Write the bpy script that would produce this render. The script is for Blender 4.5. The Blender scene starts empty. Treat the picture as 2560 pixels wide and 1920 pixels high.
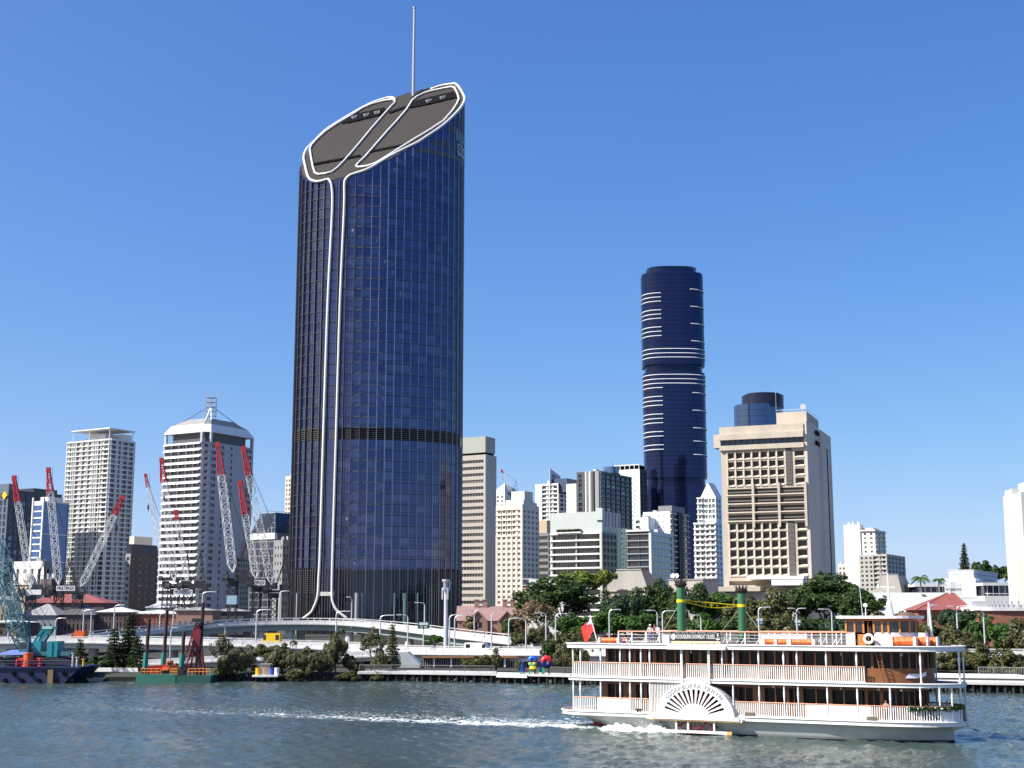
import bpy, bmesh, math, random
import numpy as np
from mathutils import Vector, Matrix
random.seed(7); RNG = np.random.default_rng(7)
R = math.radians
scn = bpy.context.scene; COL = scn.collection

# ------------------------------------------------------------------ camera
FPX, HZ, CAMZ = 3400.0, 580.0, 11.0          # focal length and horizon offset in photo pixels, eye height in metres
PITCH = math.atan(HZ / FPX); CP, SP = math.cos(PITCH), math.sin(PITCH)
cam = bpy.data.cameras.new('camera'); camo = bpy.data.objects.new('camera', cam); COL.objects.link(camo)
cam.sensor_width = 36.0; cam.lens = FPX / 2560 * 36.0; cam.clip_start = 0.5; cam.clip_end = 20000
camo.location = (0, 0, CAMZ); camo.rotation_euler = (R(90) + PITCH, 0, 0); scn.camera = camo
# ------------------------------------------------------------------ sky and sun
SUN_DIR = Vector((-0.93, -0.33, 0)).normalized(); SUN_EL = R(44)
w = bpy.data.worlds.new('World'); scn.world = w; w.use_nodes = True
nt = w.node_tree; bgn = nt.nodes['Background']
sky = nt.nodes.new('ShaderNodeTexSky'); sky.sky_type = 'NISHITA'; sky.sun_disc = False
sky.sun_elevation = SUN_EL; sky.sun_rotation = math.atan2(SUN_DIR.x, SUN_DIR.y)
sky.altitude = 0; sky.air_density = 0.42; sky.dust_density = 1.0; sky.ozone_density = 2.8
hs = nt.nodes.new('ShaderNodeHueSaturation'); hs.inputs['Saturation'].default_value = 1.25; nt.links.new(sky.outputs[0], hs.inputs['Color']); 
# soft shoulder on the sky's radiance, as the camera's film curve gives it
def mnode(op, a, b=None):
    n_ = nt.nodes.new('ShaderNodeVectorMath'); n_.operation = op; nt.links.new(a, n_.inputs[0])
    if op == 'SCALE': n_.inputs['Scale'].default_value = b
    return n_.outputs[0]
sp = nt.nodes.new('ShaderNodeSeparateColor'); cb = nt.nodes.new('ShaderNodeCombineColor'); nt.links.new(hs.outputs[0], sp.inputs[0])
for i_ in range(3):
    k_ = nt.nodes.new('ShaderNodeMath'); k_.operation = 'MULTIPLY'; k_.inputs[1].default_value = (-.42, -.375, -.52)[i_]; nt.links.new(sp.outputs[i_], k_.inputs[0])
    e_ = nt.nodes.new('ShaderNodeMath'); e_.operation = 'EXPONENT'; nt.links.new(k_.outputs[0], e_.inputs[0]); nt.links.new(e_.outputs[0], cb.inputs[i_])
sb = nt.nodes.new('ShaderNodeVectorMath'); sb.operation = 'SUBTRACT'; sb.inputs[0].default_value = (1, 1, 1); nt.links.new(cb.outputs[0], sb.inputs[1])
nt.links.new(mnode('SCALE', sb.outputs[0], 3.9), bgn.inputs[0]); bgn.inputs[1].default_value = 0.15
sl = bpy.data.lights.new('sun', 'SUN'); sl.energy = 4.7; sl.angle = R(0.53); sl.color = (1.0, 0.955, 0.89)
so = bpy.data.objects.new('sun', sl); COL.objects.link(so)
sv = Vector((SUN_DIR.x * math.cos(SUN_EL), SUN_DIR.y * math.cos(SUN_EL), math.sin(SUN_EL)))
so.rotation_euler = sv.to_track_quat('Z', 'Y').to_euler(); so.location = (-300, 0, 300)
vs = scn.view_settings; vs.view_transform = 'Standard'; vs.look = 'None'; vs.exposure = 0.82; vs.gamma = 1.0; vs.use_curve_mapping = False
scn.render.engine = 'CYCLES'

# ------------------------------------------------------------------ pixel -> place helpers
def ray(px, py):
    x = (px - 1280) / FPX; y = (960 - py) / FPX
    return Vector((x, CP - y * SP, SP + y * CP))
def at(px, py, Y):
    d = ray(px, py); t = Y / d.y
    return Vector((d.x * t, Y, CAMZ + d.z * t))
def onz(px, py, z):
    d = ray(px, py); t = (z - CAMZ) / d.z
    return Vector((d.x * t, d.y * t, z))
def zat(py, Y, px=1280): return at(px, py, Y).z
def pxm(Y): return Y / FPX                       # metres per photo pixel at depth Y

# ------------------------------------------------------------------ materials
MAT = {}
def mat(name, col, rough=0.6, metal=0.0, var=0.0, scale=0.4, stretch=1.0, bump=0.0, bscale=6.0, spec=0.5, island=0.0, emit=None, trans=0.0, ior=1.5, coat=0.0):
    if name in MAT: return MAT[name]
    m = bpy.data.materials.new(name); m.use_nodes = True; n = m.node_tree.nodes; l = m.node_tree.links
    b = n['Principled BSDF']; b.inputs['Base Color'].default_value = (*col, 1); b.inputs['Roughness'].default_value = rough
    b.inputs['Metallic'].default_value = metal; b.inputs['Specular IOR Level'].default_value = spec; b.inputs['IOR'].default_value = ior
    if coat: b.inputs['Coat Weight'].default_value = coat
    if trans: b.inputs['Transmission Weight'].default_value = trans
    if emit: b.inputs['Emission Color'].default_value = (*emit[0], 1); b.inputs['Emission Strength'].default_value = emit[1]
    src = None
    if var or bump or island:
        g = n.new('ShaderNodeNewGeometry')
        mp = n.new('ShaderNodeMapping'); mp.inputs['Scale'].default_value = (1, 1, stretch); l.new(g.outputs['Position'], mp.inputs[0])
    if var:
        no = n.new('ShaderNodeTexNoise'); no.inputs['Scale'].default_value = scale; no.inputs['Detail'].default_value = 8; no.inputs['Roughness'].default_value = 0.65
        l.new(mp.outputs[0], no.inputs['Vector'])
        mr = n.new('ShaderNodeMapRange'); mr.inputs[1].default_value = 0.3; mr.inputs[2].default_value = 0.7
        mr.inputs[3].default_value = 1 - var; mr.inputs[4].default_value = 1 + var * 0.6; l.new(no.outputs['Fac'], mr.inputs[0]); src = mr.outputs[0]
    if island:
        mi = n.new('ShaderNodeMapRange'); mi.inputs[3].default_value = 1 - island; mi.inputs[4].default_value = 1 + island
        l.new(g.outputs['Random Per Island'], mi.inputs[0])
        if src is None: src = mi.outputs[0]
        else:
            mm = n.new('ShaderNodeMath'); mm.operation = 'MULTIPLY'; l.new(src, mm.inputs[0]); l.new(mi.outputs[0], mm.inputs[1]); src = mm.outputs[0]
    if src is not None:
        mx = n.new('ShaderNodeVectorMath'); mx.operation = 'SCALE'; mx.inputs[0].default_value = col; l.new(src, mx.inputs['Scale']); l.new(mx.outputs[0], b.inputs['Base Color'])
    if bump:
        nb = n.new('ShaderNodeTexNoise'); nb.inputs['Scale'].default_value = bscale; nb.inputs['Detail'].default_value = 5; l.new(mp.outputs[0], nb.inputs['Vector'])
        bp = n.new('ShaderNodeBump'); bp.inputs['Strength'].default_value = bump; bp.inputs['Distance'].default_value = 0.1
        l.new(nb.outputs['Fac'], bp.inputs['Height']); l.new(bp.outputs[0], b.inputs['Normal'])
    MAT[name] = m; return m

WHITE = mat('white_paint', (.80, .80, .78), .45, var=.06, scale=.5)
WHITEB = mat('white_render', (.74, .74, .71), .7, var=.10, scale=.15, stretch=.25)
CREAM = mat('cream_render', (.66, .60, .50), .75, var=.08, scale=.12, stretch=.3)
TAN = mat('tan_concrete', (.51, .445, .355), .8, var=.18, scale=.25, stretch=.3, bump=.2)
TANG = mat('grey_tan_concrete', (.36, .33, .29), .8, var=.1, scale=.1, stretch=.3)
CONC = mat('pale_concrete', (.52, .52, .49), .8, var=.14, scale=.3, stretch=.4, bump=.2)
CONCL = mat('bright_concrete', (.70, .70, .675), .75, var=.2, scale=.6, stretch=.2, bump=.2)
GREYC = mat('grey_concrete', (.30, .30, .30), .8, var=.12, scale=.2, stretch=.4)
LGREY = mat('light_grey_panel', (.50, .52, .53), .6, var=.06, scale=.1)
DGREY = mat('dark_grey_panel', (.085, .09, .10), .5, var=.1, scale=.2)
GREENG = mat('green_grey_girder', (.27, .32, .30), .7, var=.12, scale=.3)
BROWNW = mat('brown_stone_wall', (.115, .085, .08), .85, var=.25, scale=.4, bump=.3)
PINKB = mat('pink_brick', (.36, .21, .165), .85, var=.15, scale=.5, bump=.2)
REDBR = mat('red_brick', (.30, .115, .075), .85, var=.2, scale=.7, bump=.2)
SANDST = mat('sandstone', (.42, .34, .24), .85, var=.18, scale=.4, bump=.3)
PINKST = mat('pinkish_stone', (.50, .42, .38), .85, var=.14, scale=.4, bump=.2)
ROOFR = mat('red_roof_sheet', (.27, .085, .07), .6, var=.14, scale=.4)
ROOFP = mat('pink_roof_tile', (.30, .185, .17), .75, var=.16, scale=.5)
ROOFG = mat('grey_roof_sheet', (.33, .33, .32), .5, var=.14, scale=.4)
ROOFW = mat('white_roof_sheet', (.70, .70, .69), .5, var=.1, scale=.5)
ROOFGN = mat('pale_green_roof_sheet', (.47, .52, .44), .55, var=.08, scale=.4)
SLATE = mat('slate_mansard', (.25, .23, .20), .6, var=.15, scale=.3, stretch=.15)
BLACK = mat('black_void', (.005, .005, .006), .8, spec=.08)
DARKM = mat('dark_machine_steel', (.025, .027, .032), .5, var=.2, scale=1)
GALV = mat('galvanised_steel', (.62, .63, .63), .45, metal=.3, var=.08, scale=1)
REDP = mat('crane_red', (.46, .022, .035), .45, var=.15, scale=1)
JIBW = mat('crane_white', (.72, .72, .70), .5, var=.1, scale=1)
STEEL = mat('brushed_tube_steel', (.62, .60, .57), .35, metal=.25, var=.05, scale=.3)
# window glass, seen from afar: a dark pane that mirrors the sky
GL = [mat('window_glass_%d' % i, c, r, spec=.8, var=.25, scale=.3) for i, (c, r) in enumerate([((.022, .024, .028), .08), ((.035, .036, .040), .12), ((.018, .02, .026), .05), ((.09, .088, .08), .3), ((.27, .26, .235), .6)])]
GLB = mat('blue_mirror_glass', (.06, .085, .15), .05, metal=.75)
GLBL = mat('pale_blue_mirror_glass', (.14, .21, .32), .06, metal=.7)
GLT = mat('teal_mirror_glass', (.17, .27, .28), .06, metal=.6)
GLD = mat('dark_mirror_glass', (.05, .065, .09), .05, metal=.6)
GLP = mat('pale_mirror_glass', (.22, .27, .25), .1, metal=.35)

# ------------------------------------------------------------------ mesh helpers
class MB:
    def __init__(s): s.v = []; s.f = []; s.m = []; s.sm = False
    def add(s, vs, fs, mi=0):
        o = len(s.v); s.v += [tuple(p) for p in vs]; s.f += [tuple(i + o for i in f) for f in fs]; s.m += [mi] * len(fs)
    def box(s, c, d, rz=0, mi=0, mtx=None):
        x, y, z = d[0] / 2, d[1] / 2, d[2] / 2
        ps = [Vector((i * x, j * y, k * z)) for k in (-1, 1) for j in (-1, 1) for i in (-1, 1)]
        if mtx is not None: ps = [mtx @ p for p in ps]
        elif rz: q = Matrix.Rotation(rz, 3, 'Z'); ps = [q @ p for p in ps]
        c = Vector(c); s.add([p + c for p in ps], [(0, 2, 3, 1), (4, 5, 7, 6), (0, 1, 5, 4), (2, 6, 7, 3), (0, 4, 6, 2), (1, 3, 7, 5)], mi)
    def prism(s, poly, z0, z1, mi=0, cap=True):          # z0 / z1 may be numbers or functions of (x, y)
        n = len(poly); f0 = z0 if callable(z0) else (lambda x, y: z0); f1 = z1 if callable(z1) else (lambda x, y: z1)
        vs = [(p[0], p[1], f0(p[0], p[1])) for p in poly] + [(p[0], p[1], f1(p[0], p[1])) for p in poly]
        fs = [(i, (i + 1) % n, n + (i + 1) % n, n + i) for i in range(n)]
        if cap: fs += [tuple(range(n - 1, -1, -1)), tuple(range(n, 2 * n))]
        s.add(vs, fs, mi)
    def frustum(s, p0, p1, mi=0):                         # two rings of 3D points
        n = len(p0); s.add(list(p0) + list(p1), [(i, (i + 1) % n, n + (i + 1) % n, n + i) for i in range(n)] + [tuple(range(n - 1, -1, -1)), tuple(range(n, 2 * n))], mi)
    def bar(s, a, b, r, mi=0, n=4, r2=None):
        a, b = Vector(a), Vector(b); d = b - a
        if d.length < 1e-6: return
        q = d.to_track_quat('Z', 'Y'); r2 = r if r2 is None else r2; k = math.pi / 4 if n == 4 else 0
        vs = [a + q @ Vector((r * math.cos(2 * math.pi * i / n + k), r * math.sin(2 * math.pi * i / n + k), 0)) for i in range(n)]
        vs += [b + q @ Vector((r2 * math.cos(2 * math.pi * i / n + k), r2 * math.sin(2 * math.pi * i / n + k), 0)) for i in range(n)]
        s.add(vs, [(i, (i + 1) % n, n + (i + 1) % n, n + i) for i in range(n)] + [tuple(range(n - 1, -1, -1)), tuple(range(n, 2 * n))], mi)
    def tube(s, pts, r, n=8, mi=0, closed=False):
        pts = [Vector(p) for p in pts]; N = len(pts); rr = r if isinstance(r, (list, tuple)) else [r] * N; rings = []; up = None
        for i, p in enumerate(pts):
            a = pts[(i - 1) % N] if (closed or i > 0) else p; b = pts[(i + 1) % N] if (closed or i < N - 1) else p
            t = (b - a).normalized()
            if up is None: up = Vector((0, 0, 1)) if abs(t.z) < .9 else Vector((1, 0, 0))
            x = t.cross(up).normalized(); up = x.cross(t).normalized()
            rings.append([p + x * rr[i] * math.cos(2 * math.pi * k / n) + up * rr[i] * math.sin(2 * math.pi * k / n) for k in range(n)])
        fs = []
        for i in range(N if closed else N - 1):
            j = (i + 1) % N
            for k in range(n): fs.append((i * n + k, i * n + (k + 1) % n, j * n + (k + 1) % n, j * n + k))
        if not closed: fs += [tuple(range(n - 1, -1, -1)), tuple((N - 1) * n + k for k in range(n))]
        s.add([p for r_ in rings for p in r_], fs, mi)
    def quad(s, a, b, c, d, mi=0): s.add([a, b, c, d], [(0, 1, 2, 3)], mi)
    def lattice(s, a, b, w0, w1, n, r, mi=0, up=Vector((0, 1, 0))):
        a, b = Vector(a), Vector(b); t = (b - a).normalized(); x = t.cross(up).normalized(); y = x.cross(t).normalized(); L = (b - a).length
        P = lambda u, i, j: a + t * L * u + x * (i * (w0 + (w1 - w0) * u) / 2) + y * (j * (w0 + (w1 - w0) * u) / 2)
        for i, j in ((-1, -1), (1, -1), (1, 1), (-1, 1)): s.bar(P(0, i, j), P(1, i, j), r * 1.25, mi)
        for k in range(n):
            u0, u1 = k / n, (k + 1) / n
            for (i0, j0), (i1, j1) in (((-1, -1), (1, -1)), ((1, -1), (1, 1)), ((1, 1), (-1, 1)), ((-1, 1), (-1, -1))):
                if k % 2: i0, j0, i1, j1 = i1, j1, i0, j0
                s.bar(P(u0, i0, j0), P(u1, i1, j1), r, mi)
            s.bar(P(u1, -1, -1), P(u1, 1, -1), r * .8, mi); s.bar(P(u1, -1, 1), P(u1, 1, 1), r * .8, mi)
    def mesh(s, name, mats, off=None, smooth=False):
        me = bpy.data.meshes.new(name)
        vs = s.v if off is None else [(p[0] - off[0], p[1] - off[1], p[2] - off[2]) for p in s.v]
        me.from_pydata(vs, [], s.f); mats = mats if isinstance(mats, (list, tuple)) else [mats]
        for m in mats: me.materials.append(m)
        if len(mats) > 1: me.polygons.foreach_set('material_index', s.m)
        if smooth: me.polygons.foreach_set('use_smooth', [True] * len(s.f))
        me.update(); return me
    def build(s, name, mats, parent=None, smooth=False, local=False):
        off = None if (parent is None or local) else ROOTLOC[parent.name]
        return link(name, s.mesh(name, mats, off, smooth), parent)
ROOTLOC = {}
def link(name, me, parent=None, loc=(0, 0, 0), rz=0):
    o = bpy.data.objects.new(name, me); COL.objects.link(o); o.location = loc; o.rotation_euler = (0, 0, rz)
    if parent is not None:
        o.parent = parent; ROOTLOC[o.name] = ROOTLOC[parent.name]
    return o
USED = set()
def tag(o, label, cat, group=None, kind=None):
    if label: o['label'] = label
    if cat: o['category'] = cat
    if group: o['group'] = group
    if kind: o['kind'] = kind
    return o
def thing(name, label, cat, loc, rz=0, group=None):
    o = bpy.data.objects.new(name, None); COL.objects.link(o); o.location = loc; o.rotation_euler = (0, 0, rz); o.empty_display_size = .5
    ROOTLOC[o.name] = Vector(loc); return tag(o, label, cat, group)
def struct(o, kind='structure'): o['kind'] = kind; return o
def poly_sup(cx, cy, a, b, n=2.6, k=40, rz=0):
    out = []
    for i in range(k):
        t = 2 * math.pi * i / k; c, s_ = math.cos(t), math.sin(t)
        x = a * abs(c) ** (2 / n) * (1 if c >= 0 else -1); y = b * abs(s_) ** (2 / n) * (1 if s_ >= 0 else -1)
        out.append((cx + x * math.cos(rz) - y * math.sin(rz), cy + x * math.sin(rz) + y * math.cos(rz)))
    return out
FONT = bpy.data.fonts.load('<builtin>') if '<builtin>' in bpy.data.fonts else None
def text_mesh(txt, size, depth=.02, align='CENTER'):
    cu = bpy.data.curves.new('lettering', 'FONT'); cu.body = txt; cu.size = size; cu.extrude = depth; cu.align_x = align; cu.align_y = 'CENTER'; cu.resolution_u = 3
    o = bpy.data.objects.new('lettering_tmp', cu); COL.objects.link(o)
    me = bpy.data.meshes.new_from_object(o.evaluated_get(bpy.context.evaluated_depsgraph_get())); bpy.data.objects.remove(o); bpy.data.curves.remove(cu)
    me.name = 'lettering'; return me
def text_on(txt, size, m, parent, pos, d, width=None, depth=.02, name='lettering', up=Vector((0, 0, 1)), vscale=1.0):
    """lettering standing on a face: d = horizontal reading direction, pos = centre (parent space)"""
    me = text_mesh(txt, size, depth); me.materials.clear(); me.materials.append(m)
    co = np.zeros(len(me.vertices) * 3); me.vertices.foreach_get('co', co); co = co.reshape(-1, 3)
    if width: co[:, 0] *= width / max(1e-6, co[:, 0].max() - co[:, 0].min())
    co[:, 1] *= vscale; me.vertices.foreach_set('co', co.ravel())
    o = link(name, me, parent); d = Vector(d).normalized(); u = Vector(up).normalized(); nrm = d.cross(u)
    o.matrix_basis = Matrix(((d.x, u.x, nrm.x, pos[0]), (d.y, u.y, nrm.y, pos[1]), (d.z, u.z, nrm.z, pos[2]), (0, 0, 0, 1))); return o

# ------------------------------------------------------------------ building helpers
GRID = R(30)
class Bld:
    """a block seen at its near corner: lit face left of pixel pc, shaded face right of it"""
    def __init__(s, pl, pc, pr, Y, yref, ang=GRID):
        d1 = Vector((math.cos(ang), -math.sin(ang))); d2 = Vector((math.sin(ang), math.cos(ang)))
        C = at(pc, yref, Y).xy
        def solve(px, d, sgn):
            r = ray(px, yref); m = r.x / r.y; den = (d.x - m * d.y)
            return (C.x - m * C.y) / den * (1 if sgn < 0 else -1)
        s.w1 = solve(pl, d1, -1); s.w2 = solve(pr, d2, 1)
        s.C = C; s.L = C - d1 * s.w1; s.Rr = C + d2 * s.w2; s.B = s.L + d2 * s.w2; s.Y = Y; s.d1, s.d2 = d1, d2; s.pc = pc
    def z(s, py): return CAMZ + ray(s.pc, py).z / ray(s.pc, py).y * s.C.y
    def poly(s, grow=0):
        a, b = s.d1 * grow, s.d2 * grow
        return [s.L - a - b, s.C + a - b, s.Rr + a + b, s.B - a + b]
    def f1(s): return s.L, s.C
    def f2(s): return s.C, s.Rr
    def sub(s, u0, u1, v0, v1):          # footprint of a part of the block in face units
        P = lambda u, v: s.L + s.d1 * s.w1 * u + s.d2 * s.w2 * v
        return [P(u0, v0), P(u1, v0), P(u1, v1), P(u0, v1)]
    def root(s, name, label, cat='building', z=4, group=None): s.o = thing(name, label, cat, (s.C.x, s.C.y, z), 0, group); return s.o
WIN = {}
def win_mesh(wd, h, depth, glass, frame, mull, trans):
    k = (round(wd, 2), round(h, 2), round(depth, 2), glass.name, frame.name, mull, trans)
    if k not in WIN:
        b = MB(); b.box((0, depth + .03, 0), (wd, .06, h)); t = min(.12, wd * .06)
        for i in range(1, mull): b.box((-wd / 2 + wd * i / mull, depth - .05, 0), (t, .1, h), mi=1)
        if trans: b.box((0, depth - .045, h * (.5 - trans)), (wd, .08, t), mi=1)
        WIN[k] = b.mesh('window', [glass, frame])
    return WIN[k]
def facade(root, p0, p1, z0, z1, cols, rows, depth, wall, glass=None, frame=None, mull=2, trans=0, name='wall', wname='window', skip=None, joined=False, back=True):
    """wall with real openings; cols / rows are lists of (a, b) in metres along / up the face; a window fills each opening"""
    p0, p1 = Vector(p0), Vector(p1); d = (p1 - p0); L = d.length; d.normalize(); inn = Vector((-d.y, d.x)); rz = math.atan2(d.y, d.x)
    frame = frame or wall; glass = glass or GL
    b = MB(); P = lambda u, v, t=0: (p0.x + d.x * u + inn.x * t, p0.y + d.y * u + inn.y * t, z0 + v)
    us = sorted({0, L} | {x for c in cols for x in c}); vs_ = sorted({0, z1 - z0} | {x for r_ in rows for x in r_})
    opc = {round(c[0], 4): c for c in cols}; opr = {round(r_[0], 4): r_ for r_ in rows}
    jb = MB()
    for i in range(len(us) - 1):
        for j in range(len(vs_) - 1):
            u0, u1, v0, v1 = us[i], us[i + 1], vs_[j], vs_[j + 1]
            op = round(u0, 4) in opc and round(v0, 4) in opr and not (skip and skip(list(opc).index(round(u0, 4)), list(opr).index(round(v0, 4))))
            if not op: b.quad(P(u0, v0), P(u1, v0), P(u1, v1), P(u0, v1)); continue
            b.quad(P(u0, v0), P(u0, v1), P(u0, v1, depth), P(u0, v0, depth)); b.quad(P(u1, v0), P(u1, v0, depth), P(u1, v1, depth), P(u1, v1))
            b.quad(P(u0, v0), P(u0, v0, depth), P(u1, v0, depth), P(u1, v0)); b.quad(P(u0, v1), P(u1, v1), P(u1, v1, depth), P(u0, v1, depth))
            if joined: jb.quad(P(u0, v0, depth), P(u1, v0, depth), P(u1, v1, depth), P(u0, v1, depth)); continue
            g = glass if not isinstance(glass, list) else glass[random.choices(range(len(glass)), [5, 3, 3, 1.2, .7][:len(glass)])[0]]
            me = win_mesh(u1 - u0, v1 - v0, depth, g, frame, mull, trans); c = Vector(P((u0 + u1) / 2, (v0 + v1) / 2)) - ROOTLOC[root.name]
            link(wname, me, root, c, rz)
    b.build(name, wall, root)
    if joined and jb.f: tag(jb.build(wname, glass if not isinstance(glass, list) else glass[0], root), None, None, kind='stuff')
def even(L, n, frac, m0=0, m1=0):
    s = (L - m0 - m1) / n
    return [(m0 + s * (i + .5 - frac / 2), m0 + s * (i + .5 + frac / 2)) for i in range(n)]
def shell(bl, z0, z1, m, root, name='core', roof=None, faces=(2, 3)):
    """the faces nobody looks at, plus the roof"""
    p = [bl.L, bl.C, bl.Rr, bl.B]; b = MB()
    for i in faces:
        a, c = p[i], p[(i + 1) % 4]; b.quad((a.x, a.y, z0), (c.x, c.y, z0), (c.x, c.y, z1), (a.x, a.y, z1))
    b.add([(q.x, q.y, z1 - .02) for q in p], [(0, 1, 2, 3)], 1)
    return b.build(name, [m, roof or m], root)
# ================================================================== THE SETTING: river, land, bank, promenade
BANKPX = [(-900, 1716), (-400, 1709), (-100, 1706), (0, 1705), (350, 1702), (700, 1701), (1000, 1702), (1250, 1706), (1460, 1711), (1800, 1718), (2150, 1726), (2560, 1733), (2900, 1739), (3600, 1752)]
BANK = [onz(a, b, 0).xy for a, b in BANKPX]
def bank_at(px):
    for (a, b), (c, d) in zip(BANKPX, BANKPX[1:]):
        if a <= px <= c: return onz(px, b + (d - b) * (px - a) / (c - a), 0).xy
def smooth_path(pts, k=6):
    pts = [Vector(p) for p in pts]; out = []
    for i in range(len(pts) - 1):
        p0, p1, p2, p3 = pts[max(i - 1, 0)], pts[i], pts[i + 1], pts[min(i + 2, len(pts) - 1)]
        for j in range(k):
            t = j / k; out.append(.5 * ((2 * p1) + (p2 - p0) * t + (2 * p0 - 5 * p1 + 4 * p2 - p3) * t * t + (3 * p1 - p0 - 3 * p2 + p3) * t ** 3))
    return out + [pts[-1]]

# ---- river: a wave-displaced sheet in view, flat further out
BOAT_O = Vector((24.0, 133.5, 0)); BOAT_YAW = R(-28.5); BC, BS = math.cos(BOAT_YAW), math.sin(BOAT_YAW)
def river():
    xs = np.concatenate([[-9000, -2000, -600, -220, -150], np.arange(-112, 114, .42), [150, 220, 600, 2000, 9000]])
    ys = np.concatenate([[-600, -150, -20, 40, 75], np.arange(90, 244, .42), [248, 254, 262]])
    X, Y = np.meshgrid(xs, ys); Z = np.zeros_like(X); g = np.random.default_rng(3)
    for i in range(44):
        lam = .95 * 1.06 ** i if i < 30 else g.uniform(1.0, 2.2)
        th = g.normal(R(200), .75); k = 2 * math.pi / lam; ph = g.uniform(0, 6.28)
        amp = .0115 * lam ** .35
        warp = .9 * np.sin(X * .11 + i) + .9 * np.sin(Y * .13 + 2 * i)
        mod = .55 + .45 * np.sin(X * g.uniform(.02, .06) + Y * g.uniform(.02, .06) + g.uniform(0, 6))
        Z += amp * mod * np.sin(k * (X * math.cos(th) + Y * math.sin(th)) + ph + warp)
    Z = Z + .35 * np.abs(Z) - .03
    # stern wash and bow wave of the boat, in boat coordinates
    lx = (X - BOAT_O.x) * BC + (Y - BOAT_O.y) * BS; ly = -(X - BOAT_O.x) * BS + (Y - BOAT_O.y) * BC
    foam = np.zeros_like(X); n1 = np.sin(lx * 1.3) * np.sin(ly * 1.7 + lx * .3)
    for off, w0, w1, s in ((-2.6, 2.7, 1.6, .82), (3.2, 2.6, 2.2, .56), (.4, 4.4, 3.0, .60), (8.2, 1.6, 2.6, .40)):
        t = np.clip((-6 - lx) / 92, 0, 1); wd = w0 + w1 * t; c = off - 2.2 * math.copysign(1, off) * 0 + 1.2 * t * math.copysign(1, off) + .5 * np.sin(lx * .21)
        a = np.exp(-((ly - c) / wd) ** 2) * (lx < -6) * s * np.clip(1.18 - t * .95, 0, 1) * (t < .999)
        foam = np.maximum(foam, a)
    near = np.exp(-((ly + 4.1) / .9) ** 2) * np.exp(-((lx + 11.5) / 3.5) ** 2)
    foam = np.maximum(foam, near); foam = np.maximum(foam, .55 * np.exp(-((np.abs(ly) - np.clip((17.6 - lx) * .2, 0, 4)) / .35) ** 2) * (lx > 4) * (lx < 18) * .55)
    Z += foam * .10 * (1 + n1) + .07 * np.exp(-((lx + 14) / 7) ** 2) * np.exp(-((ly + 3) / 2.5) ** 2)
    inner = (X > -112) & (X < 112.5) & (Y > 89) & (Y < 243.5); Z = np.where(inner, Z, 0)
    fade = np.clip((243 - Y) / 12, .25, 1); Z *= fade
    ny, nx = X.shape; co = np.stack([X, Y, Z], -1).reshape(-1, 3)
    idx = np.arange(nx * ny).reshape(ny, nx); q = np.stack([idx[:-1, :-1], idx[:-1, 1:], idx[1:, 1:], idx[1:, :-1]], -1).reshape(-1, 4)
    me = bpy.data.meshes.new('river'); me.vertices.add(len(co)); me.vertices.foreach_set('co', co.ravel())
    me.loops.add(q.size); me.loops.foreach_set('vertex_index', q.ravel()); me.polygons.add(len(q)); me.polygons.foreach_set('loop_start', np.arange(0, q.size, 4)); me.polygons.foreach_set('use_smooth', [True] * len(q))
    me.update(calc_edges=True); at_ = me.attributes.new('foam', 'FLOAT', 'POINT'); at_.data.foreach_set('value', foam.ravel().astype(np.float32))
    m = bpy.data.materials.new('river_water'); m.use_nodes = True; n = m.node_tree.nodes; l = m.node_tree.links; b = n['Principled BSDF']
    b.inputs['Roughness'].default_value = .07; b.inputs['IOR'].default_value = 1.33; b.inputs['Specular IOR Level'].default_value = .5
    ge = n.new('ShaderNodeNewGeometry'); mp = n.new('ShaderNodeMapping'); mp.inputs['Scale'].default_value = (1, 1.25, 1); l.new(ge.outputs['Position'], mp.inputs[0])
    # silt: large soft patches of the water's own colour
    no = n.new('ShaderNodeTexNoise'); no.inputs['Scale'].default_value = .022; no.inputs['Detail'].default_value = 4; l.new(mp.outputs[0], no.inputs['Vector'])
    cr = n.new('ShaderNodeValToRGB'); cr.color_ramp.elements[0].position = .35; cr.color_ramp.elements[0].color = (.046, .072, .058, 1); cr.color_ramp.elements[1].position = .68; cr.color_ramp.elements[1].color = (.044, .070, .074, 1); l.new(no.outputs['Fac'], cr.inputs[0])
    # foam
    fa = n.new('ShaderNodeAttribute'); fa.attribute_name = 'foam'
    fn = n.new('ShaderNodeTexNoise'); fn.inputs['Scale'].default_value = 1.1; fn.inputs['Detail'].default_value = 9; fn.inputs['Roughness'].default_value = .72; fn.inputs['Distortion'].default_value = 1.8; l.new(ge.outputs['Position'], fn.inputs['Vector'])
    ad = n.new('ShaderNodeMath'); ad.operation = 'MULTIPLY_ADD'; ad.inputs[1].default_value = 1.0; l.new(fa.outputs['Fac'], ad.inputs[0]); fr = n.new('ShaderNodeMapRange'); fr.inputs[1].default_value = .33; fr.inputs[2].default_value = .67; l.new(fn.outputs['Fac'], fr.inputs[0]); l.new(fr.outputs[0], ad.inputs[2])
    mr = n.new('ShaderNodeMapRange'); mr.inputs[1].default_value = 1.0; mr.inputs[2].default_value = 1.42; l.new(ad.outputs[0], mr.inputs[0])
    mx = n.new('ShaderNodeMix'); mx.data_type = 'RGBA'; l.new(mr.outputs[0], mx.inputs[0]); l.new(cr.outputs[0], mx.inputs[6]); mx.inputs[7].default_value = (.80, .83, .82, 1); l.new(mx.outputs[2], b.inputs['Base Color'])
    rm = n.new('ShaderNodeMapRange'); rm.inputs[3].default_value = .07; rm.inputs[4].default_value = .8; l.new(mr.outputs[0], rm.inputs[0]); l.new(rm.outputs[0], b.inputs['Roughness'])
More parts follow.
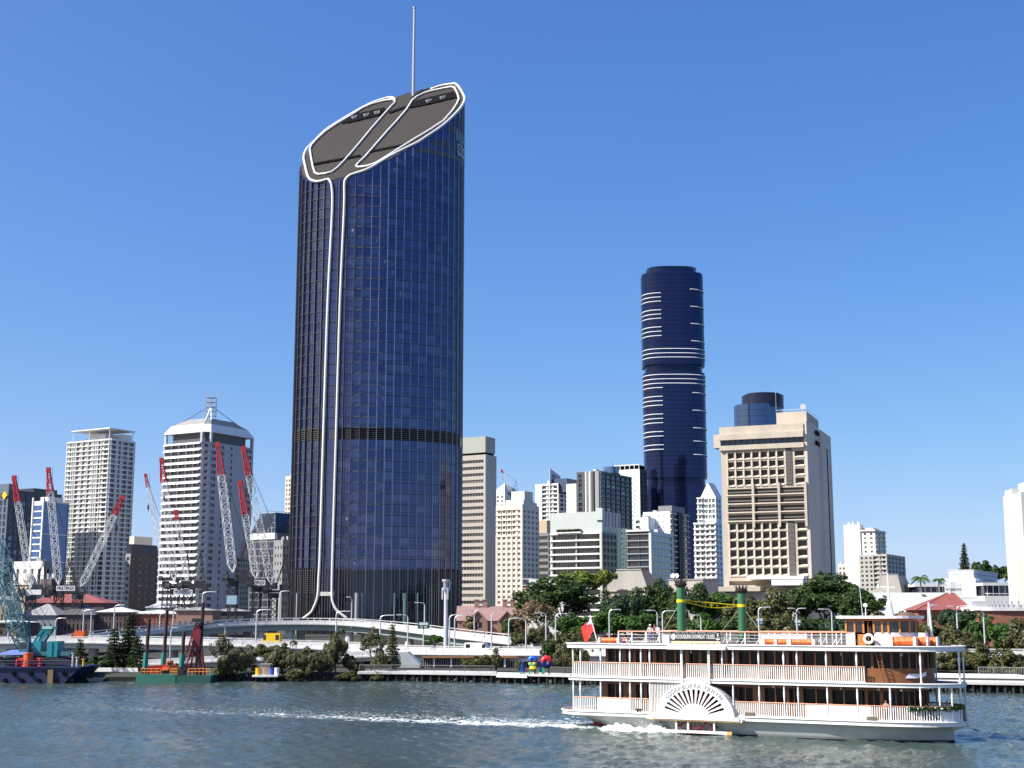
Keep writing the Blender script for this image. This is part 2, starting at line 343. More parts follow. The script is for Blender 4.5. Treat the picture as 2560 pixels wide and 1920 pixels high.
    n1 = n.new('ShaderNodeTexNoise'); n1.inputs['Scale'].default_value = 2.3; n1.inputs['Detail'].default_value = 6; n1.inputs['Roughness'].default_value = .6; n1.inputs['Distortion'].default_value = .5; l.new(mp.outputs[0], n1.inputs['Vector'])
    bp = n.new('ShaderNodeBump'); bp.inputs['Strength'].default_value = .75; bp.inputs['Distance'].default_value = .16; l.new(n1.outputs['Fac'], bp.inputs['Height']); pn = n.new('ShaderNodeTexNoise'); pn.inputs['Scale'].default_value = .045; pn.inputs['Detail'].default_value = 3; l.new(mp.outputs[0], pn.inputs['Vector']); pr = n.new('ShaderNodeMapRange'); pr.inputs[1].default_value = .38; pr.inputs[2].default_value = .64; pr.inputs[3].default_value = .3; pr.inputs[4].default_value = 1.0; l.new(pn.outputs['Fac'], pr.inputs[0]); l.new(pr.outputs[0], bp.inputs['Strength'])
    l.new(bp.outputs[0], b.inputs['Normal'])
    me.materials.append(m); o = link('river', me); struct(o); return o
river()

# ---- land behind the bank
def land():
    b = MB(); offs = [(.0, -1.2), (.01, .7), (3, 1.3), (24, 1.4), (60, 2.2), (120, 4.2), (190, 5), (800, 5.5), (16000, 6)]
    n = len(BANK); rows = []
    for o, z in offs: rows.append([(p.x * (1 + o / 260 if o > 100 else 1) , p.y + o, z) for p in BANK])
    rows = [[(-9000, r[0][1], r[0][2])] + r + [(9000, r[-1][1], r[-1][2])] for r in rows]; n += 2
    b.v = [p for r in rows for p in r]
    for j in range(len(rows) - 1):
        for i in range(n - 1): b.f.append((j * n + i, j * n + i + 1, (j + 1) * n + i + 1, (j + 1) * n + i)); b.m.append(0)
    struct(b.build('land', mat('bank_earth', (.040, .042, .030), .95, var=.35, scale=.3, bump=.4)))
land()
def rocks():
    b = MB(); g = random.Random(5)
    for i in range(900):
        px = g.uniform(520, 2700); p = bank_at(px); s = g.uniform(.25, .8); o = g.uniform(-.7, .5)
        c = Vector((p.x, p.y + o, g.uniform(-.15, .75) + max(0, o) * .4)); q = Matrix.Rotation(g.uniform(0, 6), 3, Vector((g.random(), g.random(), g.random() + .1)).normalized())
        b.box(c, (s, s * g.uniform(.6, 1), s * g.uniform(.5, .9)), mtx=q)
    o = b.build('bank_rocks', mat('wet_bank_rock', (.045, .043, .035), .8, island=.5, var=.3, scale=2)); struct(o, 'stuff'); o['label'] = 'dark wet rocks along the foot of the far bank'; o['category'] = 'rocks'
rocks()

# ---- promenade decks on piles over the water's edge
PALE = mat('deck_edge_concrete', (.56, .55, .52), .7, var=.12, scale=.5); DECKT = mat('promenade_timber', (.22, .18, .15), .8, var=.2, scale=1)
def promenade(name, px0, px1, off0, off1, ztop, th, lab, pile=True, m=PALE):
    n = max(2, int((px1 - px0) / 40)); ps = [bank_at(px0 + (px1 - px0) * i / n) for i in range(n + 1)]
    poly = [(p.x, p.y + off0) for p in ps] + [(p.x, p.y + off1) for p in reversed(ps)]
    b = MB(); b.prism(poly, ztop - th, ztop); r = b.build(name, m); struct(r)
    ROOTLOC[r.name] = Vector((0, 0, 0))
    if pile:
        for i in range(0, n * 2):
            p = bank_at(px0 + (px1 - px0) * (i + .5) / (n * 2)); q = MB(); q.bar((p.x, p.y + off0 + .5, -1), (p.x, p.y + off0 + .5, ztop - th + .01), .22, n=10); q.build('pile', DARKM, r)
promenade('promenade', 895, 1240, -1.3, 7, 1.55, .38, '')
promenade('promenade_landing', 1241, 1317, -2.2, 6, 1.42, .5, '', m=CONCL)
promenade('promenade_boardwalk', 1318, 2600, -1.3, 5, 1.55, .38, '')
promenade('upper_walkway', 2040, 2600, 5.1, 9, 2.35, .5, '', False, CONCL)
def railing(name, label, px0, px1, off, z, h, step, infill=True, m=None):
    m = m or GREYC; n = max(3, int((bank_at(px1) - bank_at(px0)).length / step)); ps = [bank_at(px0 + (px1 - px0) * i / n) for i in range(n + 1)]
    r = thing(name, label, 'railing', (ps[0].x, ps[0].y + off, z)); t = MB()
    t.tube([(p.x, p.y + off, z + h) for p in ps], .045, 6); t.build('top_rail', m, r)
    pm = MB(); pm.box((0, 0, h / 2), (.09, .09, h)); pme = pm.mesh('post', m)
    for p in ps: link('post', pme, r, Vector((p.x, p.y + off, z)) - ROOTLOC[r.name])
    if infill:
        b = MB()
        for a, c in zip(ps, ps[1:]):
            for j in range(1, 9):
                q = a.lerp(c, j / 9); b.box((q.x, q.y + off, z + h * .5), (.035, .035, h * .9))
        tag(b.build('balusters', m, r), None, None, kind='stuff')
railing('promenade_railing', 'grey baluster railing along the promenade below the ribbed wall', 900, 1236, -1.1, 1.56, 1.15, 2.6, m=mat('rail_grey', (.19, .18, .17), .6))
railing('promenade_railing', 'grey railing of the boardwalk between the colourful letters and the boat', 1375, 1480, -1.1, 1.56, 1.15, 2.6, m=mat('rail_grey', (.19, .18, .17), .6))
railing('promenade_railing', 'pale railing of the right-hand walkway beyond the bow', 2480, 2600, 5.3, 2.36, 1.1, 2.2)

# ================================================================== ELEVATED ROADS
ASPH = mat('asphalt', (.055, .055, .057), .9, var=.15, scale=.8)
def elevated(name, label, pts, width, parapet, slab, girder, rail=0, gm=GREENG, piers=(), pm=CONCL, gi=.8):
    path = smooth_path([at(*p) for p in pts]); n = len(path)
    r = thing(name, label, 'elevated road', (path[n // 2].x, path[n // 2].y, 0))
    N = []
    for i in range(n):
        t = (path[min(i + 1, n - 1)] - path[max(i - 1, 0)]); t.z = 0; t.normalize(); N.append(Vector((-t.y, t.x, 0)))
    def sweep(nm, y0, y1, z0, z1, m):
        b = MB()
        for p, q in zip(path, N): b.v += [tuple(p + q * y0 + Vector((0, 0, z0))), tuple(p + q * y1 + Vector((0, 0, z0))), tuple(p + q * y1 + Vector((0, 0, z1))), tuple(p + q * y0 + Vector((0, 0, z1)))]
        for i in range(n - 1):
            for k in range(4): b.f.append((4 * i + k, 4 * (i + 1) + k, 4 * (i + 1) + (k + 1) % 4, 4 * i + (k + 1) % 4)); b.m.append(0)
        b.f += [(0, 1, 2, 3), (4 * n - 1, 4 * n - 2, 4 * n - 3, 4 * n - 4)]; b.m += [0, 0]
        return b.build(nm, m, r)
    top = -rail
    sweep('parapet', 0, .25, top - parapet, top, pm); sweep('parapet', width - .25, width, top - parapet, top, pm)
    sweep('kerb_ledge', -.16, -.003, top - parapet - .05, top - parapet + .22, pm)
    sweep('deck', .02, width - .02, top - parapet - slab, top - parapet + .05, CONCL); sweep('roadway', .26, width - .26, top - parapet + .054, top - parapet + .08, ASPH)
    sweep('girder', gi, width - gi, top - parapet - slab - girder, top - parapet - slab + .01, gm)
    jb = MB()
    for i in range(1, n, 3):
        p, q = path[i], N[i]; jb.box(p + q * -.004 + Vector((0, 0, top - parapet / 2)), (.07, .02, parapet), math.atan2(-q.x, q.y)); jb.box(p + q * -.17 + Vector((0, 0, top - parapet + .085)), (.07, .02, .26), math.atan2(-q.x, q.y))
    jb.build('expansion_joints', GREYC, r)
    if rail:
        for y in (.12, width - .12):
            sweep('rail', y - .06, y + .06, -.16, 0, pm)
            for i in range(0, n, 2): b = MB(); p = path[i] + N[i] * y; b.box((p.x, p.y, p.z - rail / 2 - .06), (.22, .14, rail - .1)); b.build('rail_post', pm, r)
    zb = top - parapet - slab - girder
    for px in piers:
        i = min(range(n), key=lambda k: abs(1280 + FPX * path[k].x / path[k].y * 1.015 - px)); p = path[i] + N[i] * (width * .5)
        for s in (-1, 1):
            c = p + N[i] * s * width * .22 + Vector((N[i].y, -N[i].x, 0)) * s * 1.1
            b = MB(); b.bar((c.x, c.y, -1), (c.x, c.y, p.z + zb + .02), 1.0, n=20); b.build('pier', CONC, r, smooth=False)
    return r, path, N
UPR = elevated('elevated_road', 'curved white flyover ramp sweeping in front of the blue glass tower', [(120, 1597, 297), (220, 1588, 303), (300, 1578, 311), (400, 1566, 320), (500, 1555, 326), (600, 1548, 330), (700, 1545, 332), (800, 1545, 332), (872, 1548, 330), (960, 1556, 326), (1044, 1567, 320), (1150, 1580, 312), (1280, 1594, 302), (1400, 1606, 296)], 9, .9, .22, 1.3, rail=.6, pm=mat('flyover_concrete', (.60, .60, .58), .75, var=.16, scale=.5, stretch=.5, bump=.2), piers=(440, 530, 660, 735, 870, 1020))
MID = elevated('elevated_road', 'long white riverside expressway deck carrying the yellow van', [(-120, 1595, 281), (0, 1593, 280), (170, 1591, 280), (340, 1594, 278), (510, 1597, 276), (650, 1602, 275), (760, 1605, 274), (860, 1611, 272), (940, 1616, 270), (1050, 1619, 267), (1147, 1620, 264), (1329, 1621, 258), (1600, 1622, 252), (2000, 1622, 245), (2560, 1622, 236), (2760, 1622, 232)], 15, .95, .22, .85, rail=.32, gm=CONC, gi=.5, piers=(30, 240, 420, 560, 700))
LOW = elevated('elevated_road', 'low white slip ramp behind the mangroves, rising to the expressway', [(318, 1652, 261), (400, 1648, 261), (508, 1642, 261), (653, 1637, 261), (751, 1636, 261), (850, 1632, 261), (930, 1628, 261), (985, 1626, 261)], 4.6, .75, .2, .6, rail=.26, gm=CONC, piers=(380, 600), gi=.5)
# bridge abutment and the ribbed screen under the expressway
def abutment():
    a, c = at(978, 1680, 258), at(1050, 1680, 258); z1 = zat(1630, 258)
    r = thing('bridge_abutment', 'pale grey concrete abutment block under the expressway, dappled by tree shadow', 'abutment', (a.x, a.y, 2)); b = MB()
    b.add([(a.x, 258, 1.5), (c.x, 258, 1.5), (c.x, 258, z1 - 2.2), (c.x - 2.4, 258, z1), (a.x, 258, z1)] + [(a.x, 264, 1.5), (c.x, 264, 1.5), (c.x, 264, z1 - 2.2), (c.x - 2.4, 264, z1), (a.x, 264, z1)], [(0, 1, 2, 3, 4), (9, 8, 7, 6, 5), (0, 4, 9, 5), (1, 6, 7, 2), (2, 7, 8, 3), (3, 8, 9, 4), (0, 5, 6, 1)])
    b.build('block', mat('abutment_concrete', (.50, .54, .54), .8, var=.12, scale=.5), r)
    r2 = thing('slatted_screen', 'dark ribbed screen wall with thin white posts under the expressway', 'screen wall', (at(1060, 1680, 259).x, 259, 2))
    x0, x1 = at(1054, 1680, 259).x, at(1430, 1680, 254).x; zt = zat(1645, 259); b = MB(); b.box(((x0 + x1) / 2, 260.6, (zt + 1) / 2), (x1 - x0, .2, zt - 1)); b.build('backing', BLACK, r2)
    b = MB(); k = int((x1 - x0) / .42)
    for i in range(k): b.box((x0 + .2 + i * .42, 260.3, (zt + 1) / 2), (.17, .3, zt - 1))
    tag(b.build('slats', mat('slat_grey', (.30, .29, .28), .7), r2), None, None, kind='stuff')
    b = MB(); b.box(((x0 + x1) / 2, 259.7, zt + .12), (x1 - x0, 1.4, .24)); b.build('cap', mat('orange_brown_cap', (.32, .15, .06), .7), r2)  # orange-brown strip along the top of the screen
    for px in (1085, 1128, 1200, 1262, 1330): b = MB(); p = at(px, 1680, 259.6); b.box((p.x, 259.6, (zt + 1.6) / 2), (.3, .3, zt - 1.6)); b.build('post', WHITE, r2)
abutment()
def site_hoarding():
    a, c = at(203, 1680, 246), at(345, 1680, 244); z0, z1 = zat(1684, 245), zat(1669, 245)
    r = thing('site_hoarding', 'white panel hoarding above the bank between the two work barges', 'hoarding', (a.x, a.y, z0)); n = 11
    for i in range(n):
        p, q = a.lerp(c, i / n), a.lerp(c, (i + .96) / n); b = MB(); d = q - p; b.box(((p + q) / 2).xy.to_3d() + Vector((0, 0, (z0 + z1) / 2)), (d.xy.length, .08, z1 - z0), math.atan2(d.y, d.x)); b.build('panel', WHITEB, r)
    b = MB(); b.prism([(a.x, a.y - 2.2), (c.x, c.y - 2.2), (c.x, c.y + 3), (a.x, a.y + 3)], z0 - .55, z0 - .02); b.build('footing', CONC, r)
    for i in range(9):
        p = a.lerp(c, (i + .5) / 9); b = MB(); b.bar((p.x, p.y - 1.6, -1), (p.x, p.y - 1.6, z0 - .54), .3, n=8); b.build('pile', GREYC, r)
site_hoarding()
# ---- street lights
def street_light(label, px, py0, py1, Y, arm, kind='arm', hd=1):
    a, t = at(px, py0, Y), at(px, py1, Y); a = Vector((t.x, t.y, a.z)); L = arm * pxm(Y)
    r = thing('street_light', label, 'street light', a, group='street lights along the expressway'); b = MB()
    b.tube([a, Vector((t.x, t.y, t.z - .5)), t + Vector((.15 * math.copysign(1, L), 0, -.1))], [.17, .13, .11], 8); b.build('pole', GALV, r)
    for s in ((1,) if kind == 'arm' else (1, -1)):
        e = t + Vector((L * s, -.3, .28)); b = MB(); b.tube([t + Vector((.1 * s * math.copysign(1, L), 0, -.1)), t + Vector((L * s * .3, -.1, .16)), e], [.1, .09, .07], 6); b.build('arm', GALV, r)
        b = MB(); b.box(e + Vector((L * s * .12, 0, -.03)), (1.0, .36, .2)); b.build('lamp_head', GALV, r)
    return r
LIGHTS = [(22, 1600, 1556, 290, 14), (140, 1596, 1548, 292, 18), (210, 1596, 1527, 290, 20), (229, 1596, 1529, 300, -16), (287, 1590, 1515, 305, 18), (400, 1580, 1536, 330, 12), (434, 1572, 1525, 330, 14), (428, 1690, 1572, 258, 10), (507, 1566, 1482, 334, 26), (563, 1650, 1565, 268, -8), (642, 1616, 1527, 284, 26), (700, 1566, 1480, 338, 16), (841, 1615, 1531, 282, 26), (880, 1570, 1495, 330, -8), (951, 1650, 1541, 268, 26), (1020, 1625, 1540, 280, -20), (1062, 1560, 1509, 330, -18), (1124, 1628, 1540, 275, 22), (1137, 1628, 1542, 281, 22), (1186, 1598, 1528, 318, 'd'), (1229, 1630, 1535, 276, 10), (1272, 1632, 1548, 270, 16), (1315, 1634, 1549, 266, -26), (1365, 1622, 1535, 278, -20), (1389, 1600, 1537, 285, 20), (1523, 1632, 1527, 270, 20), (1643, 1632, 1529, 268, -18), (1656, 1632, 1530, 262, 22), (1752, 1630, 1540, 262, -22), (1896, 1630, 1521, 258, 20), (1991, 1630, 1524, 256, 'd'), (2079, 1630, 1526, 254, -24), (2319, 1630, 1516, 250, 14), (2391, 1630, 1519, 248, 'd'), (2458, 1630, 1529, 246, -16)]
ORD = ['first', 'second', 'third', 'fourth', 'fifth', 'sixth', 'seventh', 'eighth', 'ninth', 'tenth', 'eleventh', 'twelfth', 'thirteenth', 'fourteenth', 'fifteenth', 'sixteenth', 'seventeenth', 'eighteenth', 'nineteenth', 'twentieth']
def ordinal(i, n, side='left'): return (ORD[i] + ' from the left') if i < n / 2 else (ORD[n - 1 - i] + ' from the right')
for i, (px, b0, t0, Y, arm) in enumerate(sorted(LIGHTS)):
    dbl = arm == 'd'
    street_light('%s street light along the far bank, %s in the row' % ('white twin-arm' if dbl else 'white curved-arm', ordinal(i, len(LIGHTS))), px, b0, t0, Y, 14 if dbl else arm, 'twin' if dbl else 'arm')
SIGNG = mat('road_sign_green', (.01, .075, .05), .4); SIGNW = mat('road_sign_white', (.62, .68, .66), .4)
def road_sign(label, px, py, w_, h_, Y):
    c = at(px, py, Y); W, Hh = w_ * pxm(Y), h_ * pxm(Y); zb = at(px, 1622, Y).z
    r = thing('road_sign', label, 'road sign', (c.x, c.y, zb), group='green direction signs on the expressway'); b = MB(); b.box(c, (W, .1, Hh)); b.build('board', SIGNG, r)
    b = MB(); b.box(c + Vector((0, -.08, Hh * .2)), (W * .78, .04, Hh * .4)); b.build('panel', SIGNW, r)
    b = MB(); b.box(c + Vector((-W * .18, -.08, -Hh * .26)), (W * .2, .04, Hh * .16)); b.box(c + Vector((W * .18, -.08, -Hh * .26)), (W * .26, .04, Hh * .16)); b.build('symbol', SIGNW, r)
    b = MB(); b.tube([(c.x, c.y + .12, zb), (c.x, c.y + .12, c.z)], .14, 8); b.build('post', GALV, r)
road_sign('green road sign under the lamp in front of the glass tower', 1059, 1563, 28, 17, 284)
road_sign('small green road sign beside the right-hand funnel of the boat', 1899, 1553, 20, 17, 264)
road_sign('green road sign below the twin-arm light left of the wheelhouse', 1994, 1557, 18, 18, 262)
def telecom_pole():
    t, a = at(1115, 1450, 290), at(1115, 1626, 290); r = thing('telecom_pole', 'tall thick grey telecom pole with antenna cluster before the tower', 'antenna pole', a); b = MB()
    b.tube([a, Vector((t.x, t.y, t.z))], [.55, .36], 14); b.build('mast', GALV, r)
    for i in range(6):
        x, y = .75 * math.cos(i * 1.047), .75 * math.sin(i * 1.047); b = MB(); b.box((t.x + x, t.y + y, t.z - 1.2 - (i % 2) * 1.7), (.34, .34, 2.3)); b.build('antenna', LGREY, r)
    b = MB(); b.bar((t.x, t.y, t.z - 2), (t.x, t.y, t.z - 1.6), .8, n=12); b.bar((t.x, t.y, t.z - .3), (t.x, t.y, t.z + .1), .8, n=12); b.build('headframe', GALV, r)
telecom_pole()
# ================================================================== THE GLASS TOWER WITH THE SLANTED ROOF
TW_CTRL = [(-77, 480), (-76, 471.5), (-72.3, 465.8), (-66.5, 461.9), (-60, 459.8), (-53, 459), (-46, 460), (-38, 462.4), (-30, 465.8), (-24, 469.8), (-19.8, 475), (-18, 481), (-18.6, 487.5), (-21.5, 493), (-27, 496.3), (-34, 497.6), (-44, 499.2), (-54, 500.6), (-62, 499.3), (-69, 495.2), (-74.5, 488.5)]
RX, RY, RZ0 = .38, 1.0, 188.0
def roofz(x, y): return RZ0 + RX * (x + 47.5) + RY * (y - 480)
def closed_curve(c, k=24):
    c = [Vector(p) for p in c]; n = len(c); out = []
    for i in range(n):
        p0, p1, p2, p3 = c[i - 1], c[i], c[(i + 1) % n], c[(i + 2) % n]
        for j in range(k):
            t = j / k; out.append(.5 * ((2 * p1) + (p2 - p0) * t + (2 * p0 - 5 * p1 + 4 * p2 - p3) * t * t + (3 * p1 - p0 - 3 * p2 + p3) * t ** 3))
    return out
FP = closed_curve(TW_CTRL); FS = [0]
for a, c in zip(FP, FP[1:] + FP[:1]): FS.append(FS[-1] + (c - a).length)
PERIM = FS[-1]
import bisect
def arc(s, off=0.0):
    s %= PERIM; i = bisect.bisect_right(FS, s) - 1; a, c = FP[i], FP[(i + 1) % len(FP)]; t = (s - FS[i]) / max(1e-9, FS[i + 1] - FS[i])
    d = (c - a).normalized(); p = a.lerp(c, t); return p + Vector((d.y, -d.x)) * off, d
def thit(px, py, off=0.0):
    """point of the tower's facade seen at a pixel: (x, y, z), arc position"""
    r = ray(px, py); m = r.xy.normalized(); best = None
    for i in range(len(FP)):
        a, c = FP[i], FP[(i + 1) % len(FP)]; d = c - a; den = m.x * d.y - m.y * d.x
        if abs(den) < 1e-9: continue
        t = (a.x * d.y - a.y * d.x) / den; u = (a.x * m.y - a.y * m.x) / den
        if 0 <= u <= 1 and t > 0 and (best is None or t < best[0]): best = (t, FS[i] + u * d.length)
    if best is None: return None
    p, _ = arc(best[1], off); return Vector((p.x, p.y, CAMZ + r.z / r.xy.length * best[0])), best[1]
def rhit(px, py, off=0.0):
    d = ray(px, py); t = (RZ0 + RX * 47.5 - RY * 480 - CAMZ) / (d.z - RX * d.x - RY * d.y); p = d * t
    return Vector((p.x, p.y, p.z + CAMZ)) + Vector((-RX, -RY, 1)).normalized() * off
def rz_(pts, off=0.0): return [rhit(740 + a * .211, 180 + b * .211, off) for a, b in pts]
TWG = [mat('tower_glass_%d' % i, c, r, metal=.82) for i, (c, r) in enumerate([((.076, .094, .185), .05), ((.086, .106, .20), .06), ((.066, .083, .168), .045), ((.115, .132, .215), .10)])]
TWS = mat('tower_spandrel_glass', (.084, .10, .175), .12, metal=.75); TWM = mat('tower_dark_mullion', (.028, .034, .066), .4, metal=.3)
TWF = mat('tower_pale_fin', (.30, .32, .36), .4, metal=.3); TWD = mat('tower_bronze_fin', (.10, .095, .10), .45, metal=.3); TWL = mat('tower_louvre', (.085, .08, .078), .5, metal=.2)
def tower():
    r = thing('office_tower', 'tallest tower, deep blue glass with slanted brown roof, white looping tubes and flagpole', 'skyscraper', (-47.5, 480, 5))
    n = 56; W = PERIM / n; s0 = 0.0
    rows = [(26.2 + i * 3.675, 3.675) for i in range(12)] + [(74.4 + i * 3.72, 3.72) for i in range(40)]
    pm = []
    for g in TWG:
        b = MB(); w2 = W / 2
        b.box((0, .10, .55), (W - .06, .1, 2.5), mi=0); b.box((0, .10, -1.26), (W - .06, .1, 1.06), mi=1)
        for k in (-1, 1): b.box((k * W / 6, .03, 0), (.07, .07, 3.6), mi=2)
        b.box((0, .02, -1.79), (W, .09, .12), mi=2); b.box((0, .035, -.71), (W, .05, .06), mi=2); pm.append(b.mesh('pane', [g, TWS, TWM]))
    b = MB(); b.box((0, .10, .55), (W - .06, .1, 2.5), mi=0); b.box((0, .10, -1.26), (W - .06, .1, 1.06), mi=1); b.box((W * .2, .045, .9), (W * .22, .02, 1.5), mi=3); b.box((0, .02, -1.79), (W, .09, .12), mi=2); pl_ = b.mesh('pane', [TWG[1], TWS, TWM, mat('lit_blind', (.19, .22, .29), .5)])  # pale blind patch, coloured to read as a lit room
    pm = pm * 3 + [pl_]
    cand = []
    for i in range(n):
        s = (i + .5) * W; p, d = arc(s); nrm = Vector((d.y, -d.x)); face = -(nrm.x * p.x + nrm.y * p.y) / p.length
        zt = min(roofz(*arc(s + k * W)[0]) for k in (-.5, 0, .5)) - .6
        for z, h in rows:
            if z + h <= zt: cand.append((face / p.length, i, z, h, p, d))
    chosen = set(id(c) for c in sorted(cand, key=lambda c: -c[0] - (.00002 if 26 < c[2] < 120 else 0))[:300]); rest = MB(); tops = MB()
    g = random.Random(11)
    for c in cand:
        _, i, z, h, p, d = c; rz = math.atan2(d.y, d.x)
        if id(c) in chosen:
            o = link('pane', g.choice(pm), r, Vector((p.x, p.y, z + h / 2)) - ROOTLOC[r.name], rz); o.rotation_euler = (g.gauss(0, .0018), 0, rz + g.gauss(0, .0018)); o.scale = (1, 1, h / 3.72)
        else:
            q = Matrix.Rotation(rz + g.gauss(0, .0018), 3, 'Z'); o = Vector((p.x, p.y, z + h / 2))
            rest.box(o + q @ Vector((0, .10, .55)), (W - .06, .1, h - 1.2), mtx=q, mi=g.choice((0, 0, 1, 2, 4))); rest.box(o + q @ Vector((0, .1, -1.26)), (W - .06, .1, 1.06), mtx=q, mi=3)
            if c[0] > -.0002:
                for k in (-1, 1): rest.box(o + q @ Vector((k * W / 6, .03, 0)), (.07, .07, h), mtx=q, mi=5)
                rest.box(o + q @ Vector((0, .02, -1.79)), (W, .09, .12), mtx=q, mi=5)
    tag(rest.build('panes', [TWG[0], TWG[1], TWG[2], TWS, TWG[3], TWM], r), None, None, kind='stuff')
    # core behind the glass
    b = MB(); b.prism([arc(k * PERIM / 90, -.45)[0] for k in range(90)], 4, lambda x, y: roofz(x, y) - 1.2); b.build('core', BLACK, r)
    # crown strip between the last full storey and the slanted roof edge
    b = MB()
    for i in range(n):
        z = max([26.2] + [c[2] + c[3] for c in cand if c[1] == i])
        for k in range(4):
            a, _ = arc((i + k / 4) * W, -.05); c, _ = arc((i + (k + 1) / 4) * W, -.05); b.quad((a.x, a.y, z), (c.x, c.y, z), (c.x, c.y, roofz(*c) - .1), (a.x, a.y, roofz(*a) - .1))
    b.build('crown_panel', TWG[0], r)
    # fins
    for i in range(n):
        p, d = arc(i * W, .0); nrm = Vector((d.y, -d.x))
        if nrm.dot(p) > .15 * p.length: continue
        left = p.x < -49.5 and p.y < 490; dep = .62 if left else .34; wd = .2 if left else .17; q = Matrix.Rotation(math.atan2(d.y, d.x), 3, 'Z'); b = MB()
        zt = roofz(*p) - .8; c = p + nrm * dep / 2; b.box((c.x, c.y, (zt + 5) / 2), (wd, dep, zt - 5), mtx=q); b.build('fin', TWD if left else TWF, r)
        if p.x < -18 and p.y < 492:     # close fins of the podium
            for f in (1 / 3, 2 / 3):
                p2, d2 = arc((i + f) * W); b = MB(); c = p2 + Vector((d2.y, -d2.x)) * .2; b.box((c.x, c.y, 16), (.13, .4, 22), mtx=q); b.build('fin', TWD, r)
    # ledges on the curved left bays, louvre belts
    sl = thit(953, 1000)[1]; sl0 = thit(884, 1000)[1]
    def belt(name, z0, z1, sa, sb, off, m, dep=.3):
        b = MB(); k = max(6, int((sb - sa) / 1.2)); f = []
        for j in range(k + 1):
            s = sa + (sb - sa) * j / k; a, _ = arc(s, off); c, _ = arc(s, off - dep); f.append((a, c))
        for (a, c), (e, h) in zip(f, f[1:]): b.frustum([(a.x, a.y, z0), (e.x, e.y, z0), (h.x, h.y, z0), (c.x, c.y, z0)], [(a.x, a.y, z1), (e.x, e.y, z1), (h.x, h.y, z1), (c.x, c.y, z1)])
        return b.build(name, m, r)
    for z, h in rows:
        if z < 160: belt('ledge', z - .12, z + .0, -12, sl0, .3, mat('tower_ledge_dark', (.075, .075, .085), .5), .3); belt('ledge', z - .12, z + .0, sl0, sl, .3, mat('tower_ledge', (.24, .23, .21), .5), .3)
    sR = thit(1140, 1100)[1] + 9
    for z0, z1, k in ((70.3, 74.4, 6), (22.8, 26.2, 5), (18.4, 22.8, 6)):
        for j in range(k): z = z0 + (z1 - z0) * (j + .5) / k; belt('louvre', z - .13, z + .13, -12, sR, .12, TWL, .3)
    for z0, z1 in ((174.2, 176), (177.5, 180.5), (184, 186.5), (189, 191.5)):
        sa = thit(1010, 395)[1]
        for k in range(3):
            z = z0 + (z1 - z0) * (k + .5) / 3; ok = [s for s in np.linspace(sa, sR, 40) if roofz(*arc(s)[0]) - 2 > z]
            if len(ok) > 3: belt('louvre', z - .3, z + .3, ok[0], ok[-1], .1, DGREY, .2)
    # lobby glazing and round columns
    b = MB(); k = 80
    for j in range(k):
        a, _ = arc(-14 + (sR + 28) * j / k, -.12); c, _ = arc(-14 + (sR + 28) * (j + 1) / k, -.12); b.quad((a.x, a.y, 4.5), (c.x, c.y, 4.5), (c.x, c.y, 26.2), (a.x, a.y, 26.2))
    b.build('lobby_glazing', GLD, r)
    for px in (745, 892, 905, 985, 1010, 1042):
        h = thit(px, 1520, .45)[0]; b = MB(); b.bar((h.x, h.y, 4.5), (h.x, h.y, 18.6), .7 if px in (892, 1010) else .35, n=16); b.build('lobby_column', GREYC if px in (892, 745) else GLT, r)
    # gap between the tubes: plain glass strip with a portal at its foot
    h0, h1 = thit(800, 1484, .15), thit(836, 1484, .15); b = MB(); b.quad(*[Vector((p.x, p.y, z)) for p, z in ((h0[0], 18.6), (h1[0], 18.6), (h1[0], 157), (h0[0], 157))])
    b.build('lift_strip', TWG[1], r); b = MB(); c = (h0[0] + h1[0]) / 2; b.box((c.x, c.y - .2, 18.3), ((h1[0] - h0[0]).length + .3, .8, 1.3), math.atan2((h1[0] - h0[0]).y, (h1[0] - h0[0]).x)); b.build('portal_lintel', CONC, r)
    for k in range(1, 40):
        z = 18.6 + k * 3.7
        if z < 156: b = MB(); b.box((c.x, c.y - .1, z), ((h1[0] - h0[0]).length, .2, .1), math.atan2((h1[0] - h0[0]).y, (h1[0] - h0[0]).x)); b.build('transom', TWM, r)
    # the white tube: up the left of the strip, round the roof edge, down the right of the strip
    lf = [(762, 1546), (780, 1532), (788, 1518), (797, 1490), (800, 1440), (803, 1380), (811, 1100), (822, 760), (833, 530), (832, 470), (828, 456)]
    rt = [(866, 450), (863, 462), (862, 530), (852, 760), (842, 1100), (834, 1380), (832, 1480), (835, 1508), (846, 1528), (870, 1547)]
    L3 = [thit(a, b_, .75)[0] for a, b_ in lf]; R3 = [thit(a, b_, .75)[0] for a, b_ in rt]
    rimz = [(380, 1280), (300, 1302), (215, 1302), (150, 1255), (112, 1115), (96, 1012), (135, 915), (230, 820), (350, 700), (500, 600), (700, 480), (900, 375), (1050, 325), (1130, 310), (1185, 330)]
    rim2 = [(1600, 212), (1720, 172), (1860, 150), (1905, 158), (1945, 205), (1985, 275), (2002, 325), (1990, 370), (1960, 425), (1900, 495), (1800, 592), (1700, 672), (1550, 772), (1450, 838), (1300, 912), (1130, 1000), (1000, 1075), (900, 1135), (800, 1180), (700, 1212), (640, 1235)]
    p1 = smooth_path(L3 + rz_(rimz, .35), 4); p2 = smooth_path(rz_(rim2, .35) + R3, 4); pw = mat('tube_white', (.74, .72, .69), .4, metal=.1)
    b = MB(); b.tube(p1, .47, 8); b.build('tube', pw, r, True); b = MB(); b.tube(p2, .47, 8); b.build('tube', pw, r, True)
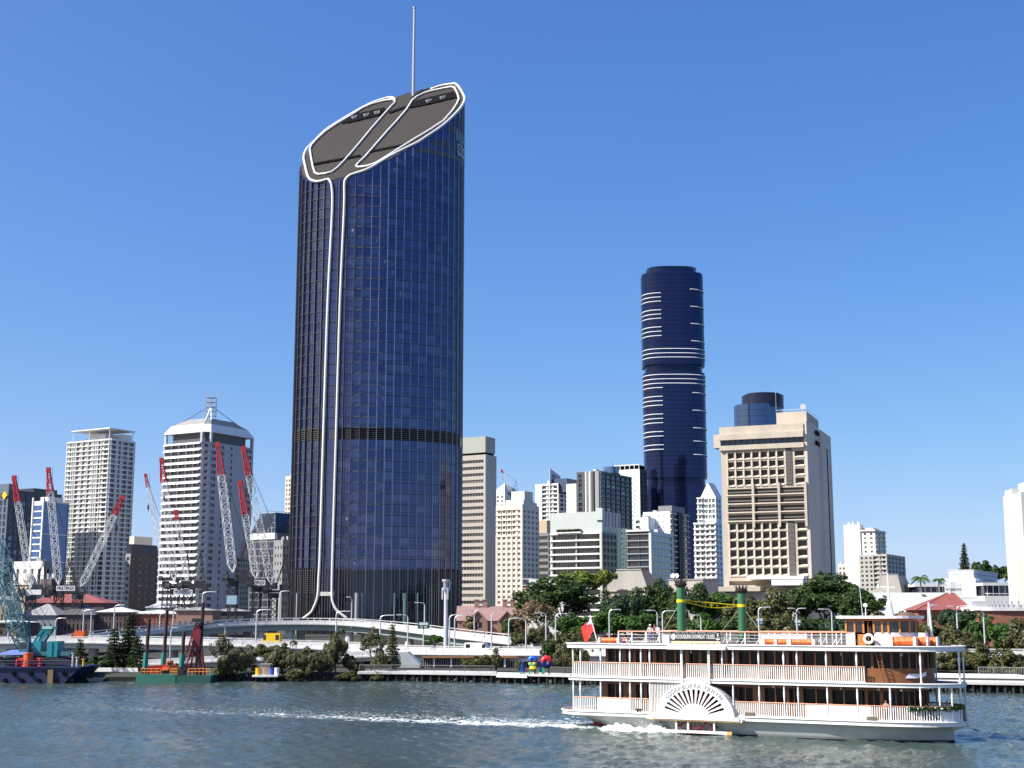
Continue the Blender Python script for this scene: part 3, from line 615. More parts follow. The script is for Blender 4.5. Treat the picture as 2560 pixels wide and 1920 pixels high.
    # roof: dark slatted plane, two white loops, black plates for the plant slots, fans
    rm = mat('roof_brown_slats', (.030, .024, .020), .75, var=.2, scale=.6); b = MB(); ring = [arc(k * PERIM / 120, -.15)[0] for k in range(120)]
    b.add([(p.x, p.y, roofz(*p)) for p in ring], [tuple(range(120))]); rf = b.build('roof', rm, r)
    for k in range(46):     # slats across the roof
        y = 460.5 + k * .88; xs = [p.x for p in ring if abs(p.y - y) < 1.2]
        if len(xs) > 1: b = MB(); x0, x1 = min(xs) + 1.2, max(xs) - 1.2; b.frustum([(x0, y, roofz(x0, y) - .1), (x1, y, roofz(x1, y) - .1), (x1, y + .3, roofz(x1, y + .3) - .1), (x0, y + .3, roofz(x0, y + .3) - .1)], [(x0, y, roofz(x0, y) + .16), (x1, y, roofz(x1, y) + .16), (x1, y + .3, roofz(x1, y + .3) + .16), (x0, y + .3, roofz(x0, y + .3) + .16)]); b.build('slat', rm, rf)
    lo = [(170, 920), (182, 1010), (205, 1130), (228, 1205), (270, 1225), (350, 1217), (430, 1195), (490, 1150), (560, 1080), (650, 980), (760, 850), (900, 680), (1040, 520), (1130, 420), (1178, 372), (1175, 345), (1130, 337), (1040, 352), (900, 390), (790, 440), (650, 530), (480, 630), (350, 720), (250, 810), (190, 880)]
    ro = [(715, 1125), (745, 1140), (850, 1125), (950, 1090), (1050, 1030), (1200, 935), (1400, 810), (1600, 690), (1750, 590), (1850, 480), (1910, 390), (1935, 330), (1915, 260), (1880, 195), (1840, 187), (1740, 207), (1600, 237), (1520, 262), (1440, 300), (1380, 350), (1320, 450), (1200, 590), (1080, 720), (950, 870), (820, 1020), (740, 1095)]
    for lp in (lo, ro):
        q = rz_(lp, .45); b = MB(); b.tube(q, .40, 8, closed=True); b.build('roof_loop', pw, rf, True)
    for pg in ([(520, 622), (700, 512), (1060, 432), (1010, 520), (630, 612)], [(1345, 375), (1500, 332), (1880, 242), (1905, 312), (1500, 410), (1320, 440)], [(1110, 480), (1290, 415), (1330, 400), (1250, 452), (1100, 508)], [(210, 1092), (770, 990), (770, 1008), (215, 1112)], [(880, 945), (1290, 862), (1250, 885), (865, 965)]):
        q = rz_(pg, .5); b = MB(); b.frustum(q, [v + Vector((-RX, -RY, 1)).normalized() * .06 for v in q]); b.build('slot_shade_plate', BLACK, rf)  # raised black plates paint the darkness of recessed slots
    nrm = Vector((-RX, -RY, 1)).normalized(); fm = mat('fan_silver', (.6, .62, .64), .35, metal=.5)
    for a, c in ((700, 555), (840, 527), (967, 498), (1580, 362), (1745, 322)):
        q = rz_([(a, c)], .3)[0]; b = MB(); b.bar(q, q + Vector((-.2, -.5, .75)).normalized() * .8, 1.15, n=20); b.bar(q + Vector((-.16, -.42, .62)), q + Vector((-.18, -.46, .68)), .85, 1, n=14); b.build('exhaust_fan', [fm, DARKM], rf)
    fp = rz_([(1390, 285)], 0)[0]; top = at(1036, 21, fp.y); b = MB(); b.tube([fp, Vector((fp.x, fp.y, top.z))], [.62, .45], 12); b.bar((fp.x, fp.y, top.z), (fp.x, fp.y, top.z + .5), .62, n=10); b.build('flagpole', mat('pole_grey', (.42, .42, .44), .4, metal=.3), r)
    # lettering bent round the right-hand curve
    def bent(txt, size, px, py, m, sx=1.0, lean=0):
        h, s = thit(px, py); me = text_mesh(txt, size, .12, 'LEFT'); co = np.zeros(len(me.vertices) * 3); me.vertices.foreach_get('co', co); co = co.reshape(-1, 3); out = []
        for u, v, t in co:
            p, d = arc(s + u * sx, .25 + t); out.append((p.x - ROOTLOC[r.name].x, p.y - ROOTLOC[r.name].y, h.z + v - ROOTLOC[r.name].z))
        me.vertices.foreach_set('co', np.array(out).ravel()); me.materials.clear(); me.materials.append(m); link('sign_lettering', me, r)
    bent('cbus', 4.6, 1141, 362, mat('sign_outline', (.42, .48, .60), .5), 1.15); bent('super', 3.9, 1141, 379, mat('sign_pale', (.46, .50, .58), .5), 1.1)
    for k, (u, hgt, m) in enumerate(((.1, 4.4, 'sign_pale'), (1.1, 3.7, 't'), (1.9, 3.7, 't'), (2.9, 4.3, 't'), (3.9, 3.6, 't'), (4.8, 3.0, 't'), (5.7, 2.2, 't'))):
        h, s = thit(1141, 352); b = MB(); p, d = arc(s + u * 1.2, .2); b.box((p.x, p.y, h.z + hgt / 2), (.35 if k == 0 else .8, .2, hgt), math.atan2(d.y, d.x)); b.build('sign_bar', MAT['sign_pale'] if m != 't' else mat('sign_teal', (.10, .24, .24), .5), r)
tower()
# ================================================================== THE OTHER BUILDINGS
def block(name, label, pl, pc, pr, Y, yref, ytop, wall, fl, f1=(5, .6, .55), f2=(4, .6, .55), depth=.35, glass=None, frame=None, wall2=None, mull=2, par=1.5, z0=4, roof=None, ang=GRID, joined2=False, skip1=None, skip2=None, base=3.0, trans=0, build_root=None, joined1=False):
    """block with punched windows: fl = storey height, f = (columns, width share, height share)"""
    bl = Bld(pl, pc, pr, Y, yref, ang); zt = bl.z(ytop); o = build_root or bl.root(name, label, z=z0)
    if build_root: bl.o = o
    H_ = zt - z0; nr = max(1, int((H_ - par - base) / fl)); m0 = H_ - par - nr * fl
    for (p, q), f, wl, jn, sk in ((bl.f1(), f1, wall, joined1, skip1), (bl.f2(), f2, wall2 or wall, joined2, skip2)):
        L = (q - p).length
        if f is None:
            b = MB(); b.quad((p.x, p.y, z0), (q.x, q.y, z0), (q.x, q.y, zt), (p.x, p.y, zt)); b.build('wall', wl, o); continue
        facade(o, p, q, z0, zt, even(L, f[0], f[1], L * .03, L * .03), even(H_, nr, f[2], m0, par), depth, wl, glass, frame, mull, trans, skip=sk, joined=jn)
    shell(bl, z0, zt, wall, o, roof=roof or GREYC); bl.zt = zt; bl.nr = nr; bl.z0 = z0; bl.m0 = m0; bl.fl = fl; bl.par = par
    if not build_root:
        g = random.Random(pl)
        for k in range(4): u, v = g.uniform(.08, .8), g.uniform(.1, .8); b = MB(); b.prism(bl.sub(u, u + g.uniform(.05, .16), v, v + .12), zt, zt + g.uniform(.8, 2.4)); b.build('rooftop_unit', g.choice((LGREY, GREYC, CONC)), o)
    return bl
def cap(bl, u0, u1, v0, v1, z0, z1, m, name='plant_room'):
    b = MB(); b.prism(bl.sub(u0, u1, v0, v1), z0, z1); return b.build(name, m, bl.o)
def slabs(bl, face, m, name, th=.3, out=.5, hz=0.0, u0=0, u1=1, rows=None, zs=None):
    p, q = bl.f1() if face == 1 else bl.f2(); d = (q - p); a = p + d * u0; c = p + d * u1; dd = d.normalized(); nrm = Vector((dd.y, -dd.x))
    b = MB(); b.box((0, -out / 2, 0), ((c - a).length, out, th)); me = b.mesh(name, m); zs = zs if zs is not None else [bl.z0 + bl.m0 + k * bl.fl + hz for k in range(bl.nr + 1)]
    for z in zs: link(name, me, bl.o, Vector((*((a + c) / 2), z)) - ROOTLOC[bl.o.name], math.atan2(d.y, d.x))
def fins(bl, face, m, name, us, wd=.3, out=.6, z0=None, z1=None):
    p, q = bl.f1() if face == 1 else bl.f2(); d = q - p; z0 = bl.z0 if z0 is None else z0; z1 = bl.zt if z1 is None else z1
    b = MB(); b.box((0, -out / 2, 0), (wd, out, z1 - z0)); me = b.mesh(name, m)
    for u in us: link(name, me, bl.o, Vector((*(p + d * u), (z0 + z1) / 2)) - ROOTLOC[bl.o.name], math.atan2(d.y, d.x))
lin = lambda a, b, n: [a + (b - a) * i / (n - 1) for i in range(n)]

# ---- far left group
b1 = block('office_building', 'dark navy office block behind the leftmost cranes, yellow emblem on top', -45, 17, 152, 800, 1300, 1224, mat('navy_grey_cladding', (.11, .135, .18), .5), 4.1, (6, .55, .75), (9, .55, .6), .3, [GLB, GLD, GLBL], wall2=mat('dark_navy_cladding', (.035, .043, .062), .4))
cap(b1, .05, 1, 0, .16, b1.zt, b1.z(1209), MAT['navy_grey_cladding']); cap(b1, .3, .9, .5, .95, b1.zt, b1.z(1213), MAT['dark_navy_cladding'])
p = at(4, 1238, 800); b = MB(); q = Matrix.Rotation(-GRID, 3, 'Z'); b.box((0, 0, 0), (3.4, .3, 3.4), mtx=q @ Matrix.Rotation(R(45), 3, 'Y')); o = b.mesh('emblem', mat('emblem_yellow', (.85, .52, .02), .5))
pe = b1.L + (b1.C - b1.L) * .88; link('emblem', o, b1.o, Vector((pe.x - .3, pe.y - .5, p.z)) - ROOTLOC[b1.o.name])
b2 = block('office_building', 'bright blue glass block with white frame edges at far left', 79, 106, 170, 745, 1320, 1252, WHITEB, 3.6, (1, .8, .78), (1, .97, .9), .25, [mat('azure_glass', (.09, .17, .36), .1, metal=.6)], wall2=MAT['azure_glass'], mull=1, par=2)
fins(b2, 1, WHITEB, 'frame_edge', (0.02, .98), .9, .5, z1=b2.zt + 2); slabs(b2, 2, WHITEB, 'frame_edge', .5, .4, zs=[b2.zt - .4, b2.zt - 18, b2.zt - 33])
cap(b2, .2, .9, .2, .8, b2.zt, b2.zt + 2.5, WHITEB)
b3 = block('civic_building', 'white concrete podium with tall dark slot windows behind the leftmost cranes', 34, 110, 150, 660, 1420, 1402, WHITEB, 12, (4, .42, .72), (2, .4, .7), .8, wall2=GREYC, mull=1, par=2.0)
# ---- white grid apartment tower
def grid_tower():
    bl = block('apartment_tower', 'white gridded apartment tower with roof canopy left of the pyramid-roofed tower', 170, 276, 338, 840, 1110, 1096, WHITEB, 3.0, (7, .82, .74), (4, .8, .7), .9, mull=3, par=.6)
    slabs(bl, 1, WHITE, 'balcony_slab', .34, 1.0, -.2); slabs(bl, 2, WHITE, 'balcony_slab', .3, .7, -.2); fins(bl, 1, WHITE, 'fin', [0, .12, .17, .22, .36, .5, .63, .68, .73, .80, .985], .32, .75); fins(bl, 2, WHITE, 'fin', [.02, .3, .42, .72, .98], .28, .6)
    z = bl.zt; cap(bl, .35, .75, .2, .7, z, bl.z(1080), WHITEB); cap(bl, .72, .97, .55, .9, z, z + 4, WHITEB); cap(bl, 0.1, 1.0, -.05, 1.0, z + 6.2, z + 6.8, WHITE, 'canopy')
    for u in (.12, .5, .97):
        for v in (0, .95): p = bl.sub(u, u, v, v)[0]; b = MB(); b.bar((p.x, p.y, z), (p.x, p.y, z + 6.3), .3); b.build('canopy_post', WHITE, bl.o)
grid_tower()
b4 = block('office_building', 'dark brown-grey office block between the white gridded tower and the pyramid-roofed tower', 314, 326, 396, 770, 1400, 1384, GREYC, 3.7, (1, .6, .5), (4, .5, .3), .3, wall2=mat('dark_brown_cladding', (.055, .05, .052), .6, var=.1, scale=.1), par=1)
cap(b4, 0, 1, .02, .98, b4.zt, b4.z(1360), mat('navy_top', (.02, .027, .05), .35)); cap(b4, 0, 1, .1, .75, b4.z(1360), b4.z(1340), CREAM)
# ---- pyramid-roofed tower with antenna and sun hoods
def hood_tower():
    bl = Bld(402, 509, 628, 737, 1300); z0 = 4; zt = bl.z(1104); o = bl.root('office_tower', 'white-hooded office tower with truncated pyramid roof and antenna frame', 'skyscraper'); bl.z0 = z0; bl.zt = zt
    fl = 3.6; nr = 25; ch = 3.4; L1, L2 = bl.w1, bl.w2; d1, d2 = bl.d1, bl.d2; m0 = zt - z0 - nr * fl
    a1 = bl.C - d1 * ch; a2 = bl.C + d2 * ch; HC = mat('hood_tower_concrete', (.43, .44, .46), .75, var=.08, scale=.1)
    facade(o, bl.L, a1, z0, zt, even((a1 - bl.L).length, 5, .9, .3, .3), even(zt - z0, nr, .56, m0, 0), .6, HC, mull=2)
    facade(o, a1, a2, z0, zt, even((a2 - a1).length, 1, .42, 0, 0), even(zt - z0, nr, .48, m0, 0), .5, HC, mull=1)
    facade(o, a2, bl.Rr, z0, zt, [(1.0, 4.6), (9.5, 10.8), (16.5, 17.8), (L2 - 9.5, L2 - 5)], even(zt - z0, nr, .5, m0, 0), .5, HC, mull=2)
    poly = [bl.L, a1, a2, bl.Rr, bl.B]; b = MB(); b.quad((bl.Rr.x, bl.Rr.y, z0), (bl.B.x, bl.B.y, z0), (bl.B.x, bl.B.y, zt), (bl.Rr.x, bl.Rr.y, zt)); b.quad((bl.B.x, bl.B.y, z0), (bl.L.x, bl.L.y, z0), (bl.L.x, bl.L.y, zt), (bl.B.x, bl.B.y, zt)); b.build('core', HC, o)
    W = ((a1 - bl.L).length - .6) / 5; b = MB(); w2 = W * .47; b.add([(-w2, 0, .75), (w2, 0, .75), (w2, -1.5, -.25), (-w2, -1.5, -.25), (-w2, 0, .5), (w2, 0, .5), (w2, -1.5, -.45), (-w2, -1.5, -.45)], [(0, 3, 2, 1), (4, 5, 6, 7), (0, 1, 5, 4), (1, 2, 6, 5), (2, 3, 7, 6), (3, 0, 4, 7)]); me = b.mesh('sun_hood', WHITE)
    b = MB(); b.add([(-.18, 0, .9), (.18, 0, .9), (.18, -1.0, .1), (-.18, -1.0, .1), (-.18, 0, -1.6), (.18, 0, -1.6), (.18, -.5, -1.2), (-.18, -.5, -1.2)], [(0, 3, 2, 1), (4, 5, 6, 7), (0, 1, 5, 4), (1, 2, 6, 5), (2, 3, 7, 6), (3, 0, 4, 7)]); mb = b.mesh('hood_bracket', CONC)
    rz = math.atan2(d1.y, d1.x)
    for k in range(nr):
        z = z0 + m0 + (k + 1) * fl - .55
        for i in range(5):
            p = bl.L + d1 * (.3 + W * (i + .5)); link('sun_hood', me, o, Vector((p.x, p.y, z)) - ROOTLOC[o.name], rz)
            if i: p = bl.L + d1 * (.3 + W * i); link('hood_bracket', mb, o, Vector((p.x, p.y, z)) - ROOTLOC[o.name], rz)
    for k in range(nr):      # sills of the right-hand windows
        z = z0 + m0 + k * fl + .75; p = (a1 + a2) / 2; b = MB(); b.box((p.x, p.y, z), ((a2 - a1).length * .6, 1.2, .22), math.atan2((a2 - a1).y, (a2 - a1).x)); b.build('sill', CREAM, o)
    # open loggia, mansard fascia, ribbed roof
    zl = bl.z(1078); ins = 2.2; c1 = [bl.L + d1 * ins * 2 + d2 * ins, a1 + d2 * ins, a2 - d1 * ins, bl.Rr - d1 * ins - d2 * ins * 2, bl.B + d1 * ins - d2 * ins]
    b = MB(); b.prism(poly, zt - .02, zt + .3); b.build('loggia_floor', HC, o); b = MB(); b.prism(c1, zt + .3, zl); b.build('loggia_core', DGREY, o)
    for p in (bl.L + d1 * .7 + d2 * .7, a1, a2, bl.Rr - d1 * .7 - d2 * .7): b = MB(); b.box((p.x, p.y, (zt + zl) / 2), (1.4, 1.4, zl - zt), rz); b.build('corner_column', HC, o)
    cen = (bl.L + bl.Rr) / 2
    def ring(s, z): return [Vector((cen.x + (p.x - cen.x) * s, cen.y + (p.y - cen.y) * s, z)) for p in poly]
    z1 = bl.z(1056); z2 = bl.z(1037); b = MB(); b.frustum(ring(1.02, zl), ring(.86, z1)); b.build('roof_fascia', WHITEB, o)
    rr = mat('ribbed_roof', (.22, .215, .21), .6); b = MB(); b.frustum(ring(.85, z1 - .02), ring(.5, z2)); rf = b.build('roof', rr, o)
    for k in range(9): s = .85 - .35 * (k + .5) / 9; z = z1 + (z2 - z1) * (k + .5) / 9; b = MB(); q = ring(s + .012, z - .16); q2 = ring(s + .006, z + .1); b.frustum(q, q2); b.build('roof_rib', GREYC, rf)
    # antenna frame
    t = Vector((cen.x, cen.y, z2)); an = mat('antenna_steel', (.45, .50, .58), .5, metal=.2); zt2 = bl.z(965); w_ = 2.6; b = MB()
    for i, j in ((-1, -1), (1, -1), (1, 1), (-1, 1)): b.bar((t.x + i * w_, t.y + j * w_, z2 - 1), (t.x + i * w_, t.y + j * w_, zt2), .18)
    for k in range(5): z = z2 + 3 + k * (zt2 - z2 - 5) / 4.2; b.box((t.x, t.y, z), (2 * w_, 2 * w_, .4))
    b.build('antenna_frame', an, o)
    for i in range(8): g = random.Random(i); x, y = g.uniform(-2, 2), g.uniform(-2, 2); z = z2 + g.uniform(3, 11); b = MB(); b.bar((t.x + x, t.y + y, z), (t.x + x, t.y + y, z + g.uniform(1.5, 3.5)), .16); b.build('aerial', WHITE, o)
    b = MB(); b.bar((t.x, t.y, z2), (t.x, t.y, bl.z(948)), .12); b.build('mast', an, o)
    for s in ring(.62, z1 + (z2 - z1) * .65)[::1]: b = MB(); b.bar(s, (t.x + (s.x - t.x) * .12, t.y + (s.y - t.y) * .12, z2 + 7.5), .3); b.build('stay', WHITE if s.y < t.y - 3 and abs(s.x - t.x) < 4 else an, o)
hood_tower()
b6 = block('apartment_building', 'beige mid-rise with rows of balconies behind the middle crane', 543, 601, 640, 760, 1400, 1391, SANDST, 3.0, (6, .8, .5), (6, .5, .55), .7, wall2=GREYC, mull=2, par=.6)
slabs(b6, 1, CREAM, 'balcony_slab', .5, .5, .2); cap(b6, .3, 1, .3, 1, b6.zt, b6.z(1352), PINKST)
def sloped_glass():
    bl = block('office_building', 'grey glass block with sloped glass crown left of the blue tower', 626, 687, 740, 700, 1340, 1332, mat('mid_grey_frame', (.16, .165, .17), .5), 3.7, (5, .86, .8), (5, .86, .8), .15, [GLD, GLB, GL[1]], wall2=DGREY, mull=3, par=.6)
    z = bl.z(1280); p = bl.poly(); c = (bl.L + bl.Rr) / 2; b = MB(); b.frustum([Vector((*q, bl.zt)) for q in p], [Vector((*(c + (q - c) * s), z)) for q, s in zip(p, (.55, .72, .9, .8))]); b.build('glass_crown', GLD, bl.o)
    a0, a1 = Vector((*p[0], bl.zt)), Vector((*p[1], bl.zt)); e0, e1 = Vector((*(c + (p[0] - c) * .55), z)), Vector((*(c + (p[1] - c) * .72), z))
    for i in range(8): b = MB(); b.bar(a0.lerp(a1, i / 7), e0.lerp(e1, i / 7), .12); b.build('crown_bar', LGREY, bl.o)
    for i in range(5): b = MB(); b.bar(a0.lerp(e0, i / 4), a1.lerp(e1, i / 4), .12); b.build('crown_bar', LGREY, bl.o)
    cap(bl, .02, 1.02, -.03, .1, bl.zt - 3.2, bl.zt - .2, WHITEB, 'white_frame'); b = MB(); b.tube([Vector((*bl.C, z + 1.2)) + Vector((-8, 6, 0)), Vector((*bl.C, z + .8)) + Vector((2, 8, 0)), Vector((*bl.C, z)) + Vector((12, 14, 0))], .2, 6); b.build('roof_rail', GALV, bl.o)
sloped_glass()
b7 = block('apartment_tower', 'thin beige sliver of a tower just left of the blue glass tower', 712, 727, 760, 930, 1250, 1190, CREAM, 3.2, (2, .5, .5), None, .3)
# ---- right of the tower
b8 = block('office_tower', 'grey-beige office tower with dark strip windows touching the blue tower', 1090, 1214, 1241, 750, 1150, 1136, mat('shade_toned_beige', (.42, .385, .34), .8, var=.08, scale=.1, stretch=.3), 3.68, (2, .95, .46), None, .4, [GL[0], GL[1], GL[2], GL[3]], wall2=mat('grey_fluted', (.47, .47, .46), .7, var=.06, scale=.2, stretch=.1), mull=8, par=1.8)  # front beige darkened to put shade on this face
cap(b8, .1, .97, .1, .9, b8.zt, b8.z(1130), BLACK); cap(b8, .05, .985, .05, .95, b8.z(1130), b8.z(1090), mat('green_grey_plant', (.34, .36, .31), .7))
fins(b8, 2, CONC, 'flute', lin(.04, .96, 9), .25, .25)
b9 = block('hotel', 'cream hotel tower with square windows and recessed upper balconies', 1240, 1306, 1348, 690, 1300, 1260, mat('cream_hotel', (.70, .62, .52), .75, var=.06, scale=.15), 2.69, (5, .5, .52), (4, .46, .42), .45, mull=2, par=2.2, base=1)
slabs(b9, 1, MAT['cream_hotel'], 'balcony_slab', .7, .35, .2, .0, .8, zs=[b9.zt - 2.5 - 2.69 * k for k in range(6)]); fins(b9, 1, DGREY, 'balcony_divider', (.212, .404, .596), .25, .3, b9.zt - 15.5, b9.zt - 2.2)
fins(b9, 1, MAT['cream_hotel'], 'pier', (.02, .212, .404, .596, .788, .98), .7, .22, z1=b9.zt - 15.5)
cap(b9, .3, .98, .1, .7, b9.zt, b9.z(1248), MAT['cream_hotel']); cap(b9, .45, .95, .2, .7, b9.z(1248), b9.z(1226), MAT['cream_hotel']); cap(b9, .6, .95, .7, .95, b9.zt, b9.z(1252), CREAM)
b9b = block('apartment_tower', 'white building tip with sloping roof peeking over the cream hotel', 1228, 1262, 1290, 1050, 1240, 1232, WHITE, 3.2, (3, .5, .5), None, .3)
pp = b9b.poly(); b = MB(); b.frustum([Vector((*q, b9b.zt)) for q in pp], [Vector((*q, b9b.zt + h)) for q, h in zip(pp, (.2, 7.5, 4, .2))]); b.build('sloped_roof', WHITE, b9b.o)
b10 = block('office_building', 'brown-grey block of dark glass bands below the white apartments', 1338, 1371, 1426, 800, 1340, 1331, mat('brown_grey_band', (.235, .215, .205), .6), 3.7, (1, .97, .56), (1, .97, .56), .2, [GLD, GL[0], GL[2]], mull=12, par=1.2)
cap(b10, 0, .85, .02, .72, b10.zt, b10.z(1300), mat('ochre_plant', (.52, .40, .26), .75))
def white_apartments():
    bl = block('apartment_tower', 'white apartment tower with a tall fin wall lettered at its top', 1338, 1397, 1422, 930, 1240, 1208, WHITE, 3.0, (4, .72, .66), (2, .7, .6), 1.0, mull=2, par=1.0, wall2=GLB, skip1=lambda c, r: c == 0)
    slabs(bl, 1, WHITE, 'balcony_slab', .3, .9, -.1, .3, 1); fins(bl, 1, WHITE, 'pier', (.28, .62, .98), .6, .9); cap(bl, .4, .7, .3, .9, bl.zt, bl.z(1199), WHITE); cap(bl, .7, 1.3, .1, 1.6, bl.zt - 6, bl.z(1196), mat('navy_wall', (.05, .075, .13), .5), 'lift_core')
    a = bl.L + (bl.C - bl.L) * .66; zt = bl.z(1169); zb = bl.zt - 4; d = bl.d2; b = MB(); w_ = 9.0
    P = lambda u, z, t: (a.x + d.x * u + bl.d1.x * t, a.y + d.y * u + bl.d1.y * t, z)
    b.add([P(-1, zb, 0), P(w_ * 1.6, zb, 0), P(w_ * 1.6, zt - 4.5, 0), P(-1, zt, 0), P(-1, zb, -.5), P(w_ * 1.6, zb, -.5), P(w_ * 1.6, zt - 4.5, -.5), P(-1, zt, -.5)], [(0, 1, 2, 3), (7, 6, 5, 4), (0, 4, 5, 1), (1, 5, 6, 2), (2, 6, 7, 3), (3, 7, 4, 0)]); b.build('fin_wall', mat('fin_wall_blue_grey', (.42, .47, .54), .5), bl.o)
    c = a + d * 6.2 + bl.d1 * .08; text_on('INTERCITY', 2.6, mat('sign_dark', (.10, .11, .13), .6), bl.o, Vector((c.x, c.y, zt - 5.6)) - ROOTLOC[bl.o.name], (d.x, d.y, -.12), width=9.6)
    b2_ = block('w', 'l', 1416, 1438, 1478, 915, 1240, 1209, WHITE, 3.0, (2, .3, .4), (3, .8, .62), .9, mull=2, par=1.0, build_root=bl.o, skip1=lambda c, r: True); slabs(b2_, 2, WHITE, 'balcony_slab', .35, .9, -.1); fins(b2_, 2, WHITE, 'pier', (.01, .34, .99), .5, .8)
white_apartments()
def dark_apartments():
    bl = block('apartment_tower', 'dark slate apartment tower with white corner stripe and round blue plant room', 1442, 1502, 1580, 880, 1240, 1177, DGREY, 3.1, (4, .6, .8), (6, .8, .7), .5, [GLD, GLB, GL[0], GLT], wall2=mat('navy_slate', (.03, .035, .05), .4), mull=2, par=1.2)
    fins(bl, 1, WHITE, 'white_stripe', (.42, .47, .52), 2.0, .6); fins(bl, 1, GREYC, 'grey_stripe', (.62, .7, .78, .86), 2.6, .5); slabs(bl, 2, mat('balcony_grey', (.12, .13, .16), .5), 'balcony_slab', .3, 1.0, -.1)
    c = (bl.L + bl.Rr) / 2; b = MB(); b.prism(poly_sup(c.x + 4, c.y - 6, 5.2, 5.2, 2, 28), bl.zt, bl.z(1160)); b.build('plant_room', GLBL, bl.o); b = MB(); b.bar((c.x + 5, c.y - 6, bl.z(1160)), (c.x + 5, c.y - 6, bl.z(1148)), .15); b.build('aerial', DARKM, bl.o)
dark_apartments()
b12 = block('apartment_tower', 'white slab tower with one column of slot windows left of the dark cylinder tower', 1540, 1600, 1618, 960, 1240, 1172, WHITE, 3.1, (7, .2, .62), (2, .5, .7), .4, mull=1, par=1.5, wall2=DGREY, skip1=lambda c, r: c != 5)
cap(b12, -.05, .95, .2, .9, b12.zt, b12.z(1162), BLACK, 'plant_screen'); cap(b12, -.05, 1.0, -.02, .1, b12.z(1162), b12.z(1160), WHITE, 'pergola_beam'); fins(b12, 1, WHITE, 'pergola_post', lin(0, .98, 6), .4, .3, b12.zt, b12.z(1161))
def balcony_office():
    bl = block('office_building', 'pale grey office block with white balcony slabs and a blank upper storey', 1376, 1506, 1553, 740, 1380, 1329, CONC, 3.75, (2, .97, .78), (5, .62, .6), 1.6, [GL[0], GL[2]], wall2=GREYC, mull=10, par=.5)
    slabs(bl, 1, WHITEB, 'balcony_slab', .75, .9, -.2, .0, .985); fins(bl, 1, CONC, 'corner_pier', (.985,), 1.4, .9)
    z = bl.z(1278); m = mat('pale_green_grey', (.47, .51, .49), .6, var=.05, scale=.2); cap(bl, .0, 1, .0, 1, bl.zt, z, m, 'upper_storey'); cap(bl, .9, 1.02, -.04, .1, bl.z(1300), bl.z(1270), m, 'corner_box'); fins(bl, 2, GREYC, 'upper_fin', (.2, .35, .55, .7, .9), .8, .3, bl.zt + 3, z - .3)
    p = bl.sub(.15, .62, -.09, -.01); b = MB(); b.prism(p, bl.zt - .4, bl.zt + .3); b.build('planter', WHITEB, bl.o); g = random.Random(3); b = MB()
    for i in range(900):
        u, v = g.random(), g.random(); q = Vector(p[0]) + (Vector(p[1]) - Vector(p[0])) * u + (Vector(p[3]) - Vector(p[0])) * v; c = Vector((q.x, q.y, bl.zt + .3 + g.random() * 1.4)); t = Matrix.Rotation(g.uniform(0, 6), 3, Vector((g.random(), g.random(), g.random() + .01)).normalized()); b.add([c + t @ Vector(k) for k in ((-.3, -.2, 0), (.3, -.2, 0), (.3, .2, 0), (-.3, .2, 0))], [(0, 1, 2, 3)])
    tag(b.build('hedge', mat('hedge_leaf', (.045, .07, .02), .7, island=.4), bl.o), None, None, kind='stuff')
    t = block('t', 'l', 1543, 1554, 1580, 735, 1380, 1320, GLT, 3.75, (1, .9, .9), (2, .94, .9), .1, [GLT], wall2=GLT, mull=3, par=.6, build_root=bl.o)
balcony_office()
b14 = block('office_building', 'glass office block in a white frame with pale striped side', 1568, 1627, 1684, 690, 1370, 1328, DGREY, 3.3, (2, .94, .84), (1, .95, .62), .6, [GLD, GL[2], GL[0]], wall2=WHITEB, mull=6, par=1.2)
for wob in [o_ for o_ in b14.o.children if o_.name.startswith('window') and o_.location.x > .5]: wob.material_slots[0].link = 'OBJECT'; wob.material_slots[0].material = GLP
fins(b14, 1, WHITEB, 'frame', (.99,), 1.2, .7); cap(b14, 0, 1, -.05, .05, b14.zt, b14.zt + .9, WHITEB, 'frame'); slabs(b14, 1, LGREY, 'floor_edge', .28, .5, -.1)
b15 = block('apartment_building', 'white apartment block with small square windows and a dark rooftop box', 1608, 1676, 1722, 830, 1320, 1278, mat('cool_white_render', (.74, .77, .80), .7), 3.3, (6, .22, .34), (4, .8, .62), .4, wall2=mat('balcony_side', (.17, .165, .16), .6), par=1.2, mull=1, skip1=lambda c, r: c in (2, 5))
slabs(b15, 2, WHITEB, 'balcony_slab', .5, .9, -.1, .0, .3); slabs(b15, 2, WHITEB, 'balcony_slab', .5, .9, -.1, .62, 1); fins(b15, 2, mat('navy_fin', (.03, .035, .05), .5), 'fin', (.42, .5, .58), 1.2, 1.0); cap(b15, .5, 1.0, .1, .8, b15.zt, b15.z(1263), mat('rooftop_grey', (.21, .21, .21), .6))
b15b = block('apartment_building', 'low white wing with small balconies left of the white apartment block', 1585, 1621, 1640, 826, 1320, 1293, MAT['cool_white_render'], 3.3, (2, .6, .6), None, .8, par=1.0, skip1=lambda c, r: c == 1)
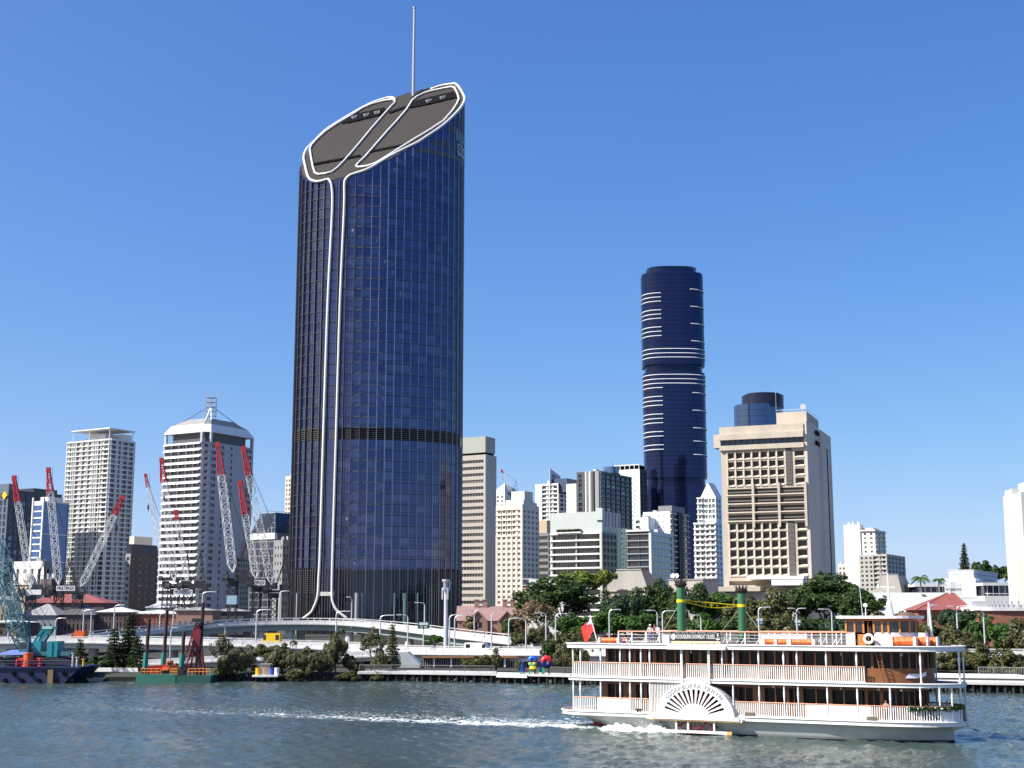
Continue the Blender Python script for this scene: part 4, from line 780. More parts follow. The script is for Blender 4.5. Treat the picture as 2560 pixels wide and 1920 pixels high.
# ---- dark cylinder-like tower
def infinity():
    Y = 976; xl, xr = at(1611, 900, Y).x, at(1768, 900, Y).x; cx = (xl + xr) / 2; a = (xr - xl) / 2; cy = Y + 17; bb = 17.0
    Z = lambda py: zat(py, Y); o = thing('apartment_tower', 'tall dark navy tower with rounded corners and thin white balcony lines', 'skyscraper', (cx, cy, 5))
    m = mat('navy_tower_glass', (.030, .040, .098), .08, metal=.8, bump=.06, bscale=.12); md = mat('navy_tower_dark', (.018, .026, .06), .1, metal=.7); wl = mat('balcony_line', (.72, .75, .74), .5)
    def seg(nm, y0, y1, s, mm, k=120):
        b = MB(); b.prism(poly_sup(cx, cy, a * s, bb * s, 3.0, k), Z(y0), Z(y1)); b.build(nm, mm, o)
    seg('lower_shaft', 1460, 1212, .985, m); seg('recess', 1212, 1193, .94, md); seg('middle_shaft', 1193, 928, .995, m); seg('recess', 928, 909, .92, md); seg('upper_shaft', 909, 678, 1, m); seg('crown_step', 678, 664, .78, m)
    full = poly_sup(cx, cy, a, bb, 3.0, 240)
    def line(py, x0, x1):
        b = MB(); z = Z(py); run = [p for p in full[120:] if cx + x0 * a <= p[0] <= cx + x1 * a]
        if x1 > .99: run += [p for p in full[:4]]
        pts = [Vector((p[0], p[1] - .0, z)) for p in run]; cen = Vector((cx, cy, z)); out = [cen + (p - cen) * 1.012 for p in pts]; b.tube(out, .34, 5); b.build('balcony_line', wl, o)
    F_ = .386
    for zy in (238, 265, 292, 348, 376, 403, 459, 487, 515): line(640 + zy * F_, -1.1, -.42)
    for zy in (600, 628, 655, 767, 796, 824): line(640 + zy * F_, -1.1, 1.1)
    for zy in (852, 909, 937, 966, 1023, 1052, 1080, 1137, 1166, 1223, 1252): line(640 + zy * F_, -1.1, -.42)
    for zy in (213, 325, 436, 548, 884, 998, 1112, 1198, 1285): line(640 + zy * F_, .5, 1.1)
    b = MB()     # storey joints and mullions of the glass skin
    for k in range(0, 80):
        z = Z(1455) + k * 3.12
        if z < Z(682) and not (Z(1212) < z < Z(1193)) and not (Z(928) < z < Z(909)):
            q = poly_sup(cx, cy, a * 1.002, bb * 1.002, 3.0, 90)[45:]; b.tube([Vector((*p, z)) for p in q], .09, 3)
    tag(b.build('storey_joints', md, o), None, None, kind='stuff')
    for p in full[124::5]:
        b = MB(); b.box((p[0], p[1], (Z(905) + Z(682)) / 2), (.16, .16, Z(682) - Z(905))); b.box((p[0] * .995 + cx * .005, p[1] + .1, (Z(1190) + Z(932)) / 2), (.16, .16, Z(932) - Z(1190))); b.build('mullion', md, o)
    q = poly_sup(cx, cy, a * .8, bb * .8, 3.0, 90); b = MB(); b.tube([Vector((*p, Z(663))) for p in q], .4, 5, closed=True); b.build('parapet_ring', md, o)
infinity()
def stepped_white():
    bl = block('apartment_tower', 'white stepped apartment tower with gabled roof beside the tan slab tower', 1736, 1790, 1806, 760, 1350, 1306, WHITE, 3.0, (4, .74, .6), (2, .6, .55), 1.1, mull=2, par=.4); slabs(bl, 1, WHITE, 'balcony', .9, 1.1, .1, .0, .46); slabs(bl, 1, WHITE, 'balcony', .9, .9, .1, .58, 1.0)
    up = block('u', 'l', 1744, 1790, 1804, 766, 1280, 1242, WHITE, 3.0, (5, .8, .7), (2, .6, .6), .5, mull=2, par=.6, build_root=bl.o, z0=bl.zt - .1, base=.2, glass=[GLP, GL[1], GL[3]]); slabs(up, 1, WHITE, 'balcony', .6, 1.4, .2, 0, .34)
    z0, z1 = up.zt, up.z(1205); p = up.poly(); a, c = Vector((*p[0], z0)), Vector((*p[1], z0)); a = a.lerp(c, .18); mid = (a + c) / 2; mid.z = z1; back = Vector((*(up.d2 * 10), 0)); b = MB(); b.add([a, c, mid, a + back, c + back, mid + back], [(0, 1, 2), (5, 4, 3), (0, 2, 5, 3), (1, 4, 5, 2), (0, 3, 4, 1)]); b.build('gable_roof', WHITE, bl.o)
    b = MB(); b.bar(mid, mid + Vector((0, 0, 6)), .1); b.build('aerial', GALV, bl.o)
stepped_white()
# ---- tan concrete slab tower
def tan_slab():
    Y = 440; bl = Bld(1806, 2016, 2062, Y, 1280, R(22)); o = bl.root('office_tower', 'tan concrete slab tower with deep square windows and blank side wall', 'building'); z0 = 5; zt = bl.z(1092); bl.z0 = z0; bl.zt = zt; L = bl.w1; d1, d2 = bl.d1, bl.d2
    sx = lambda f: L * f       # fractions measured across the face
    cols7 = [(sx(.075 + .0995 * i - .0 + .008), sx(.075 + .0995 * (i + 1) - .016)) for i in range(7)]; wide = [(sx(.885), sx(.995))]; dark = [(sx(.765), sx(.855))]
    zz = lambda py: bl.z(py)
    top = [(zz(1121 + 22.6 * k + 20) - z0, zz(1121 + 22.6 * k + 4) - z0) for k in range(4)]; low = [(zz(1302 + 22.9 * k + 21) - z0, zz(1302 + 22.9 * k + 3) - z0) for k in range(6)]
    mid = [(zz(1213 + 22 * k + 18) - z0, zz(1213 + 22 * k + 4) - z0) for k in range(4)]
    BRG = [mat('bronze_window_%d' % i, c, .15, var=.3, scale=.5) for i, c in enumerate([(.05, .036, .032), (.035, .027, .028), (.07, .05, .045)])]
    za, zb_, zc, zd = zz(1114), zz(1209), zz(1301), zz(1446)
    facade(o, bl.L, bl.C, zb_, za, cols7 + wide, [(a - (zb_ - z0), b_ - (zb_ - z0)) for a, b_ in reversed(top)], 1.3, TAN, BRG, mat('window_frame_dark', (.03, .028, .028), .5), 3, .45)
    facade(o, bl.L, bl.C, zc, zb_, [(sx(.07), sx(.365)), (sx(.385), sx(.675)), (sx(.70), sx(.995))], [(a - (zc - z0), b_ - (zc - z0)) for a, b_ in reversed(mid)], 1.6, TAN, BRG, MAT['window_frame_dark'], 9, .5)
    facade(o, bl.L, bl.C, zd, zc, cols7 + wide, [(a - (zd - z0), b_ - (zd - z0)) for a, b_ in reversed(low)], 1.3, TAN, BRG, MAT['window_frame_dark'], 3, .45)
    facade(o, bl.L, bl.C, z0, zd, [(sx(.06), sx(.6))], [(zz(1462) - z0, zz(1451) - z0)], 2, TAN, BRG)
    rz = math.atan2(d1.y, d1.x); DP = mat('dark_panel', (.105, .098, .09), .6, var=.12, scale=.5)
    for y0, y1 in ((1210, 1117), (1440, 1303)):
        p = bl.L + d1 * sx(.81); b = MB(); b.box((p.x, p.y - .12, (zz(y0) + zz(y1)) / 2), (sx(.082), .25, zz(y1) - zz(y0)), rz); b.build('dark_panel', DP, o)
        for k in range(11): b = MB(); z = zz(y0) + (zz(y1) - zz(y0)) * k / 10; b.box((p.x, p.y - .25, z), (sx(.082), .06, .06), rz); b.build('panel_joint', BLACK, o)
    LS = mat('lit_tan_sill', (.62, .545, .44), .75, var=.06, scale=.6)  # tan lightened to put sunlight into the sills and thin piers
    def sill(u0, u1, z, dep=1.25, h=.55, outp=.25):
        b = MB(); w2 = (u1 - u0) / 2; b.add([(-w2, -outp, 0), (w2, -outp, 0), (w2, dep, h), (-w2, dep, h), (-w2, -outp, -.3), (w2, -outp, -.3), (w2, dep, -.3), (-w2, dep, -.3)], [(0, 1, 2, 3), (4, 7, 6, 5), (0, 4, 5, 1), (1, 5, 6, 2), (2, 6, 7, 3), (3, 7, 4, 0)]); p = bl.L + d1 * (u0 + u1) / 2
        link('sill', b.mesh('sill', LS), o, Vector((p.x, p.y, z)) - ROOTLOC[o.name], rz)
    for rows in (top, low):
        for a, _ in rows:
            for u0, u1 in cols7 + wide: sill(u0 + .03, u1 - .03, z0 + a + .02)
    for a, _ in mid:
        for u0, u1 in ((sx(.06), sx(.37)), (sx(.38), sx(.68)), (sx(.69), sx(1.0))): sill(u0, u1, z0 + a - .15, 1.3, .2, .8)
        for u0, u1 in ((sx(.07), sx(.365)), (sx(.385), sx(.675)), (sx(.70), sx(.995))): p = bl.L + d1 * (u0 + u1) / 2; b = MB(); b.box((p.x + .1, p.y + .2, z0 + a + .75), (u1 - u0, .12, .5), rz); b.build('balustrade', mat('balustrade_grey', (.12, .115, .11), .5), o)
    for u in (.375, .683, .995): p = bl.L + d1 * sx(u); b = MB(); b.box((p.x, p.y - .35, (zz(1316) + zz(1204)) / 2), (.8, .9, zz(1204) - zz(1316)), rz); b.build('pier', TAN, o)
    for u in [.075 + .0995 * i for i in range(8)]:
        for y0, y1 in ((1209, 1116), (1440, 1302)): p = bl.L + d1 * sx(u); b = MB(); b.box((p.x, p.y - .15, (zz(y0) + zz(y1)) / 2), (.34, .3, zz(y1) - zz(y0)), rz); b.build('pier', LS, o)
    # head of the building: window strip, sloped parapet, blank side with fin and slot
    def ledge(ya, yb, outp, m, u0=-.01, u1=1.0, nm='cornice'):
        b = MB(); p = [bl.L + d1 * sx(u0) - d2 * outp, bl.L + d1 * sx(u1) - d2 * outp, bl.L + d1 * sx(u1) + d2 * 6, bl.L + d1 * sx(u0) + d2 * 6]; b.prism(p, zz(ya), zz(yb)); b.build(nm, m, o)
    ledge(1118, 1106, .9, TAN); ledge(1106, 1092, -.3, BRG[1] and GLD, nm='window_strip'); ledge(1092, 1078, 1.2, TAN, nm='parapet'); ledge(1078, 1058, .4, TAN, nm='parapet')
    for i in range(14): p = bl.L + d1 * sx(.04 + .07 * i) - d2 * -.25; b = MB(); b.box((p.x, p.y, (zz(1106) + zz(1092)) / 2), (.2, .3, zz(1092) - zz(1106)), rz); b.build('strip_mullion', MAT['window_frame_dark'], o)
    zr = zz(1058); b = MB(); b.prism(bl.sub(.0, 1.0, .05, 1), z0, zr - .5); b.build('core', TAN, o)
    SD = mat('tan_side_lightened', (.58, .52, .44), .85, var=.1, scale=.2, stretch=.2, bump=.1); w2 = bl.w2  # side tan lightened to put more light on this shaded wall
    b = MB(); b.prism([bl.C + d1 * .02, bl.C + d2 * w2 * .42 + d1 * .02, bl.C + d2 * w2 * .42 + d1 * 2.2, bl.C + d1 * 1.0], z0, zz(1052)); b.build('side_wall', SD, o)
    b = MB(); b.prism([bl.C + d2 * w2 * .42 + d1 * .03, bl.C + d2 * w2 + d1 * .03, bl.C + d2 * w2 + d1 * 3.0, bl.C + d2 * w2 * .46 + d1 * 2.9], z0, zz(1060)); b.build('side_wall', SD, o)
    p = bl.C + d2 * w2 * .74 + d1 * 3.02; b = MB(); b.box((p.x, p.y, (z0 + zz(1100)) / 2), (.5, .35, zz(1100) - z0), math.atan2(d2.y, d2.x)); b.build('slot', BLACK, o)
    for y in (1072, 1098): p = bl.C + d2 * w2 * .36 + d1 * 2.3; b = MB(); b.box((p.x, p.y, zz(y)), (w2 * .16, .4, 1.3), math.atan2(d2.y, d2.x)); b.build('side_opening', BLACK, o)
    for k in range(1, 12): p = bl.C + d2 * w2 * .72 + d1 * 3.0; b = MB(); b.box((p.x, p.y, z0 + (zr - z0) * k / 12), (w2 * .54, .08, .08), math.atan2(d2.y, d2.x)); b.build('side_joint', TANG, o)
    b = MB(); b.prism(bl.sub(.62, .985, .25, .9), zr - .6, zz(1018)); b.build('penthouse', TAN, o); ph = bl.sub(.62, .985, .25, .9)
    b = MB(); b.tube([Vector((*q, zz(1012))) for q in (ph[0], ph[1], ph[2])], .07, 5); [b.bar(Vector((*Vector(ph[0]).lerp(ph[1], k / 6), zz(1018))), Vector((*Vector(ph[0]).lerp(ph[1], k / 6), zz(1012))), .05) for k in range(7)]; b.build('roof_rail', GALV, o)
    q = Vector((*Vector(ph[0]).lerp(ph[1], .9), zz(1006))); b = MB(); b.bar(q + Vector((0, .3, 0)), q, .2, n=14, r2=1.0); b.bar(q + Vector((0, .4, -2)), q + Vector((0, .3, 0)), .1); b.build('satellite_dish', WHITE, o)
    q = Vector((*Vector(ph[0]), zz(1018))); b = MB(); b.bar(q, q + Vector((0, 0, 7.5)), .07); b.build('aerial', GALV, o)
    b = MB(); b.prism([bl.L - d1 * 2.4 - d2 * .2, bl.L - d1 * .02 - d2 * .2, bl.L - d1 * .02 + d2 * 4, bl.L - d1 * 2.4 + d2 * 4], zz(1110), zz(1076)); b.build('corner_box', TAN, o)
    # podium canopies
    b = MB(); b.prism([bl.L + d1 * sx(.32) - d2 * 6, bl.L + d1 * sx(.98) - d2 * 6, bl.L + d1 * sx(.98) - d2 * .1, bl.L + d1 * sx(.32) - d2 * .1], zz(1448), zz(1441)); b.build('canopy', WHITEB, o); b = MB(); b.prism([bl.L + d1 * sx(.62) - d2 * 8, bl.L + d1 * sx(.98) - d2 * 8, bl.L + d1 * sx(.98) - d2 * .1, bl.L + d1 * sx(.62) - d2 * .1], zz(1464), zz(1450)); b.build('canopy', WHITEB, o)
    b = MB(); b.prism([bl.L - d1 * 1.2 - d2 * 7, bl.L + d1 * sx(.48) - d2 * 7, bl.L + d1 * sx(.48) - d2 * .1, bl.L - d1 * 1.2 - d2 * .1], zz(1478), zz(1466)); b.build('podium_ledge', TAN, o); b = MB(); b.prism([bl.L - d1 * 2 - d2 * 5, bl.L + d1 * sx(.9) - d2 * 5, bl.L + d1 * sx(.9) - d2 * .1, bl.L - d1 * 2 - d2 * .1], z0, zz(1480)); b.build('podium', PINKST, o)
tan_slab()
def blue_curved():
    Y = 800; z = lambda y: zat(y, Y); x0, x1 = at(1845, 1040, Y).x, at(1944, 1040, Y).x; o = thing('office_tower', 'rounded blue glass tower top behind the tan slab tower', 'building', ((x0 + x1) / 2, Y + 12, 5)); cx = (x0 + x1) / 2; a = (x1 - x0) / 2
    m = mat('mid_blue_glass', (.10, .145, .23), .08, metal=.8); b = MB(); b.prism(poly_sup(cx, Y + 12, a, 12, 2.4, 60), 5, z(1008)); b.build('shaft', m, o); cx2 = (at(1864, 1000, Y).x + at(1970, 1000, Y).x) / 2; b = MB(); b.prism(poly_sup(cx2, Y + 13, 12.4, 11, 2.2, 60), z(1014), z(982)); b.build('crown', mat('crown_navy', (.02, .025, .05), .3, metal=.4), o)
    b = MB(); b.prism(poly_sup(cx2, Y + 13, 11.8, 10.5, 2.2, 60), 5, z(1014)); b.build('shaft', m, o); b = MB(); b.prism(poly_sup(cx2, Y + 13, 10.5, 10, 2.2, 40), z(982), z(978)); b.build('crown_cap', MAT['crown_navy'], o)
    for k in range(1, 14): q = poly_sup(cx, Y + 12, a * 1.004, 12.05, 2.4, 60)[30:]; b = MB(); b.tube([Vector((*p, z(1008) - k * 3.6)) for p in q], .07, 3); b.build('storey_joint', GLD, o)
blue_curved()
# ---- cream stepped apartments on the right
b20 = block('apartment_tower', 'cream white stepped apartment tower standing alone right of the tan slab tower', 2112, 2153, 2162, 940, 1400, 1311, mat('pale_cream', (.78, .76, .70), .7, var=.04, scale=.2), 3.0, None, None, z0=4)  # pale cream wall colour
_w = block('w', 'l', 2140, 2189, 2215, 936, 1380, 1324, MAT['pale_cream'], 3.0, (3, .4, .5), (2, .8, .62), .4, mull=2, par=1.4, build_root=b20.o, wall2=MAT['pale_cream']); slabs(_w, 2, CREAM, 'balcony_slab', .4, .9); cap(_w, -.05, 1.04, -.04, 1, _w.zt - .9, _w.zt, MAT['pale_cream'], 'cornice'); cap(_w, .1, .8, .2, .8, _w.zt, _w.zt + 1.6, CREAM)
_v = block('v', 'l', 2148, 2219, 2264, 925, 1420, 1385, mat('grey_cream', (.44, .42, .38), .8, var=.06, scale=.2), 3.0, (6, .5, .5), (5, .5, .55), .5, mull=2, par=1.0, build_root=b20.o); slabs(_v, 1, MAT['grey_cream'], 'balcony_slab', .6, .9, -.1, .5, .98); fins(_v, 1, MAT['grey_cream'], 'pier', (.5, .74, .98), .7, .8)
b20b = block('office_building', 'small pale block left of the cream stepped apartment tower', 2096, 2125, 2140, 990, 1440, 1410, CREAM, 3.2, (3, .5, .5), None, .3)
# ---- mansard-roofed parliament wings
def mansard(label, pl, pc, pr, Y, yb, yt, ylo, tl, tr, arches=5):
    bl = Bld(pl, pc, pr, Y, yb); o = bl.root('parliament_wing', label, 'building'); zb, zt = bl.z(yb), bl.z(yt); L = bl.w1
    facade(o, bl.L, bl.C, 4, zb, even(L, arches, .5, L * .04, L * .04), [((zb - 4) * .12, (zb - 4) * .42), ((zb - 4) * .55, (zb - 4) * .8)], .8, PINKST, mull=2); facade(o, bl.C, bl.Rr, 4, zb, even(bl.w2, 3, .45, 1, 1), [((zb - 4) * .55, (zb - 4) * .8)], .8, PINKST, mull=2); shell(bl, 4, zb, PINKST, o)
    b = MB(); b.prism(bl.poly(.6), zb, zb + .5); b.build('cornice', PINKST, o); p = bl.poly(.3); c = (bl.L + bl.Rr) / 2; q = [bl.L.lerp(bl.C, tl), bl.L.lerp(bl.C, tr), bl.L.lerp(bl.C, tr) + bl.d2 * bl.w2, bl.L.lerp(bl.C, tl) + bl.d2 * bl.w2]; q = [v.lerp(c, .42) for v in bl.poly()]
    b = MB(); b.frustum([Vector((*v, zb + .5)) for v in p], [Vector((*v, zt)) for v in q]); rf = b.build('roof', SLATE, o)
    a0, a1, e0, e1 = Vector((*p[0], zb + .5)), Vector((*p[1], zb + .5)), Vector((*q[0], zt)), Vector((*q[1], zt))
    for i in range(25): b = MB(); b.bar(a0.lerp(a1, i / 24), e0.lerp(e1, i / 24), .09); b.build('roof_rib', mat('roof_rib', (.34, .32, .28), .6), rf)
    b = MB(); b.tube([Vector((*v, zt + .1)) for v in q], .3, 6, closed=True); b.build('ridge', DGREY, rf); return bl
mansard('grey ribbed mansard roof over pinkish stone arches rising above the trees', 1514, 1618, 1652, 440, 1478, 1424, 1540, .3, .9, 6)
mansard('smaller grey mansard roof below the cream stepped apartments', 2184, 2254, 2286, 425, 1493, 1436, 1540, .25, .8, 4)
b = Bld(1672, 1757, 1796, 425, 1470); o = b.root('annexe_building', 'flat beige stone annexe above the trees beside the left funnel', 'building'); m_ = MB(); m_.prism(b.poly(), 4, b.z(1450)); m_.build('wall', PINKST, o); m_ = MB(); m_.prism(b.poly(.2), b.z(1450) + .003, b.z(1447)); m_.build('parapet', TANG, o)
for px_ in (1683, 1692): p = at(px_, 1442, 428); m_ = MB(); m_.bar(p + Vector((0, 0, -1.2)), p, .12); m_.bar(p, p + Vector((-.2, -.5, .3)), .35, n=12, r2=.8); m_.build('satellite_dish', WHITE, o)
# ---- low white modern complex, white slab tower at the right edge
def modern():
    bl = Bld(2362, 2440, 2462, 430, 1470); o = bl.root('civic_building', 'low white modern complex of stacked boxes on the hill at right', 'building'); z = bl.z; PW = mat('white_panel', (.62, .65, .68), .6, var=.08, scale=.3)
    for k in range(5):
        b = MB(); y0, y1 = 1494 - k * 10, 1484.6 - k * 10; b.prism(bl.poly(0), z(y0), z(y1)); b.build('panel_course', PW, o)
    b = MB(); b.prism(bl.poly(-.15), 4, z(1446)); b.build('core', LGREY, o)
    up = Bld(2372, 2434, 2494, 436, 1440)
    for y0, y1 in ((1458, 1447), (1446, 1436), (1435, 1425.5)): b = MB(); b.prism(up.poly(), up.z(y0), up.z(y1)); b.build('panel_course', PW, o)
    b = MB(); b.prism(up.poly(.25), up.z(1425.5), up.z(1424)); b.build('roof', ROOFW, o)
    for (p0, p1, y0, y1, ys) in ((2290, 2364, 1460, 1467, 1492), (2460, 2534, 1457, 1464, 1490)):
        Y = 425; a, c = at(p0, 1470, Y).x, at(p1, 1470, Y).x; zz = lambda y: zat(y, Y); b = MB(); b.prism([(a - 1, Y - 2), (c, Y - 2), (c, Y + 9), (a - 1, Y + 9)], zz(y1), zz(y0)); b.build('flat_roof', ROOFW, o); b = MB(); b.prism([(a, Y), (c, Y), (c, Y + 8), (a, Y + 8)], zz(ys), zz(y1) - .01); b.build('glazing', GLD, o); b = MB(); b.prism([(a - 1, Y - 3), (c, Y - 3), (c, Y + 8), (a - 1, Y + 8)], 4, zz(ys)); b.build('terrace', WHITEB, o)
        b = MB(); b.tube([(a, Y - 1, zz(ys - 6)), (c, Y - 1, zz(ys - 6))], .12, 5); b.build('rail', WHITE, o)
        for i in range(5): x = a + (c - a) * (i + .5) / 5; b = MB(); b.box((x, Y - .1, (zz(ys) + zz(y1)) / 2), (.15, .15, zz(y1) - zz(ys))); b.build('mullion', WHITE, o)
    Y = 418; a, c = at(2363, 1470, Y).x, at(2402, 1470, Y).x
    for i in range(9): x = a + (c - a) * i / 8; b = MB(); b.box((x, Y, (zat(1490, Y) + zat(1456, Y)) / 2), (.28 if i != 4 else .8, .25, zat(1456, Y) - zat(1490, Y))); b.build('sun_fin', WHITE, o)
    b = MB(); b.box(((a + c) / 2, Y - .2, zat(1472, Y)), (c - a, .2, .25)); b.build('fin_rail', GREYC, o)
modern()
def edge_tower():
    Y = 400; bl = Bld(2514, 2640, 2690, Y, 1350, R(4)); o = bl.root('office_tower', 'white concrete tower cut off by the right edge of the picture', 'building'); z0, zt = 4, bl.z(1241); n = 12; m = mat('weathered_white_concrete', (.66, .65, .62), .8, var=.14, scale=.3, stretch=.4)
    b = MB(); b.prism(bl.poly(-.12), z0, zt - .1); b.build('core', CONC, o)
    for k in range(n):
        a, c = z0 + (zt - z0) * k / n, z0 + (zt - z0) * (k + .985) / n
        for u0, u1 in ((0, .11), (.113, .4), (.403, .7), (.703, 1)): b = MB(); b.prism(bl.sub(u0, u1, 0, .5), a, c); b.build('panel', m, o)
    b = MB(); b.prism(bl.sub(.31, 1, .0, .6), zt, bl.z(1210)); b.build('upper_block', m, o); b = MB(); b.prism(bl.sub(.02, .16, .05, .5), zt, bl.z(1240) + 1.5); b.build('parapet', CONC, o)
edge_tower()
# ---- low roofs on the right bank
def low_right():
    Y = 345; o = thing('hall_building', 'pale green sheet-roofed hall behind the wheelhouse', 'building', (at(2320, 1530, Y).x, Y, 4)); a, c = at(2196, 1535, Y).x, at(2445, 1535, Y).x; z0, z1 = zat(1534, Y), zat(1495, Y) + 1.6; b = MB()
    b.add([(a, Y, z0), (c, Y, z0), (c, Y + 16, z1), (a + 3, Y + 16, z1), (a, Y, z0 - .25), (c, Y, z0 - .25), (c, Y + 16, z1 - .25), (a + 3, Y + 16, z1 - .25)], [(0, 1, 2, 3), (7, 6, 5, 4), (0, 4, 5, 1), (1, 5, 6, 2), (2, 6, 7, 3), (3, 7, 4, 0)]); rf = b.build('roof', ROOFGN, o); b = MB(); b.prism([(a + .5, Y + .8), (c - .5, Y + .8), (c - .5, Y + 16), (a + 3.5, Y + 16)], 3, z0 - .1); b.build('wall', CREAM, o)
    for i in range(30): x = a + (c - a) * (i + .5) / 30; b = MB(); b.bar((x, Y + .02, z0 + .03), (x + (1.5 if i < 3 else 0), Y + 16, z1 + .03), .05); b.build('roof_seam', ROOFGN, rf)
    for px_, py_ in ((2212, 1504), (2310, 1502)):
        t = (1534 - py_) / 39; p = at(px_, py_, Y + 16 * t); b = MB(); q = Matrix.Rotation(math.atan2(z1 - z0, 16), 3, 'X'); b.box((p.x, p.y, z0 + (z1 - z0) * t + .25), (.9, 1.2, .2), mtx=q); b.build('skylight', DGREY, rf)
    Y = 312; o = thing('brick_house', 'red hip-roofed brick house above the right-hand trees', 'house', (at(2360, 1540, Y).x, Y, 4)); a, c = at(2290, 1530, Y).x, at(2432, 1530, Y).x; z0, z1 = zat(1525, Y), zat(1487, Y) + .4; cx = at(2378, 1500, Y + 5).x; D = 11
    b = MB(); b.add([(a, Y, z0), (c, Y, z0), (c, Y + D, z0), (a, Y + D, z0), (cx - 1, Y + D / 2, z1), (cx + 1, Y + D / 2, z1)], [(0, 1, 5, 4), (1, 2, 5), (2, 3, 4, 5), (3, 0, 4), (3, 2, 1, 0)]); rf = b.build('roof', ROOFR, o); b = MB(); b.tube([(a, Y, z0), (cx - 1, Y + D / 2, z1), (cx + 1, Y + D / 2, z1), (c, Y, z0)], .14, 6); b.build('ridge', ROOFR, rf)
    facade(o, (a + .7, Y + .7), (c - .7, Y + .7), 2.5, z0 - .02, even(c - a - 1.4, 4, .35, 0, 0), [(z0 - 2.5 - 2.6, z0 - 2.5 - .5)], .3, REDBR, mull=2); b = MB(); b.prism([(a + .7, Y + .9), (c - .7, Y + .9), (c - .7, Y + D - .7), (a + .7, Y + D - .7)], 2.5, z0 - .02); b.build('core', REDBR, o)
    b = MB(); b.bar((cx, Y + D / 2, z1 - .2), (cx, Y + D / 2, z1 + .7), .28, n=8); b.build('vent', CREAM, o)
    Y = 300; o = thing('brick_hall', 'curved red brick hall with pale parapet and rail at the right edge', 'building', (at(2500, 1545, Y).x, Y, 4)); pts = [at(2430, 1545, Y + 6).xy, at(2445, 1545, Y + 1.5).xy, at(2475, 1545, Y).xy, at(2530, 1545, Y - .5).xy, at(2620, 1545, Y - 1).xy]; pts = [p.to_2d() for p in smooth_path([q.to_3d() for q in pts], 5)]
    back = [(pts[-1].x, Y + 20), (pts[0].x, Y + 20)]; b = MB(); b.prism([tuple(p) for p in pts] + back, 2.5, zat(1527, Y)); b.build('wall', REDBR, o); b = MB(); c_ = Vector((pts[-1].x, Y + 8)); b.prism([tuple(p + (p - c_).normalized() * .6) for p in pts] + back, zat(1527, Y) + .003, zat(1518, Y)); b.build('cornice', CONCL, o)
    b = MB(); b.prism([tuple(p.lerp(c_, .05)) for p in pts] + back, zat(1518, Y) + .003, zat(1512, Y)); b.build('parapet', CONC, o)
    for i, p in enumerate(pts[::1]): q = p.lerp(c_, .03); b = MB(); b.box((q.x, q.y, (zat(1518, Y) + zat(1502, Y)) / 2), (.45, .12, zat(1502, Y) - zat(1518, Y))); b.build('parapet_panel', LGREY, o)
low_right()
# ---- pink-roofed brick row and other low buildings near the tower's foot
def row_house():
    Y = 430; o = thing('brick_row_house', 'pink-roofed brick row with two gables and chimneys right of the tower foot', 'house', (at(1225, 1560, Y).x, Y, 4)); a, c = at(1140, 1560, Y).x, at(1318, 1560, Y).x; ze, zr = zat(1552, Y), zat(1521, Y) + .8; b = MB()
    b.add([(a, Y, ze), (c, Y, ze), (c, Y + 12, ze), (a, Y + 12, ze), (a, Y + 6, zr), (c, Y + 6, zr)], [(0, 1, 5, 4), (2, 3, 4, 5), (1, 2, 5), (3, 0, 4), (3, 2, 1, 0)]); rf = b.build('roof', ROOFP, o); b = MB(); b.prism([(a + .4, Y + .4), (c - .4, Y + .4), (c - .4, Y + 11.6), (a + .4, Y + 11.6)], 3, ze - .01); b.build('wall', PINKB, o)
    for px_ in (1195, 1268):
        g0, g1 = at(px_ - 24, 1560, Y - 1.2).x, at(px_ + 24, 1560, Y - 1.2).x; m = (g0 + g1) / 2; zg = zat(1530, Y - 1.2); b = MB(); b.add([(g0, Y - 1.2, 3), (g1, Y - 1.2, 3), (g1, Y - 1.2, ze), (m, Y - 1.2, zg), (g0, Y - 1.2, ze), (g0, Y + 5, 3), (g1, Y + 5, 3), (g1, Y + 5, ze), (m, Y + 5, zg), (g0, Y + 5, ze)], [(0, 1, 2, 3, 4), (9, 8, 7, 6, 5), (0, 4, 9, 5), (1, 6, 7, 2)]); b.build('gable', PINKB, o)
        for s in (-1, 1): e = g0 if s < 0 else g1; b = MB(); b.frustum([(e - .3 * -s * -1, Y - 1.7, ze - .3), (m, Y - 1.7, zg + .05), (m, Y + 5, zg + .05), (e, Y + 5, ze - .3)], [(e, Y - 1.7, ze + .05), (m, Y - 1.7, zg + .4), (m, Y + 5, zg + .4), (e, Y + 5, ze + .05)]); b.build('gable_roof', ROOFP, o)
        b = MB(); b.box((m, Y - 1.22, ze - 1.2), (2.2, .1, 1.6), mi=0); b.box((m, Y - 1.3, ze - 1.2), (.14, .1, 1.6), mi=1); b.build('window', [GL[1], CREAM], o)
    for px_ in (1192, 1212, 1263, 1282): x = at(px_, 1520, Y + 6).x; b = MB(); b.box((x, Y + 6, zr + .6), (1.5, 1.5, 2.4)); b.box((x, Y + 6, zr + 1.9), (1.8, 1.8, .3)); b.build('chimney', PINKB, o)
row_house()
b = Bld(1322, 1408, 1440, 445, 1470, R(8)); o = b.root('white_pavilion', 'blank white box building left of the big fig tree', 'building'); m_ = MB(); m_.prism(b.poly(), 4, b.z(1448)); m_.build('wall', WHITE, o); p = b.L + b.d1 * 2.2; m_ = MB(); m_.box((p.x, p.y - .05, (b.z(1471) + b.z(1458)) / 2), (2.0, .2, b.z(1458) - b.z(1471)), -R(8)); m_.build('window', GL[1], o); m_ = MB(); m_.prism(b.sub(.38, .62, .2, .7), b.z(1448), b.z(1441)); m_.build('plant_room', PINKST, o)
